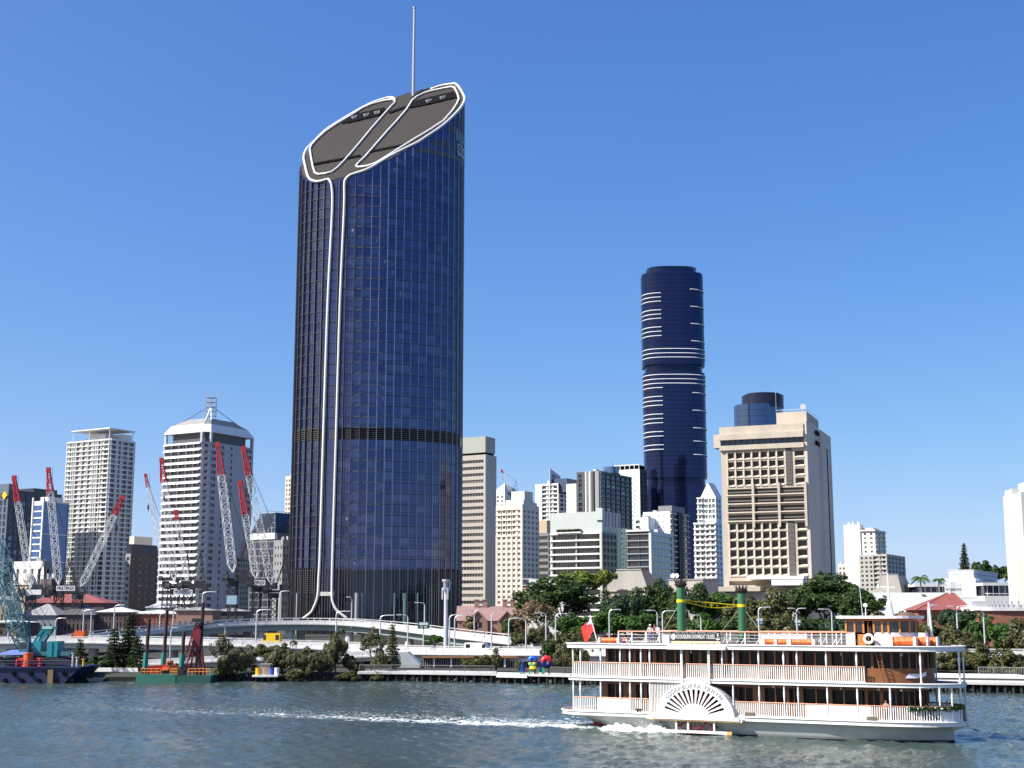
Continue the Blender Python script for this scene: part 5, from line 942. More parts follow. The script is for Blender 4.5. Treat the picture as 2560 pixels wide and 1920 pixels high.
b = Bld(1306, 1330, 1350, 470, 1490, GRID); o = b.root('scaffolded_building', 'small pinkish building with scaffold beside the white box', 'building'); m_ = MB(); m_.prism(b.poly(), 4, b.z(1466)); m_.build('wall', PINKB, o)
for k in range(5): m_ = MB(); m_.prism(b.poly(.7), b.z(1510) + k * 2.1, b.z(1510) + k * 2.1 + .16); m_.build('scaffold_deck', CREAM, o)
for q in b.poly(.6): m_ = MB(); m_.bar((*q, 4), (*q, b.z(1452)), .09); m_.build('scaffold_pole', GALV, o)
# ---- old warehouses at left, behind the expressway
def hip(o, a, c, Y, D, ze, zr, m, over=.5, name='roof', inset=None):
    ins = inset if inset is not None else min(D / 2, (c - a) / 2.2); b = MB()
    b.add([(a - over, Y - over, ze), (c + over, Y - over, ze), (c + over, Y + D + over, ze), (a - over, Y + D + over, ze), (a + ins, Y + D / 2, zr), (c - ins, Y + D / 2, zr)], [(0, 1, 5, 4), (1, 2, 5), (2, 3, 4, 5), (3, 0, 4), (3, 2, 1, 0)]); rf = b.build(name, m, o)
    if not hasattr(rf, 'zz'):
        n = max(4, int((c - a) / 1.6))
        for i in range(1, n):
            t = i / n; x0 = a - over + (c - a + 2 * over) * t; x1 = min(max(x0, a + ins), c - ins); f = 1 - abs(x1 - x0) / max(ins + over, .01); b = MB(); b.bar((x0, Y - over, ze + .04), (x0 + (x1 - x0) * max(f, 0.0), Y - over + (D / 2 + over) * max(f, .05), ze + (zr - ze) * max(f, .05) + .04), .06); b.build('roof_seam', m, rf)
    return rf
def warehouse(label, p0, p1, Y, yb, ye, yr, wall, roof, cols, D=16, rows=2, name='warehouse', cat='building'):
    a, c = at(p0, ye, Y).x, at(p1, ye, Y).x; ze, zr = zat(ye, Y), zat(yr, Y + D / 2); o = thing(name, label, cat, ((a + c) / 2, Y, 4)); H_ = ze - 4
    facade(o, (a, Y), (c, Y), 4, ze, even(c - a, cols, .34, .5, .5), [(H_ * (.5 + .5 * k / rows) - H_ * .12, H_ * (.5 + .5 * k / rows) + H_ * .16 - .2) for k in range(rows)], .35, wall, mull=2)
    b = MB(); b.prism([(a, Y + .8), (c, Y + .8), (c, Y + D), (a, Y + D)], 4, ze); b.build('core', wall, o); b = MB(); b.box(((a + c) / 2, Y + .1, ze - .15), (c - a + .4, .5, .3)); b.build('eave', CREAM if roof is ROOFW else roof, o); hip(o, a, c, Y, D, ze + .02, zr, roof); return o
warehouse('long red-roofed building behind the left cranes', 62, 262, 455, 1590, 1507, 1484, BROWNW, ROOFR, 14, 18)
warehouse('dark brown stone warehouse with slate-grey roof behind the expressway', 145, 236, 410, 1590, 1537, 1512, BROWNW, mat('dark_slate_roof', (.10, .10, .105), .6, var=.2, scale=.4), 8, 14, 3)
warehouse('grey-roofed shed left of the dark stone warehouse', 58, 140, 408, 1590, 1538, 1510, GREYC, ROOFG, 5, 14)
warehouse('long brown warehouse with a white roof strip beside the dark stone warehouse', 241, 330, 412, 1590, 1530, 1517, BROWNW, ROOFW, 9, 12, 3)
warehouse('red-brown verandah building with pale cornice behind the piling barge', 322, 442, 415, 1590, 1534, 1524, REDBR, ROOFW, 12, 14, 3)
warehouse('pinkish brick block with pale lower wall behind the MULTIPLEX crane', 440, 532, 405, 1590, 1526, 1518, PINKB, ROOFG, 6, 12, 2)
warehouse('stepped white-roofed pavilion behind the crane masts', 366, 430, 440, 1590, 1519, 1503, CONC, ROOFW, 6, 12)
warehouse('ornate sandstone building at the left edge of the picture', -40, 18, 400, 1590, 1499, 1488, SANDST, ROOFG, 4, 12, 2)
warehouse('low pale shed at the left edge behind the expressway', -40, 66, 380, 1590, 1556, 1550, BROWNW, ROOFW, 6, 10, 1)
warehouse('low dark colonnaded building under the beige mid-rise', 530, 610, 420, 1590, 1528, 1520, DGREY, ROOFG, 8, 12, 1)
b = Bld(30, 76, 104, 560, 1470); o = b.root('domed_building', 'cream stone building with small dome behind the leftmost crane', 'building'); H_ = b.z(1462) - 4; facade(o, b.L, b.C, 4, b.z(1462), even(b.w1, 4, .4, .4, .4), [(H_ - 7, H_ - 4.5), (H_ - 3.6, H_ - 1)], .5, SANDST, mull=1); facade(o, b.C, b.Rr, 4, b.z(1462), even(b.w2, 3, .4, .4, .4), [(H_ - 3.6, H_ - 1)], .5, SANDST, mull=1); shell(b, 4, b.z(1462), SANDST, o); m_ = MB(); m_.prism(b.poly(.5), b.z(1462), b.z(1459)); m_.build('cornice', CREAM, o); cc = (b.L + b.Rr) / 2; m_ = MB(); rr_ = [3.6 * math.cos(t) for t in (0, .35, .7, 1.05, 1.4)]
for k in range(4): m_.bar((cc.x, cc.y, b.z(1459) + 4.6 * math.sin(.35 * k)), (cc.x, cc.y, b.z(1459) + 4.6 * math.sin(.35 * (k + 1))), rr_[k], n=20, r2=rr_[k + 1])
m_.build('dome', CREAM, o)
block("brown_building", 'plain brown block between the cream dome and the white gridded tower', 100, 128, 158, 590, 1470, 1447, BROWNW, 3.5, (3, .4, .45), (3, .4, .45), .3)
block('apartment_building', 'grey concrete block with small windows beside the blue tower foot', 684, 706, 730, 560, 1400, 1350, GREYC, 3.2, (3, .35, .4), (3, .4, .4), .4, wall2=SANDST)
# ================================================================== TOWER CRANES
def tower_crane(label, base, tip, Y, red, mast_px=None, wj=1.7, sign=None, dirn=1, thin=False, tipY=0, ztop=None, lat=None, box=False, group='tower cranes on the building site'):
    """base / tip: photo pixels of the jib's foot and head; red = share of the jib that is red"""
    B_, T_ = at(*base, Y), at(*tip, Y + tipY); mx = at(mast_px if mast_px is not None else base[0] + 8 * dirn, base[1], Y).x; k = .7 if thin else 1
    o = thing('tower_crane', label, 'crane', (mx, Y, 4), group=group); zb = B_.z - 1.2
    b = MB(); n = max(6, int((zb - 4) / 2.6)); b.lattice((mx, Y, 4), (mx, Y, zb - 2.6), 2.3 * k, 2.3 * k, n, .14 * k); b.build('mast', DARKM, o)
    b = MB(); b.bar((mx, Y, zb - 2.6), (mx, Y, zb - 1.2), 1.7 * k, n=14); b.build('slew_ring', DARKM, o)
    b = MB(); b.box((mx + 1.9 * dirn * k, Y, zb - .7), (6.4 * k, 2.2 * k, .7 * k)); b.box((mx + 3.2 * dirn * k, Y, zb + .5 * k), (2.6 * k, 2.0 * k, 1.6 * k)); b.build('machinery_deck', DARKM, o)
    b = MB(); b.box((mx + 5.2 * dirn * k, Y, zb - .9), (1.3 * k, 2.6 * k, 1.9 * k)); b.build('counterweight', DARKM, o)
    b = MB(); b.box((mx - 1.9 * dirn * k, Y - 1.9 * k, zb - .3), (1.7 * k, 1.5 * k, 2.0 * k), mi=0); b.box((mx - 1.9 * dirn * k, Y - 2.68 * k, zb), (1.4 * k, .08, 1.0 * k), mi=1); b.build('cab', [DARKM, GL[3]], o)
    ap = Vector((mx + 3.4 * dirn * k, Y, zb + 9.5 * k)); b = MB()
    for s in (-1, 1):
        for f in (mx + .4 * dirn, mx + 4.8 * dirn * k): b.bar((f, Y + s * 1.1 * k, zb), ap + Vector((0, s * .4, 0)), .12 * k)
    b.bar((mx + 1.9 * dirn * k, Y, zb + 4.8 * k), (mx + 4.2 * dirn * k, Y, zb + 4.8 * k), .1 * k); b.build('a_frame', DARKM, o)
    r0 = B_.lerp(T_, 1 - red); L = (T_ - B_).length; nb = max(6, int(L * (1 - red) / (wj * .95))); j = MB(); f0 = B_.lerp(T_, .06)
    up = Vector((0, 1, 0)); j.lattice(f0, r0, wj * k, wj * k * .92, nb, lat or .062 * k, up=up)
    t = (T_ - B_).normalized(); x = t.cross(up).normalized()
    for s in (-1, 1): j.bar(B_ + up * s * .5, f0 + up * s * wj * k / 2 + x * wj * k / 2, .14 * k); j.bar(B_ + up * s * .5, f0 + up * s * wj * k / 2 - x * wj * k / 2, .14 * k)
    j.build('jib', JIBW, o)
    j = MB(); j.lattice(r0, r0.lerp(T_, .92), wj * k * .92, .8 * k, max(4, int(L * red / 1.5)), (lat or .105 * k) * 1.25, up=up); j.build('jib_head', REDP, o); j = MB(); j.box(T_.lerp(r0, .05), (1.3 * k, .9 * k, 1.6 * k)); j.build('head_block', REDP, o)
    b = MB(); b.bar(ap, r0.lerp(T_, .8), .045, n=3); b.bar(ap + Vector((0, .6, 0)), r0.lerp(T_, .5), .045, n=3); b.build('luffing_rope', DARKM, o)
    hx = T_ + x * (-1.4 if T_.x < B_.x else 1.4); hz = T_.z - L * .3; b = MB(); b.bar(hx, (hx.x, hx.y, hz), .05, n=3); b.build('hoist_rope', DARKM, o); b = MB(); b.box((hx.x, hx.y, hz - .7), (.5, .4, 1.5)); b.bar((hx.x, hx.y, hz - 1.4), (hx.x, hx.y, hz - 2.1), .13); b.build('hook_block', DARKM, o)
    if sign:
        sx, sz, txt = sign; sp = Vector((mx + sx * k, Y - 1.9 * k, zb + sz)); b = MB(); b.box(sp, (5.6 * k, .14, 1.5 * k)); b.build('sign_board', WHITE, o)
        if txt: text_on(txt, 1.4 * k, BLACK, o, sp + Vector((0, -.1, 0)) - ROOTLOC[o.name], (1, 0, 0), width=5.0 * k)
    if box: b = MB(); b.box((mx, Y - .1, (zat(1511, Y) + zat(1489, Y)) / 2), (2.9, 2.9, zat(1489, Y) - zat(1511, Y))); b.build('mast_cabin', mat('cabin_blue', (.36, .50, .60), .5), o)
    return o
tower_crane('leftmost tower crane, white jib with red head leaning left', (77, 1469), (35, 1192), 420, .23, 78, sign=(1, -.2, ''), group='tower cranes on the building site')
tower_crane('second tower crane from left, jib nearly upright before the white gridded tower', (146, 1462), (121, 1172), 430, .2, 149, 1.9)
tower_crane('tower crane with jib leaning right across the white gridded tower', (203, 1466), (306, 1243), 415, .2, 196, 1.7, sign=(-3.2, .6, 'MULTIPLEX'), dirn=-1)
tower_crane('thin distant-looking white crane with small red head left of the pyramid-roofed tower', (413, 1434), (364, 1187), 440, .13, 415, 1.7, thin=True, lat=.06)
tower_crane('crane with solid red head over the left edge of the pyramid-roofed tower', (436, 1453), (404, 1148), 425, .19, 439, 2.0)
tower_crane('crane mast carrying the large white MULTIPLEX board', (468, 1452), (440, 1280), 412, .12, 471, 1.3, sign=(-1.0, -2.2, 'MULTIPLEX'), lat=.06)
tower_crane('widest white lattice crane before the right half of the pyramid-roofed tower, blue cabin on mast', (582, 1432), (544, 1108), 400, .25, 584, 2.2, box=True, lat=.075)
tower_crane('shorter crane with slim red head, second from the blue tower', (640, 1447), (600, 1205), 410, .34, 643, 1.9, sign=(0, 0, 'MULTIPLEX'))
tower_crane('crane nearest the blue glass tower, long jib with red head', (679, 1462), (608, 1118), 405, .21, 684, 2.0)
tower_crane('tiny purple-white crane jib over the cream hotel', (1277, 1228), (1254, 1176), 1040, .12, 1279, 2.2, lat=.13)

# ================================================================== WORK BARGES
NAVY = mat('barge_navy', (.014, .022, .075), .5, var=.25, scale=.5); TEAL = mat('crane_teal', (.02, .27, .31), .4, var=.12, scale=.6); TEALD = mat('crane_teal_dark', (.055, .16, .18), .5, var=.2, scale=.8); ORNG = mat('safety_orange', (.72, .11, .02), .5, var=.1, scale=1); YEL = mat('crane_yellow', (.70, .42, .02), .5)
def navy_barge():
    Y = 231; a, c = at(-90, 1700, Y).x, at(200, 1700, Y).x; zt = zat(1667, Y); o = thing('work_barge', 'navy blue work barge moored at the left edge', 'barge', ((a + c) / 2, Y + 5, 0)); b = MB()
    b.add([(a, Y, -.6), (c - 3.2, Y, -.6), (c, Y, zt), (a, Y, zt), (a, Y + 12, -.6), (c - 3.2, Y + 12, -.6), (c, Y + 12, zt), (a, Y + 12, zt)], [(0, 1, 2, 3), (7, 6, 5, 4), (0, 4, 5, 1), (1, 5, 6, 2), (2, 6, 7, 3), (3, 7, 4, 0)]); b.build('hull', NAVY, o)
    b = MB(); b.box(((a + c) / 2, Y - .12, zt - .12), (c - a, .3, .22)); b.build('rub_rail', NAVY, o); g = random.Random(4)
    for i in range(9): x = at(14 + i * 21, 1690, Y).x; b = MB(); b.bar((x, Y - .02, .45 + (i % 2) * 1.1), (x, Y - .3, .45 + (i % 2) * 1.1), .36, n=12); b.build('tyre_fender', BLACK, o)
    b = MB(); b.box((at(128, 1680, Y).x, Y - .2, 1.1), (.9, .35, 2.2)); b.build('timber_fender', mat('old_timber', (.22, .16, .08), .9), o)
    for i in range(26): x = a + 1 + (c - a - 2) * i / 25; b = MB(); b.box((x, Y + .15, zt + .5), (.1, .1, 1.0)); b.build('stanchion', NAVY, o)
    b = MB(); b.tube([(a + 1, Y + .15, zt + 1), (c - 1, Y + .15, zt + 1)], .05, 5); b.tube([(a + 1, Y + .15, zt + .55), (c - 1, Y + .15, zt + .55)], .04, 5); b.build('rail', NAVY, o)
    for px_, h in ((183, 1.4), (199, 1.1), (172, 2.1)): x = at(px_, 1660, Y).x; b = MB(); b.bar((x, Y + 2, zt), (x, Y + 2, zt + h), .18, n=10); b.bar((x, Y + 2, zt + h), (x, Y + 2, zt + h + .15), .32, n=10); b.build('bollard', YEL if px_ == 199 else CONC, o)
    # loose gear on deck, each its own thing
    for k, (px_, w_, h, m, lab, cat) in enumerate(((62, 1.6, 2.1, ORNG, 'bright orange upright drum on the navy barge', 'drum'), (44, 1.5, 1.5, REDP, 'red crumpled hose bundle left of the orange drum', 'hose'), (84, 2.0, 1.5, REDP, 'red crumpled hose bundle right of the orange drum', 'hose'))):
        x = at(px_, 1660, Y).x; t = thing('deck_drum' if k == 0 else 'hose_bundle', lab, cat, (x, Y + 1.6, zt)); b = MB()
        if k == 0: b.bar((x, Y + 1.6, zt), (x, Y + 1.6, zt + h), w_ / 2, n=18); b.build('drum', m, t); b = MB(); b.bar((x, Y + 1.6, zt + h), (x, Y + 1.6, zt + h + .12), w_ / 2 + .06, n=18); b.build('lid', m, t)
        else:
            for i in range(4): b = MB(); b.tube([Vector((x + w_ / 2 * math.cos(q), Y + 1.6 + .4 * math.sin(q * 2), zt + .18 + .3 * i + .15 * math.sin(q + i))) for q in [j * .6 for j in range(11)]], .16, 6); b.build('hose_coil', m, t)
    for px_, lab in ((20, 'blue tarpaulin shelter on the navy barge below the teal crane boom'),):
        x = at(px_, 1660, Y).x; t = thing('tarpaulin_shelter', lab, 'shelter', (x, Y + 4, zt)); b = MB(); b.add([(x - 3, Y + 2, zt + 1.9), (x + 3, Y + 2, zt + 1.9), (x + 3, Y + 6, zt + 1.9), (x - 3, Y + 6, zt + 1.9), (x - 1, Y + 4, zt + 2.7), (x + 1, Y + 4, zt + 2.7)], [(0, 1, 5, 4), (1, 2, 5), (2, 3, 4, 5), (3, 0, 4)]); b.build('canopy', mat('tarp_blue', (.10, .17, .42), .7), t)
        for i in (-2.8, 2.8):
            for j in (2.2, 5.8): b = MB(); b.bar((x + i, Y + j, zt), (x + i, Y + j, zt + 1.9), .06); b.build('pole', GALV, t)
        b = MB(); b.box((x, Y + 4, zt + .5), (2.2, 1.2, 1)); b.build('crate', CONC, t)
    return zt, Y
ZT, YB = navy_barge()
def teal_crane():
    Y = YB + 5.5; P = lambda x, y: at(x, y, Y); c = P(92, 1648); o = thing('crawler_crane', 'teal crawler crane with lattice boom on the navy barge', 'crane', (c.x, Y, ZT))
    for s in (-1, 1):
        b = MB(); prof = [(c.x + 4.6 * math.cos(t) * (1 if abs(math.cos(t)) > .2 else 1) + (2 if math.cos(t) > 0 else -2), ZT + .75 + .72 * math.sin(t)) for t in [k * math.pi / 8 for k in range(16)]]
        ys = Y + s * 2.1; b.frustum([(x, ys - .5, z) for x, z in prof], [(x, ys + .5, z) for x, z in prof]); b.build('crawler_track', DARKM, o)
    zd = ZT + 1.7; b = MB(); b.bar((c.x, Y, zd - .3), (c.x, Y, zd), 1.9, n=20); b.box((c.x, Y, ZT + .9), (4, 3.4, .8)); b.build('car_body', DARKM, o)
    b = MB(); b.box((c.x + 1.5, Y, zd + .35), (9.2, 3.2, .7)); b.build('turntable_deck', TEALD, o)
    b = MB(); x0, x1 = P(90, 1640).x, P(108, 1640).x; b.box(((x0 + x1) / 2, Y, zd + 1.5), (x1 - x0, 3.1, 1.9)); b.build('engine_house', TEAL, o); x0, x1 = P(125, 1640).x, P(151, 1640).x; b = MB(); b.box(((x0 + x1) / 2, Y, zd + 1.1), (x1 - x0, 3.6, 2.6)); b.build('counterweight', TEAL, o); b = MB(); b.box(((x0 + x1) / 2, Y - 1.85, zd + 1.1), (.12, .1, 2.4)); b.build('weight_joint', TEALD, o)
    x0 = P(70, 1640).x; b = MB(); b.box((x0, Y - 1.7, zd + 1.5), (1.6, 1.3, 1.6), mi=0); b.box((x0 - .2, Y - 2.37, zd + 1.7), (1.1, .06, .8), mi=1); b.build('cab', [TEALD, GL[1]], o)
    for s in (-1, 1): b = MB(); b.bar(P(80, 1620) + Vector((0, s * 1.2, 0)), P(117, 1568) + Vector((0, s * 1.0, 0)), .26); b.bar(P(86, 1632) + Vector((0, s * 1.2, 0)), P(131, 1570) + Vector((0, s * 1.0, 0)), .26); b.build('gantry_leg', TEAL, o)
    b = MB(); b.bar(P(101, 1590) + Vector((0, -1, 0)), P(109, 1592) + Vector((0, -1, 0)), .2); b.bar(P(101, 1590) + Vector((0, 1, 0)), P(109, 1592) + Vector((0, 1, 0)), .2); b.build('gantry_tie', TEAL, o); b = MB(); b.box((P(117, 1568) + P(131, 1570)) / 2, (1.7, 2.6, .45)); b.build('gantry_head', mat('pale_teal', (.35, .62, .50), .5), o)
    foot, mid, tip = P(64, 1640), P(46, 1560), P(-14, 1350)
    b = MB(); b.lattice(foot, mid, 1.2, 2.9, 6, .1); b.lattice(mid, tip, 2.9, 2.6, 10, .085); b.build('boom', TEALD, o)
    b = MB(); g = random.Random(2); q = P(50, 1572)
    for k in range(5): b.box(q + Vector((g.uniform(-1.2, 1.2), g.uniform(-1, 1), g.uniform(-1.2, 1.6))), (g.uniform(.6, 2.2), 1.2, g.uniform(.3, .7)), rz=g.uniform(0, 1))
    b.build('boom_hoist', TEALD, o); b = MB(); b.bar(P(30, 1560), P(42, 1590), .25); b.build('backstop', YEL, o)
    for a, c_ in (((117, 1568), (20, 1440)), ((117, 1568), (0, 1380)), ((60, 1460), (80, 1620)), ((131, 1570), (30, 1400))): b = MB(); b.bar(P(*a), P(*c_), .05, n=3); b.build('stay_rope', TEALD, o)
    # luffing jib struts seen as a spray of bars behind the boom
    b = MB(); b.lattice(P(44, 1600), P(8, 1400), 2.0, 2.2, 9, .06); b.lattice(P(70, 1610), P(28, 1470), .9, .9, 8, .05); b.build('luffing_strut', mat('pale_teal_steel', (.30, .44, .45), .5), o)
teal_crane()
GRNB = mat('barge_green', (.035, .17, .12), .5, var=.25, scale=.6); RUST = mat('rusty_pile', (.052, .024, .018), .8, var=.3, scale=1.0); MAROON = mat('piling_maroon', (.20, .02, .03), .5, var=.2, scale=.8)
def green_barge():
    Y = 233; a, c = at(332, 1700, Y).x, at(527, 1700, Y).x; zt = zat(1690, Y) + .25; o = thing('piling_barge', 'green piling barge with four rusty spud piles', 'barge', ((a + c) / 2, Y + 5, 0))
    m = at(440, 1700, Y).x; b = MB(); b.prism([(a + .5, Y), (m - .1, Y), (m - .1, Y + 9), (a + .5, Y + 9)], -.5, zt); b.build('pontoon', GRNB, o); b = MB(); b.prism([(m + .1, Y - .2), (c, Y - .2), (c, Y + 9), (m + .1, Y + 9)], -.5, zt - .2); b.build('pontoon', mat('barge_green_dark', (.018, .09, .07), .5, var=.2, scale=.5), o)
    for (xb, xt, yt, sl0, sl1, yy) in ((361, 373, 1547, 1670, 1632, 1.5), (406, 418, 1525, 1668, 1632, 6), (452, 460, 1579, 1668, 1634, 1.2), (498, 508, 1507, 1680, 1634, 3)):
        B_ = at(xb, 1690, Y + yy); T_ = at(xt, yt, Y + yy); S0, S1 = B_.lerp(T_, (1690 - sl0) / (1690 - yt)), B_.lerp(T_, (1690 - sl1) / (1690 - yt)); b = MB(); b.bar((B_.x, B_.y, -1.5), T_, .3, n=16); pl = b.build('spud_pile', RUST, o); b = MB(); b.bar(S0, S1, .45, n=8); b.build('pile_sleeve', mat('sleeve_green', (.02, .20, .15), .5), o)
        b = MB(); b.box((B_.x, B_.y, zt + .35), (1.1, 1.1, .9)); b.build('sleeve_foot', DARKM, o)
    h = at(494, 1558, Y + 2.4)
    for q in ((455, 1688), (482, 1686), (506, 1688)): b = MB(); b.lattice(at(*q, Y + 2.2), h + Vector((0, .0, 0)), .9, .5, 7, .07); b.build('leader_leg', MAROON, o)
    b = MB(); b.box(h + Vector((0, 0, -2.6)), (1.3, 1.2, 3.0)); b.build('leader_head', MAROON, o); b = MB(); b.box(h + Vector((0, 0, .5)), (1.6, 1.6, .6)); b.build('crown_block', DARKM, o); b = MB(); b.bar(h + Vector((-2, 0, -.7)), h + Vector((4.5, 0, .3)), .12); b.build('cathead', DARKM, o)
    for k, (p0, p1) in enumerate(((352, 400), (424, 442), (470, 524))):
        x0, x1 = at(p0, 1685, Y).x, at(p1, 1685, Y).x; b = MB()
        for z in (.45, .95): b.tube([(x0, Y + .2, zt + z), (x1, Y + .2, zt + z)], .05, 5)
        for i in range(7): x = x0 + (x1 - x0) * i / 6; b.bar((x, Y + .2, zt - .2), (x, Y + .2, zt + .98), .045)
        b.build('guard_rail', mat('rail_orange_yellow', (.75, .28, .03), .5), o)
    ex = at(428, 1685, Y + 4); t = thing('excavator', 'orange excavator on the green piling barge', 'excavator', (ex.x, ex.y, zt)); t.scale = (.68, .68, .62)
    for s in (-1, 1): b = MB(); b.box((ex.x, ex.y + s * 1.2, zt + .4), (4.2, .7, .8)); b.build('track', DARKM, t)
    b = MB(); b.frustum([(ex.x - 2.3, ex.y - 1.5, zt + .9), (ex.x + 2.4, ex.y - 1.5, zt + .9), (ex.x + 2.4, ex.y + 1.5, zt + .9), (ex.x - 2.3, ex.y + 1.5, zt + .9)], [(ex.x - 1.5, ex.y - 1.3, zt + 2.5), (ex.x + 1.9, ex.y - 1.3, zt + 2.2), (ex.x + 1.9, ex.y + 1.3, zt + 2.2), (ex.x - 1.5, ex.y + 1.3, zt + 2.5)]); b.build('house', ORNG, t); b = MB(); b.frustum([(ex.x - 1.2, ex.y - 1.45, zt + 2.2), (ex.x + .6, ex.y - 1.45, zt + 2.2), (ex.x + .6, ex.y, zt + 2.2), (ex.x - 1.2, ex.y, zt + 2.2)], [(ex.x - .7, ex.y - 1.3, zt + 3.5), (ex.x + .4, ex.y - 1.3, zt + 3.5), (ex.x + .4, ex.y, zt + 3.5), (ex.x - .7, ex.y, zt + 3.5)]); b.build('cab', ORNG, t); b = MB(); b.box((ex.x - .2, ex.y - 1.45, zt + 2.75), (1.0, .1, .6)); b.build('cab_window', GL[0], t); b = MB(); b.bar((ex.x + 1, ex.y, zt + 2.6), (ex.x + 5.2, ex.y, zt + 1.5), .3); b.bar((ex.x + 5.2, ex.y, zt + 1.5), (ex.x + 5.6, ex.y, zt + .3), .22); b.build('arm', RUST, t)
    bx = at(384, 1680, Y + 4); t = thing('skip_bin', 'red steel skip on the green piling barge', 'skip', (bx.x, bx.y, zt)); t.scale = (.8, .8, .7); b = MB(); b.frustum([(bx.x - 2.2, bx.y - 1, zt), (bx.x + 2.2, bx.y - 1, zt), (bx.x + 2.2, bx.y + 1, zt), (bx.x - 2.2, bx.y + 1, zt)], [(bx.x - 2.7, bx.y - 1.2, zt + 1.5), (bx.x + 2.7, bx.y - 1.2, zt + 2.2), (bx.x + 2.7, bx.y + 1.2, zt + 2.2), (bx.x - 2.7, bx.y + 1.2, zt + 1.5)]); b.build('body', mat('skip_red', (.55, .03, .02), .5), t)
    for i in (-1.2, 0, 1.2): b = MB(); b.box((bx.x + i, bx.y - 1.14, zt + .9), (.14, .12, 1.4)); b.build('rib', MAT['skip_red'], t)
green_barge()
def small_float():
    Y = 236; a, c = at(630, 1690, Y).x, at(694, 1690, Y).x; z = zat(1688, Y); o = thing('service_pontoon', 'small white service pontoon with drums between the mangroves', 'pontoon', ((a + c) / 2, Y, 0)); b = MB(); b.box(((a + c) / 2, Y + 2, z - .15), (c - a, 4, .3)); b.build('deck', CONCL, o)
    for i in range(4): b = MB(); x = a + .6 + (c - a - 1.2) * i / 3; b.bar((x, Y + .8, -1), (x, Y + .8, z - .3), .2, n=8); b.build('pile', DARKM, o)
    for k, (px_, m, lab) in enumerate(((641, YEL, 'yellow drum at the left end of the service pontoon'), (676, mat('drum_blue', (.03, .06, .40), .5), 'blue drum on the service pontoon'), (688, WHITE, 'white drum at the right end of the service pontoon'))): x = at(px_, 1685, Y).x; t = thing('drum', lab, 'drum', (x, Y + 1.5, z)); b = MB(); b.bar((x, Y + 1.5, z), (x, Y + 1.5, z + 1.1), .45, n=14); b.build('shell', m, t); b = MB(); b.bar((x, Y + 1.5, z + 1.1), (x, Y + 1.5, z + 1.18), .48, n=14); b.build('lid', m, t)
    x = at(659, 1685, Y).x; t = thing('site_shed', 'small pale site cabin on the service pontoon', 'cabin', (x, Y + 2, z)); b = MB(); b.box((x, Y + 2, z + .85), (1.6, 1.4, 1.7)); b.build('wall', SANDST, t); b = MB(); b.box((x, Y + 2, z + 1.78), (1.9, 1.7, .14)); b.build('roof', GREYC, t); b = MB(); b.box((x + .2, Y + 1.28, z + .7), (.6, .06, 1.4)); b.build('door', PINKB, t)
    x = at(240, 1700, 238).x; t = thing('dinghy', 'tiny pale dinghy at the foot of the hoarding', 'boat', (x, 238, 0)); b = MB(); b.frustum([(x - 1, 237.5, -.1), (x + 1, 237.5, -.1), (x + 1, 238.5, -.1), (x - 1, 238.5, -.1)], [(x - 1.5, 237.2, .5), (x + 1.6, 237.2, .6), (x + 1.6, 238.8, .6), (x - 1.5, 238.8, .5)]); b.build('hull', CREAM, t); b = MB(); b.box((x, 238, .55), (.3, 1.4, .1)); b.build('thwart', WHITE, t)
small_float()
# ================================================================== VEHICLES ON THE ROADS
def vehicle(label, px, Y, length, height, m, kind, path, off, name='car', cat='car', flip=1):
    pth, N = path; i = min(range(len(pth)), key=lambda k: abs(1280 + FPX * pth[k].x / pth[k].y * 1.016 - px)); p = pth[i] + N[i] * off; t = (pth[min(i + 1, len(pth) - 1)] - pth[max(i - 1, 0)]).normalized(); z = p.z - 1.55 + .085
    o = thing(name, label, cat, (p.x, p.y, z), math.atan2(t.y, t.x)); L, H_ = length, height; w_ = .95 if kind != 'truck' else 1.15
    prof = {'van': [(-.5, .18), (.5, .18), (.5, 1.0), (.46, 1.0), (-.28, .99), (-.42, .55), (-.5, .48)], 'car': [(-.5, .2), (.5, .2), (.5, .55), (.44, .62), (.28, 1.0), (-.12, 1.0), (-.28, .62), (-.48, .52)], 'truck': [(-.5, .15), (.5, .15), (.5, 1), (-.22, 1), (-.24, .8), (-.46, .78), (-.5, .5)]}[kind]
    q = [(x * L * flip, zz * H_) for x, zz in prof]; b = MB(); b.frustum([(x, -w_, zz) for x, zz in q], [(x, w_, zz) for x, zz in q]); b.build('body', m, o, local=True)
    for s in (-1, 1):
        for (x0, x1, z0, z1) in {'van': ((-.36, -.22, .56, .88), (.27, .45, .56, .88)), 'car': ((-.2, .04, .64, .93), (.07, .34, .64, .93)), 'truck': ((-.42, -.3, .5, .74),)}[kind]:
            b = MB(); b.box(((x0 + x1) / 2 * L * flip, s * (w_ + .01), (z0 + z1) / 2 * H_), ((x1 - x0) * L, .04, (z1 - z0) * H_)); b.build('window', GL[0], o, local=True)
    for x in (-.32, .32):
        for s in (-1, 1): b = MB(); b.bar((x * L, s * (w_ - .2), .33), (x * L, s * (w_ + .02), .33), .33, n=14); wl = b.build('wheel', BLACK, o, local=True); b = MB(); b.bar((x * L, s * (w_ + .021), .33), (x * L, s * (w_ + .04), .33), .18, n=10); b.build('hub', GALV, wl, local=True)
    return o
MP = (MID[1], MID[2])
vehicle('yellow van driving on the riverside expressway', 674, 275, 3.9, 3.0, mat('van_yellow', (.85, .55, .01), .35), 'van', MP, 2.4, 'van', 'van')
vehicle('small white car left of the yellow van on the expressway', 560, 275, 4.4, 1.75, WHITE, 'car', MP, 2.4)
vehicle('grey car on the expressway in front of the tower foot', 905, 275, 4.4, 1.8, GREYC, 'car', MP, 5.6, flip=-1)
vehicle('dark car on the expressway at far left', 64, 275, 4.4, 1.8, DARKM, 'car', MP, 2.4)
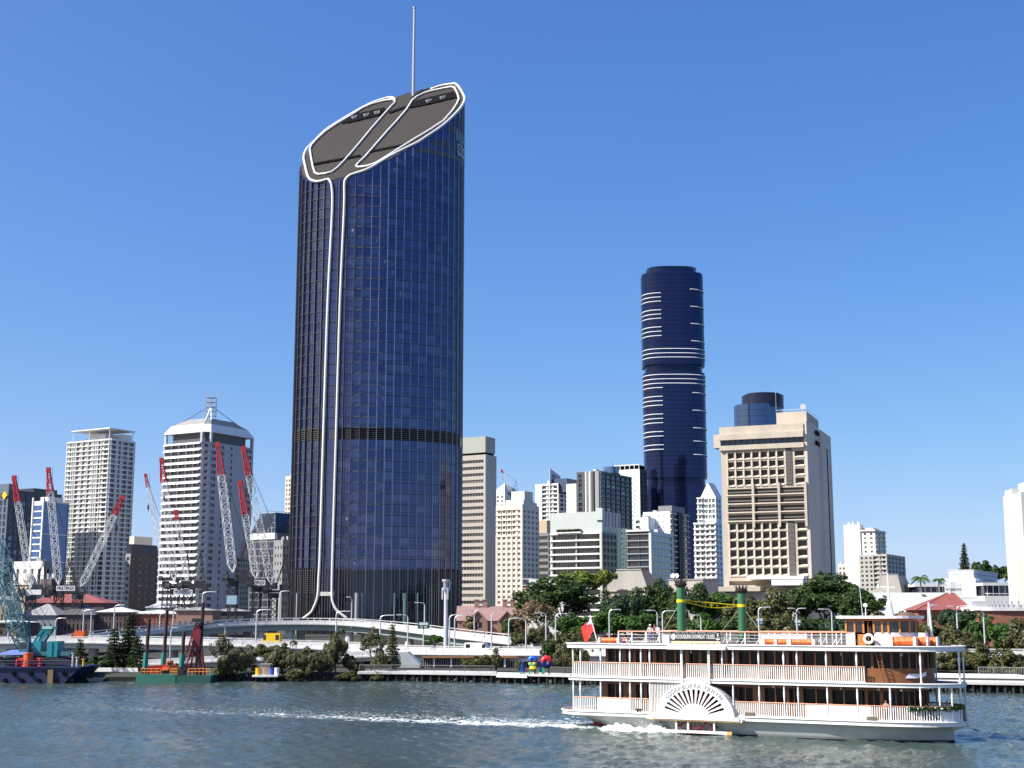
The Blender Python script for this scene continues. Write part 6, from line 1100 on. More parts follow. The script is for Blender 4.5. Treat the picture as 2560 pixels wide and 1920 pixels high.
vehicle('orange truck on the expressway left of the dark warehouse', 163, 275, 2.8, 2.5, ORNG, 'truck', MP, 6, 'truck', 'truck')
vehicle('white van on the expressway behind the tall telecom pole', 1140, 275, 5.2, 2.3, WHITE, 'van', MP, 9, 'van', 'van', -1)
# ================================================================== COLOURFUL LETTER SCULPTURES
def letters():
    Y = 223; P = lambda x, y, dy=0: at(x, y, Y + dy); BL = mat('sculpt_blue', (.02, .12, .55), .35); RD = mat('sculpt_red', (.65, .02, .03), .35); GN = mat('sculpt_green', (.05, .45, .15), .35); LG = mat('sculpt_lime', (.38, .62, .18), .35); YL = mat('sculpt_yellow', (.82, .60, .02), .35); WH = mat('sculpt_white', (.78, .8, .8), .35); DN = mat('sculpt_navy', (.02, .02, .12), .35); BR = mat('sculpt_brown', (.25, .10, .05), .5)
    zd = 1.43; G = 'colourful letter sculptures on the promenade'
    def base(label, px): p = P(px, 1685); return thing('letter_sculpture', label, 'sculpture', (p.x, Y, zd), group=G)
    def slab(o, nm, pts, m, th=.7, dy=0):
        q = [P(*a) for a in pts]; q = [Vector((v.x, Y + dy, max(v.z, zd))) for v in q]; b = MB(); b.frustum(q, [v + Vector((0, th, 0)) for v in q]); b.build(nm, m, o)
    def ringp(o, nm, cx, cy, r, a0, a1, m, th=.35, dy=0, tk=.42):
        c = P(cx, cy); rr = r * pxm(Y); b = MB(); b.tube([Vector((c.x + rr * math.cos(R(a0 + (a1 - a0) * k / 14)), Y + dy, c.z + rr * math.sin(R(a0 + (a1 - a0) * k / 14)))) for k in range(15)], tk, 10); b.build(nm, m, o, True)
    o = base('blue upright letter block, leftmost of the colourful letters', 1306); slab(o, 'front', [(1300, 1683), (1313, 1683), (1310, 1654), (1304, 1654)], BL); slab(o, 'shaded_side', [(1307, 1676), (1313, 1676), (1311, 1655), (1305, 1655)], DN, .1, -.12); slab(o, 'foot', [(1299, 1685), (1314, 1685), (1314, 1681), (1299, 1681)], LG, 1.0, -.1)  # thin navy slab paints the block's shaded side over its front
    o = base('tall letter with blue arch, lime bowl and yellow arch among the colourful letters', 1333); ringp(o, 'upper_arch', 1332, 1652, 7, 0, 180, BL); ringp(o, 'bowl', 1332, 1656, 5.5, 180, 360, LG); ringp(o, 'core', 1332.5, 1654.5, 1.6, 0, 360, RD, tk=.3); ringp(o, 'lower_arch', 1333, 1673, 4, 0, 180, YL); slab(o, 'leg', [(1328, 1685), (1331, 1685), (1331, 1673), (1328, 1673)], LG); slab(o, 'leg', [(1335, 1685), (1338, 1685), (1338, 1673), (1335, 1673)], mat('sculpt_olive', (.2, .22, .03), .4)); slab(o, 'stem', [(1338.4, 1685), (1340.6, 1685), (1340.6, 1653), (1338.4, 1653)], LG, .3, .3)
    o = base('small red white and green blocks at the foot of the colourful letters', 1320); slab(o, 'red_block', [(1315, 1680), (1320.5, 1680), (1320.5, 1675), (1315, 1675)], RD); slab(o, 'white_block', [(1316, 1685), (1321.5, 1685), (1321.5, 1680.3), (1316, 1680.3)], WH); slab(o, 'green_block', [(1322, 1685), (1326, 1685), (1325, 1675), (1323, 1675)], GN)
    o = base('letter N in red, white, blue and green among the colourful letters', 1352); slab(o, 'red_stroke', [(1341.5, 1668), (1346.5, 1668), (1345.5, 1654), (1342.5, 1654)], RD); slab(o, 'white_stroke', [(1341.5, 1685), (1346.5, 1685), (1346.5, 1668.3), (1341.5, 1668.3)], WH); slab(o, 'blue_diagonal', [(1347, 1654), (1352, 1653), (1355, 1680), (1350, 1680)], BL, .6, .1); slab(o, 'green_stroke', [(1354, 1685), (1361.5, 1685), (1361.5, 1662), (1356, 1658)], GN, .6, -.1)
    o = base('round letter, red above and navy below, on a brown post, rightmost of the colourful letters', 1368); ringp(o, 'upper_half', 1366, 1654.5, 8, 0, 180, RD, tk=.5); ringp(o, 'lower_half', 1366, 1655, 8, 180, 360, DN, tk=.5); ringp(o, 'hub', 1365.5, 1655.5, 3, 0, 360, mat('sculpt_grey', (.35, .37, .45), .4), tk=.3); slab(o, 'post', [(1371, 1686), (1374, 1686), (1374, 1656), (1371, 1656)], BR, .4, .3)
letters()
# ================================================================== TREES
def leafmat(name, c0, c1, tr=.3):
    m = bpy.data.materials.new(name); m.use_nodes = True; n = m.node_tree.nodes; l = m.node_tree.links; b = n['Principled BSDF']; g = n.new('ShaderNodeNewGeometry')
    no = n.new('ShaderNodeTexNoise'); no.inputs['Scale'].default_value = .55; no.inputs['Detail'].default_value = 3; l.new(g.outputs['Position'], no.inputs['Vector'])
    ad = n.new('ShaderNodeMath'); ad.operation = 'MULTIPLY_ADD'; ad.inputs[1].default_value = .45; l.new(g.outputs['Random Per Island'], ad.inputs[0]); l.new(no.outputs['Fac'], ad.inputs[2])
    mr = n.new('ShaderNodeMapRange'); mr.inputs[1].default_value = .4; mr.inputs[2].default_value = 1.05; l.new(ad.outputs[0], mr.inputs[0])
    mx = n.new('ShaderNodeMix'); mx.data_type = 'RGBA'; mx.inputs[6].default_value = (*c0, 1); mx.inputs[7].default_value = (*c1, 1); l.new(mr.outputs[0], mx.inputs[0]); l.new(mx.outputs[2], b.inputs['Base Color']); b.inputs['Roughness'].default_value = .55; b.inputs['Specular IOR Level'].default_value = .3
    t = n.new('ShaderNodeBsdfTranslucent'); l.new(mx.outputs[2], t.inputs[0]); ms = n.new('ShaderNodeMixShader'); ms.inputs[0].default_value = tr; l.new(b.outputs[0], ms.inputs[1]); l.new(t.outputs[0], ms.inputs[2]); l.new(ms.outputs[0], n['Material Output'].inputs[0]); return m
LF = {'fig': leafmat('leaf_dark', (0.017, 0.037, 0.010), (0.078, 0.133, 0.030)), 'green': leafmat('leaf_green', (0.024, 0.063, 0.014), (0.104, 0.214, 0.037)), 'bright': leafmat('leaf_yellow_green', (0.052, 0.092, 0.014), (0.244, 0.315, 0.049)), 'olive': leafmat('leaf_olive', (0.043, 0.052, 0.016), (0.166, 0.170, 0.059)), 'mangrove': leafmat('leaf_mangrove', (.045, .052, .020), (.19, .185, .085)), 'pine': leafmat('needle_dark', (0.020, 0.037, 0.014), (0.078, 0.108, 0.040)), 'brown': leafmat('leaf_dry', (0.104, 0.078, 0.040), (0.295, 0.223, 0.117)), 'cool': leafmat('leaf_blue_green', (0.020, 0.046, 0.023), (0.078, 0.131, 0.060))}
BARK = mat('bark', (.10, .08, .06), .9, var=.3, scale=3); BARKP = mat('pale_bark', (.30, .27, .22), .9, var=.3, scale=3)
def quads_mesh(name, c, u, v):
    """leaf cards: centres c, half axes u, v (n x 3)"""
    n = len(c); co = np.empty((n, 4, 3)); co[:, 0] = c - u * .9 - v; co[:, 1] = c + u * .35 - v * .7; co[:, 2] = c + u + v * .8; co[:, 3] = c - u * .5 + v
    me = bpy.data.meshes.new(name); me.vertices.add(n * 4); me.vertices.foreach_set('co', co.ravel()); me.loops.add(n * 4); me.loops.foreach_set('vertex_index', np.arange(n * 4)); me.polygons.add(n); me.polygons.foreach_set('loop_start', np.arange(0, n * 4, 4)); me.update(calc_edges=True); return me
def unit(a): return a / np.maximum(1e-9, np.linalg.norm(a, axis=-1, keepdims=True))
def blob_crown(seed, n, leaf, clumps=34, rc=.30, flat=.85, ragged=.18):
    g = np.random.default_rng(seed); d = unit(g.normal(size=(clumps, 3))); d[:, 2] = np.where(d[:, 2] < -.35, -d[:, 2] * .6, d[:, 2]); d = unit(d)
    rad = g.uniform(.52, .86, (clumps, 1)) * (1 + ragged * g.normal(size=(clumps, 1))); cc = d * rad; cr = rc * g.uniform(.65, 1.25, clumps)
    k = g.choice(clumps, n, p=cr ** 2 / (cr ** 2).sum()); e = unit(g.normal(size=(n, 3)) + d[k] * .75); c = cc[k] + e * (cr[k] * g.uniform(.55, 1.05, n))[:, None]
    c[:, 2] *= flat; nr = unit(e + g.normal(size=(n, 3)) * .55 + np.array([0, 0, .35])); t = unit(np.cross(nr, g.normal(size=(n, 3)))); s = leaf * g.uniform(.55, 1.3, (n, 1)); b = np.cross(nr, t)
    return c, t * s, b * s * .7
VAR = {}
def crown_mesh(kind, big):
    key = (kind, big, random.randrange(3))
    if key not in VAR:
        sd = hash_(key); n, lf, cl, rc = {2: (7800, .052, 60, .25), 1: (4200, .078, 38, .30), 0: (1700, .13, 22, .36)}[big]
        if kind in ('brown', 'sparse'): n = int(n * .4)
        me = quads_mesh('crown', *blob_crown(sd, n, lf, cl, rc, 1.0, .22 if kind != 'sparse' else .4)); VAR[key] = me
    return VAR[key]
def hash_(k): return sum(ord(ch) * (i + 3) for i, ch in enumerate(str(k))) % 99991
def trunk_mesh(h, r, spread, up, seed):
    g = random.Random(seed); b = MB(); tip = Vector((g.uniform(-.1, .1) * h, g.uniform(-.1, .1) * h, h)); b.tube([(0, 0, 0), tip * .5 + Vector((g.uniform(-.05, .05) * h, 0, 0)), tip], [r, r * .75, r * .5], 9)
    for i in range(7):
        t = g.uniform(.45, 1); s = tip * t; an = i * 2.4 + g.random(); e = s + Vector((math.cos(an) * spread * g.uniform(.4, .8), math.sin(an) * spread * g.uniform(.4, .8), up * g.uniform(.35, .95))); m = (s + e) / 2 + Vector((0, 0, -up * .06)); b.tube([s, m, e], [r * .4, r * .28, r * .1], 6)
    return b
def tree(label, kind, px, ytop, ybot, hw, Y, zb=2.2, big=1, leaf=None, name='tree', cat='tree', group=None, trunkm=None, dyr=1.0):
    c = at(px, (ytop + ybot) / 2, Y); zt, zl = zat(ytop, Y, px), zat(ybot, Y, px); rx = hw * pxm(Y); rz = (zt - zl) / 2; zc = (zt + zl) / 2; o = thing(name, label, cat, (c.x, Y, zb), 0, group)
    tb = trunk_mesh(max(.6, zl - zb + rz * .6), max(.10, min(.9, rx * .07)), rx, rz * 1.5, hash_(label)); tb.build('trunk', trunkm or BARK, o, local=True)
    me = crown_mesh('sparse' if kind == 'sparse' else kind, big)
    cr = bpy.data.objects.new('crown', me.copy() if False else me); COL.objects.link(cr); cr.parent = o; cr.location = (0, 0, zc - zb); cr.scale = (rx * 1.02, rx * dyr, rz * 1.08); cr.rotation_euler = (0, 0, random.uniform(0, 6.28))
    m = LF[leaf or kind]
    if not me.materials: me.materials.append(m)
    cr.material_slots[0].link = 'OBJECT'; cr.material_slots[0].material = m; return o
def conifer(label, px, ytop, ybot, hw, Y, zb=2.2, kind='pine', tiers=16, droop=.12, group=None, gap=.5, name='pine_tree'):
    zt = zat(ytop, Y, px); zl = zat(ybot, Y, px); h = zt - zl; r = hw * pxm(Y); c = at(px, ybot, Y); o = thing(name, label, 'tree', (c.x, Y, zb), 0, group); b = MB(); b.tube([(0, 0, 0), (0, 0, (zt - zb) * .6), (0, 0, zt - zb)], [max(.2, r * .06), r * .035 + .05, .04], 8); b.build('trunk', BARK, o, local=True)
    g = np.random.default_rng(hash_(label)); C, U, V = [], [], []
    for k in range(tiers):
        t = k / tiers; z = (zl - zb) + h * (t + .02); rr = r * (1 - t) ** .8 * g.uniform(.8, 1.1) + .15; nb = 8
        for i in range(nb):
            a = i * 6.283 / nb + k * .7 + g.normal() * .15; n = max(8, int(rr * 26)); s = g.uniform(.15, 1, n); L = rr * g.uniform(.75, 1.1)
            p = np.stack([np.cos(a) * s * L, np.sin(a) * s * L, z + s * L * (.18 - droop * s * 2)], -1) + g.normal(size=(n, 3)) * np.array([.3, .3, .17]) * h / tiers
            d = unit(np.stack([np.cos(a) + g.normal(size=n) * .6, np.sin(a) + g.normal(size=n) * .6, g.normal(size=n) * .35], -1)); q = unit(np.cross(d, g.normal(size=(n, 3)))); sz = g.uniform(.14, .30, (n, 1)) * max(.7, min(1.6, h / 12)); C.append(p); U.append(d * sz); V.append(q * sz * .55)
    me = quads_mesh('crown', np.concatenate(C), np.concatenate(U), np.concatenate(V)); me.materials.append(LF[kind]); link('crown', me, o); return o
def palm(label, px, ytop, ybase, Y, spread, zb=4.5):
    c = at(px, ytop, Y); zt = zat(ytop + spread * .45, Y); o = thing('palm_tree', label, 'tree', (c.x, Y, zb)); b = MB(); h = zt - zb; b.tube([(0, 0, 0), (.2, 0, h * .5), (0, 0, h)], [.3, .22, .18], 9); b.build('trunk', BARKP, o, local=True); r = spread * pxm(Y); g = random.Random(px)
    for i in range(15):
        a = i * 2.4; el = g.uniform(.1, 1.2); fb = MB(); pts = []; L = r * g.uniform(.85, 1.1)
        for k in range(7): s = k / 6; pts.append(Vector((math.cos(a) * L * s * math.cos(el * .6), math.sin(a) * L * s * math.cos(el * .6), h + L * (math.sin(el) * s - .85 * s * s))))
        side = Vector((-math.sin(a), math.cos(a), 0))
        for k in range(18):
            t = (k + 1) / 19 * 6; j = min(5, int(t)); p = pts[j].lerp(pts[j + 1], t - j); wl = L * .26 * math.sin(math.pi * min(.98, (k + 2) / 21)) + .1; dr = (pts[j + 1] - pts[j]).normalized()
            for s in (-1, 1): e = p + side * s * wl + dr * wl * .5 + Vector((0, 0, -wl * .45)); fb.add([p + dr * .1, p - dr * .1, e], [(0, 1, 2)])
        fb.tube(pts, .04, 3); fb.build('frond', LF['green'], o, local=True)
# ---- the wooded right bank
G1 = 'trees of the wooded bank behind the boat'
tree('large dark spreading fig tree between the white box and the mansard roof', 'fig', 1408, 1452, 1562, 104, 405, 3, 2, group=G1)
tree('yellow-green tree crown topping the dark fig', 'bright', 1440, 1432, 1492, 58, 420, 4, 1, group=G1)
tree('small yellow-green crown right of the dark fig, before the pale office block', 'bright', 1512, 1427, 1478, 26, 440, 4, 0, leaf='bright', group=G1)
tree('dark green round tree left below the mansard roof', 'fig', 1560, 1482, 1580, 62, 372, 3, 2, leaf='cool', group=G1)
tree('dark green tree directly below the mansard roof', 'green', 1640, 1460, 1580, 66, 380, 3, 2, leaf='fig', group=G1)
tree('dark leafy tree behind the left funnel', 'green', 1722, 1470, 1590, 58, 366, 3, 2, leaf='fig', group=G1)
tree('dark leafy tree between the two funnels', 'fig', 1795, 1474, 1590, 62, 372, 3, 2, leaf='green', group=G1)
tree('olive tree directly behind the right funnel', 'olive', 1862, 1502, 1590, 50, 350, 3, 1, group=G1)
tree('olive-brown tree right of the right funnel', 'olive', 1930, 1492, 1596, 56, 345, 3, 1, group=G1)
tree('largest dark tree at the foot of the tan slab tower', 'fig', 2060, 1446, 1572, 98, 368, 3, 2, group=G1)
tree('dark tree right of the largest dark tree, behind the wheelhouse mast', 'fig', 2150, 1485, 1560, 52, 352, 3, 1, group=G1)
tree('dark tree left of the largest dark tree', 'green', 1985, 1478, 1570, 50, 358, 3, 1, leaf='fig', group=G1)
tree('fresh green round bush left of the flag', 'green', 1432, 1540, 1602, 48, 322, 2.6, 1, leaf='green', group=G1)
tree('fresh green tree right of the flag', 'green', 1530, 1530, 1600, 56, 326, 2.6, 1, leaf='green', group=G1)
tree('green tree behind the boat passengers', 'green', 1610, 1535, 1605, 52, 320, 2.6, 1, leaf='green', group=G1)
tree('olive bush just left of the left funnel', 'olive', 1688, 1548, 1610, 44, 318, 2.6, 1, group=G1)
tree('olive bush behind the cruise banner', 'olive', 1760, 1545, 1612, 48, 314, 2.6, 1, leaf='green', group=G1)
tree('dark bush between the cruise banner and the right funnel', 'fig', 1826, 1540, 1612, 44, 316, 2.6, 1, group=G1)
tree('brownish bush below the small green road sign', 'olive', 1905, 1548, 1615, 46, 310, 2.6, 1, group=G1)
tree('brown-olive bush left of the twin-arm light', 'brown', 1968, 1540, 1615, 44, 308, 2.6, 1, leaf='olive', group=G1)
tree('dark green bush right of the twin-arm light', 'fig', 2035, 1548, 1618, 46, 312, 2.6, 1, group=G1)
tree('dark bush left of the wheelhouse', 'fig', 2108, 1540, 1618, 46, 306, 2.6, 1, leaf='cool', group=G1)
tree('bush behind the wheelhouse windows', 'olive', 2180, 1545, 1618, 46, 304, 2.6, 1, group=G1)
tree('dry twiggy tree left of the big fig tree', 'brown', 1346, 1500, 1582, 40, 388, 3, 1, group=G1, trunkm=BARKP)
tree('dry brownish tree before the pink gables', 'brown', 1292, 1532, 1590, 28, 395, 3, 0, group=G1)
tree('dark shrub before the right pink gable', 'fig', 1268, 1556, 1592, 20, 392, 3, 0, group=G1)
tree('autumn-brown shrub before the left pink gable', 'brown', 1180, 1546, 1588, 22, 400, 3, 0, group=G1)
for i, (px, yt, yb, hw, Y, kd) in enumerate(((1306, 1584, 1626, 30, 296, 'olive'), (1350, 1572, 1630, 34, 300, 'mangrove'), (1398, 1590, 1640, 34, 290, 'olive'), (1446, 1580, 1640, 36, 294, 'olive'), (1492, 1590, 1640, 34, 288, 'mangrove'))):
    tree('olive roadside bush behind the expressway lamps, %s from the left of five' % ORD[i], kd, px, yt, yb, hw, Y, 2.4, 1, group='olive bushes beside the expressway', name='bush', cat='bush')
tree('dark tree standing behind the round red letter sculpture', 'fig', 1378, 1600, 1668, 26, 238, 1.6, 1, group=G1)
tree('olive tree right of the round red letter sculpture', 'mangrove', 1412, 1612, 1684, 28, 236, 1.6, 1, group=G1)
tree('small olive tree close to the boat stern', 'olive', 1452, 1622, 1686, 24, 234, 1.6, 1, group=G1)
tree('round golden-olive shrub before the ribbed wall, left one', 'bright', 1180, 1642, 1676, 24, 243, 1.6, 0, leaf='olive', group=G1, name='shrub', cat='shrub')
tree('round golden-olive shrub before the ribbed wall, right one', 'bright', 1228, 1640, 1676, 24, 243, 1.6, 0, leaf='olive', group=G1, name='shrub', cat='shrub')
tree('small shrub under the lamp left of the letter sculptures', 'olive', 1296, 1652, 1682, 11, 240, 1.6, 0, group=G1, name='shrub', cat='shrub')
conifer('thin young tree before the ribbed wall right of the abutment', 1240, 1618, 1660, 14, 244, 1.6, 'mangrove', 8, group=G1, name='tree')
# ---- right of the bow
G2 = 'trees on the bank beyond the bow'
for (lab, kd, px, yt, yb, hw, Y, bg) in (('dark tree under the red hip roof', 'cool', 2392, 1522, 1600, 50, 282, 1), ('olive tree right behind the wheelhouse', 'olive', 2262, 1548, 1640, 46, 262, 1), ('twiggy pale-stemmed tree left of the bare white mast', 'brown', 2240, 1555, 1630, 36, 280, 1), ('olive-green tree behind the forward mast', 'olive', 2330, 1568, 1665, 52, 252, 1), ('large olive-green tree right of the forward mast', 'mangrove', 2400, 1572, 1680, 56, 246, 2), ('broad green tree under the brick hall', 'green', 2478, 1548, 1660, 58, 250, 2), ('green tree at the right edge under the brick hall', 'mangrove', 2548, 1560, 1670, 46, 248, 1), ('low olive tree above the walkway beyond the bow', 'olive', 2440, 1622, 1692, 44, 232, 1), ('low green tree above the walkway right of the bow', 'mangrove', 2372, 1628, 1690, 40, 234, 1), ('bushy low tree above the walkway at the right edge', 'olive', 2516, 1630, 1694, 46, 229, 1), ('yellowish shrub at the far right edge of the walkway', 'bright', 2556, 1655, 1698, 26, 226, 0), ('dark olive tree showing through the boat front cabin', 'mangrove', 2300, 1620, 1690, 44, 236, 1), ('dark green tree seen between the boat upper-deck posts', 'fig', 2200, 1610, 1690, 52, 240, 1), ('dense tree hidden partly behind the upper cabin', 'mangrove', 2110, 1612, 1690, 52, 240, 1)):
    tree(lab, kd, px, yt, yb, hw, Y, 1.8, bg, group=G2, trunkm=BARKP, leaf={'bright': 'olive'}.get(kd))
for i_, (px_, hw_) in enumerate(((2620, 60), (2720, 66), (2830, 70))): tree('green tree beyond the right edge of the walkway, %s of three' % ORD[i_], 'mangrove', px_, 1560, 1690, hw_, 236, 1.6, 1, group=G2)
conifer('tall narrow conical pine on the skyline at right', 2413, 1358, 1432, 15, 640, 5, 'pine', 20, .08, name='pine_tree')
tree('dark round tree right of the skyline pine', 'fig', 2462, 1408, 1448, 20, 600, 5, 0, group='dark trees on the right skyline'); tree('dark skyline tree left of the edge tower', 'fig', 2508, 1422, 1456, 24, 600, 5, 0, group='dark trees on the right skyline'); tree('small dark tree close right of the skyline pine', 'fig', 2438, 1412, 1446, 13, 610, 5, 0, group='dark trees on the right skyline')
palm('larger palm left of the low white complex', 2300, 1432, 1500, 400, 28); palm('smaller palm right of the larger palm', 2346, 1442, 1500, 405, 20)
# ---- left and middle bank: pines and mangroves
conifer('small dark conical pine left of the hoarding', 197, 1596, 1690, 28, 251, 1.8, 'pine', 13, .2); conifer('large dark pine pair member behind the hoarding, left', 282, 1568, 1690, 42, 252, 1.8, 'pine', 15, .2); conifer('tall thin brownish pine rising above the expressway', 318, 1528, 1690, 36, 254, 1.8, 'pine', 18, .16)
conifer('dark pine right of the tall brownish pine', 340, 1586, 1690, 34, 250, 1.8, 'pine', 12, .2); tree('low dark bushes at the foot of the left pines', 'fig', 245, 1650, 1692, 36, 250, 1.6, 0, name='bush', cat='bush')
G3 = 'mangroves along the water edge'
for (lab, kd, px, yt, yb, hw, Y, bg) in (('round mangrove right of the piling barge', 'mangrove', 592, 1622, 1703, 46, 240, 2), ('sparse grey-green tree above the piling barge stern', 'sparse', 560, 1598, 1660, 26, 246, 1), ('leaning mangrove edge touching the piling barge', 'mangrove', 556, 1662, 1704, 26, 240, 0), ('tall mangrove behind the service pontoon right end', 'mangrove', 706, 1612, 1698, 44, 243, 2), ('upper mangrove left of the thin pole', 'mangrove', 664, 1616, 1650, 30, 248, 0), ('broad mangrove beneath the low slip ramp', 'mangrove', 756, 1622, 1700, 42, 241, 2), ('dark slender mangrove below the curved flyover', 'mangrove', 840, 1584, 1690, 30, 242, 2), ('bushy mangrove clump left of the slender mangrove', 'mangrove', 800, 1628, 1700, 38, 240, 2), ('low light-green mangrove at the waterline, leftmost', 'olive', 738, 1676, 1704, 28, 238, 0), ('low light-green mangrove at the waterline, right one', 'bright', 872, 1680, 1704, 24, 238, 0), ('mangrove right of the slender one by the landing', 'mangrove', 876, 1640, 1690, 24, 243, 0), ('round low mangrove by the promenade end', 'olive', 942, 1688, 1706, 14, 238, 0)):
    tree(lab, kd, px, yt, yb, hw, Y, .9, bg, leaf='mangrove' if kd in ('sparse',) else {'bright': 'olive'}.get(kd), group=G3, name='mangrove')
tree('open-crowned tree with crooked trunk left of the abutment', 'sparse', 930, 1584, 1640, 32, 244, 1.6, 1, leaf='mangrove'); tree('shade-side crown low on the crooked tree', 'sparse', 952, 1622, 1676, 20, 243, 1.6, 0, leaf='mangrove'); conifer('narrow dark conifer before the curved flyover', 980, 1560, 1650, 20, 250, 1.6, 'mangrove', 14, .15); tree('thin dark sapling beside the abutment', 'sparse', 988, 1640, 1684, 10, 247, 1.6, 0, leaf='fig')
tree('row of dark palms-like shrubs under the flyover', 'fig', 1085, 1592, 1616, 24, 300, 4.0, 0, leaf='green', name='shrub', cat='shrub')
# ================================================================== THE PADDLE STEAMER (built in its own axes: x to the bow, -y to the camera, z up)
def bpick(px, py, ly):
    d = ray(px, py); n = Vector((-BS, BC)); t = (ly + BOAT_O.xy.dot(n)) / d.xy.dot(n); p = d * t
    return (p.xy - BOAT_O.xy).dot(Vector((BC, BS))), p.z + CAMZ
BW = mat('boat_white', (.80, .80, .775), .38, var=.09, scale=1.6, stretch=.35); WOOD = mat('varnished_timber', (.22, .088, .032), .4, var=.25, scale=1.4, stretch=.3); WOODO = mat('orange_timber', (.50, .20, .05), .4, var=.15, scale=2); TEAK = mat('rail_teak', (.48, .19, .09), .45, var=.1, scale=2); DECKG = mat('deck_brown', (.20, .12, .07), .7, var=.2, scale=1)
FGRN = mat('funnel_green', (.045, .16, .075), .4, var=.12, scale=1.5, stretch=.3); FYEL = mat('funnel_yellow', (.85, .66, .01), .4); CROWNM = mat('funnel_crown', (.045, .03, .03), .7); ORF = mat('float_orange', (.85, .16, .035), .6, var=.15, scale=4); RIMY = mat('sponson_edge_ochre', (.62, .40, .12), .6)
BGL = mat('boat_window_glass', (.010, .009, .009), .12, spec=.22, var=.3, scale=2)
def half(x, x0, x1, hw, rs, rb, ps=2.6, pb=2.0):
    if x <= x0 or x >= x1: return 0.0
    if x < x0 + rs: return hw * (1 - ((x0 + rs - x) / rs) ** ps) ** (1 / ps)
    if x > x1 - rb: return hw * (1 - ((x - x1 + rb) / rb) ** pb) ** (1 / pb)
    return hw
def outline(x0, x1, hw, rs, rb, n=28, inset=0.0):
    xs = [x0 + rs * (1 - math.cos(math.pi / 2 * k / 12)) for k in range(12)] + [x0 + rs + (x1 - rb - x0 - rs) * k / 8 for k in range(8)] + [x1 - rb + rb * math.sin(math.pi / 2 * k / 16) for k in range(17)]
    s = [(x, -max(0, half(x, x0, x1, hw, rs, rb) - inset)) for x in xs]; return s + [(x, -y) for x, y in reversed(s[1:-1])]
D_LOW = (-20.6, 18.9, 4.3, 4.2, 7.5); D_UP = (-19.6, 18.9, 4.35, 2.4, 8.5); D_RF = (-19.7, 18.95, 4.5, 2.4, 9.0)
BT = thing('paddle_steamer', 'white double-decked paddle steamer with green funnels sailing right on the river', 'boat', BOAT_O, BOAT_YAW); ROOTLOC[BT.name] = Vector((0, 0, 0))
def bb(name, m, fn, parent=None, smooth=False): b = MB(); fn(b); return b.build(name, m, parent or BT, smooth)
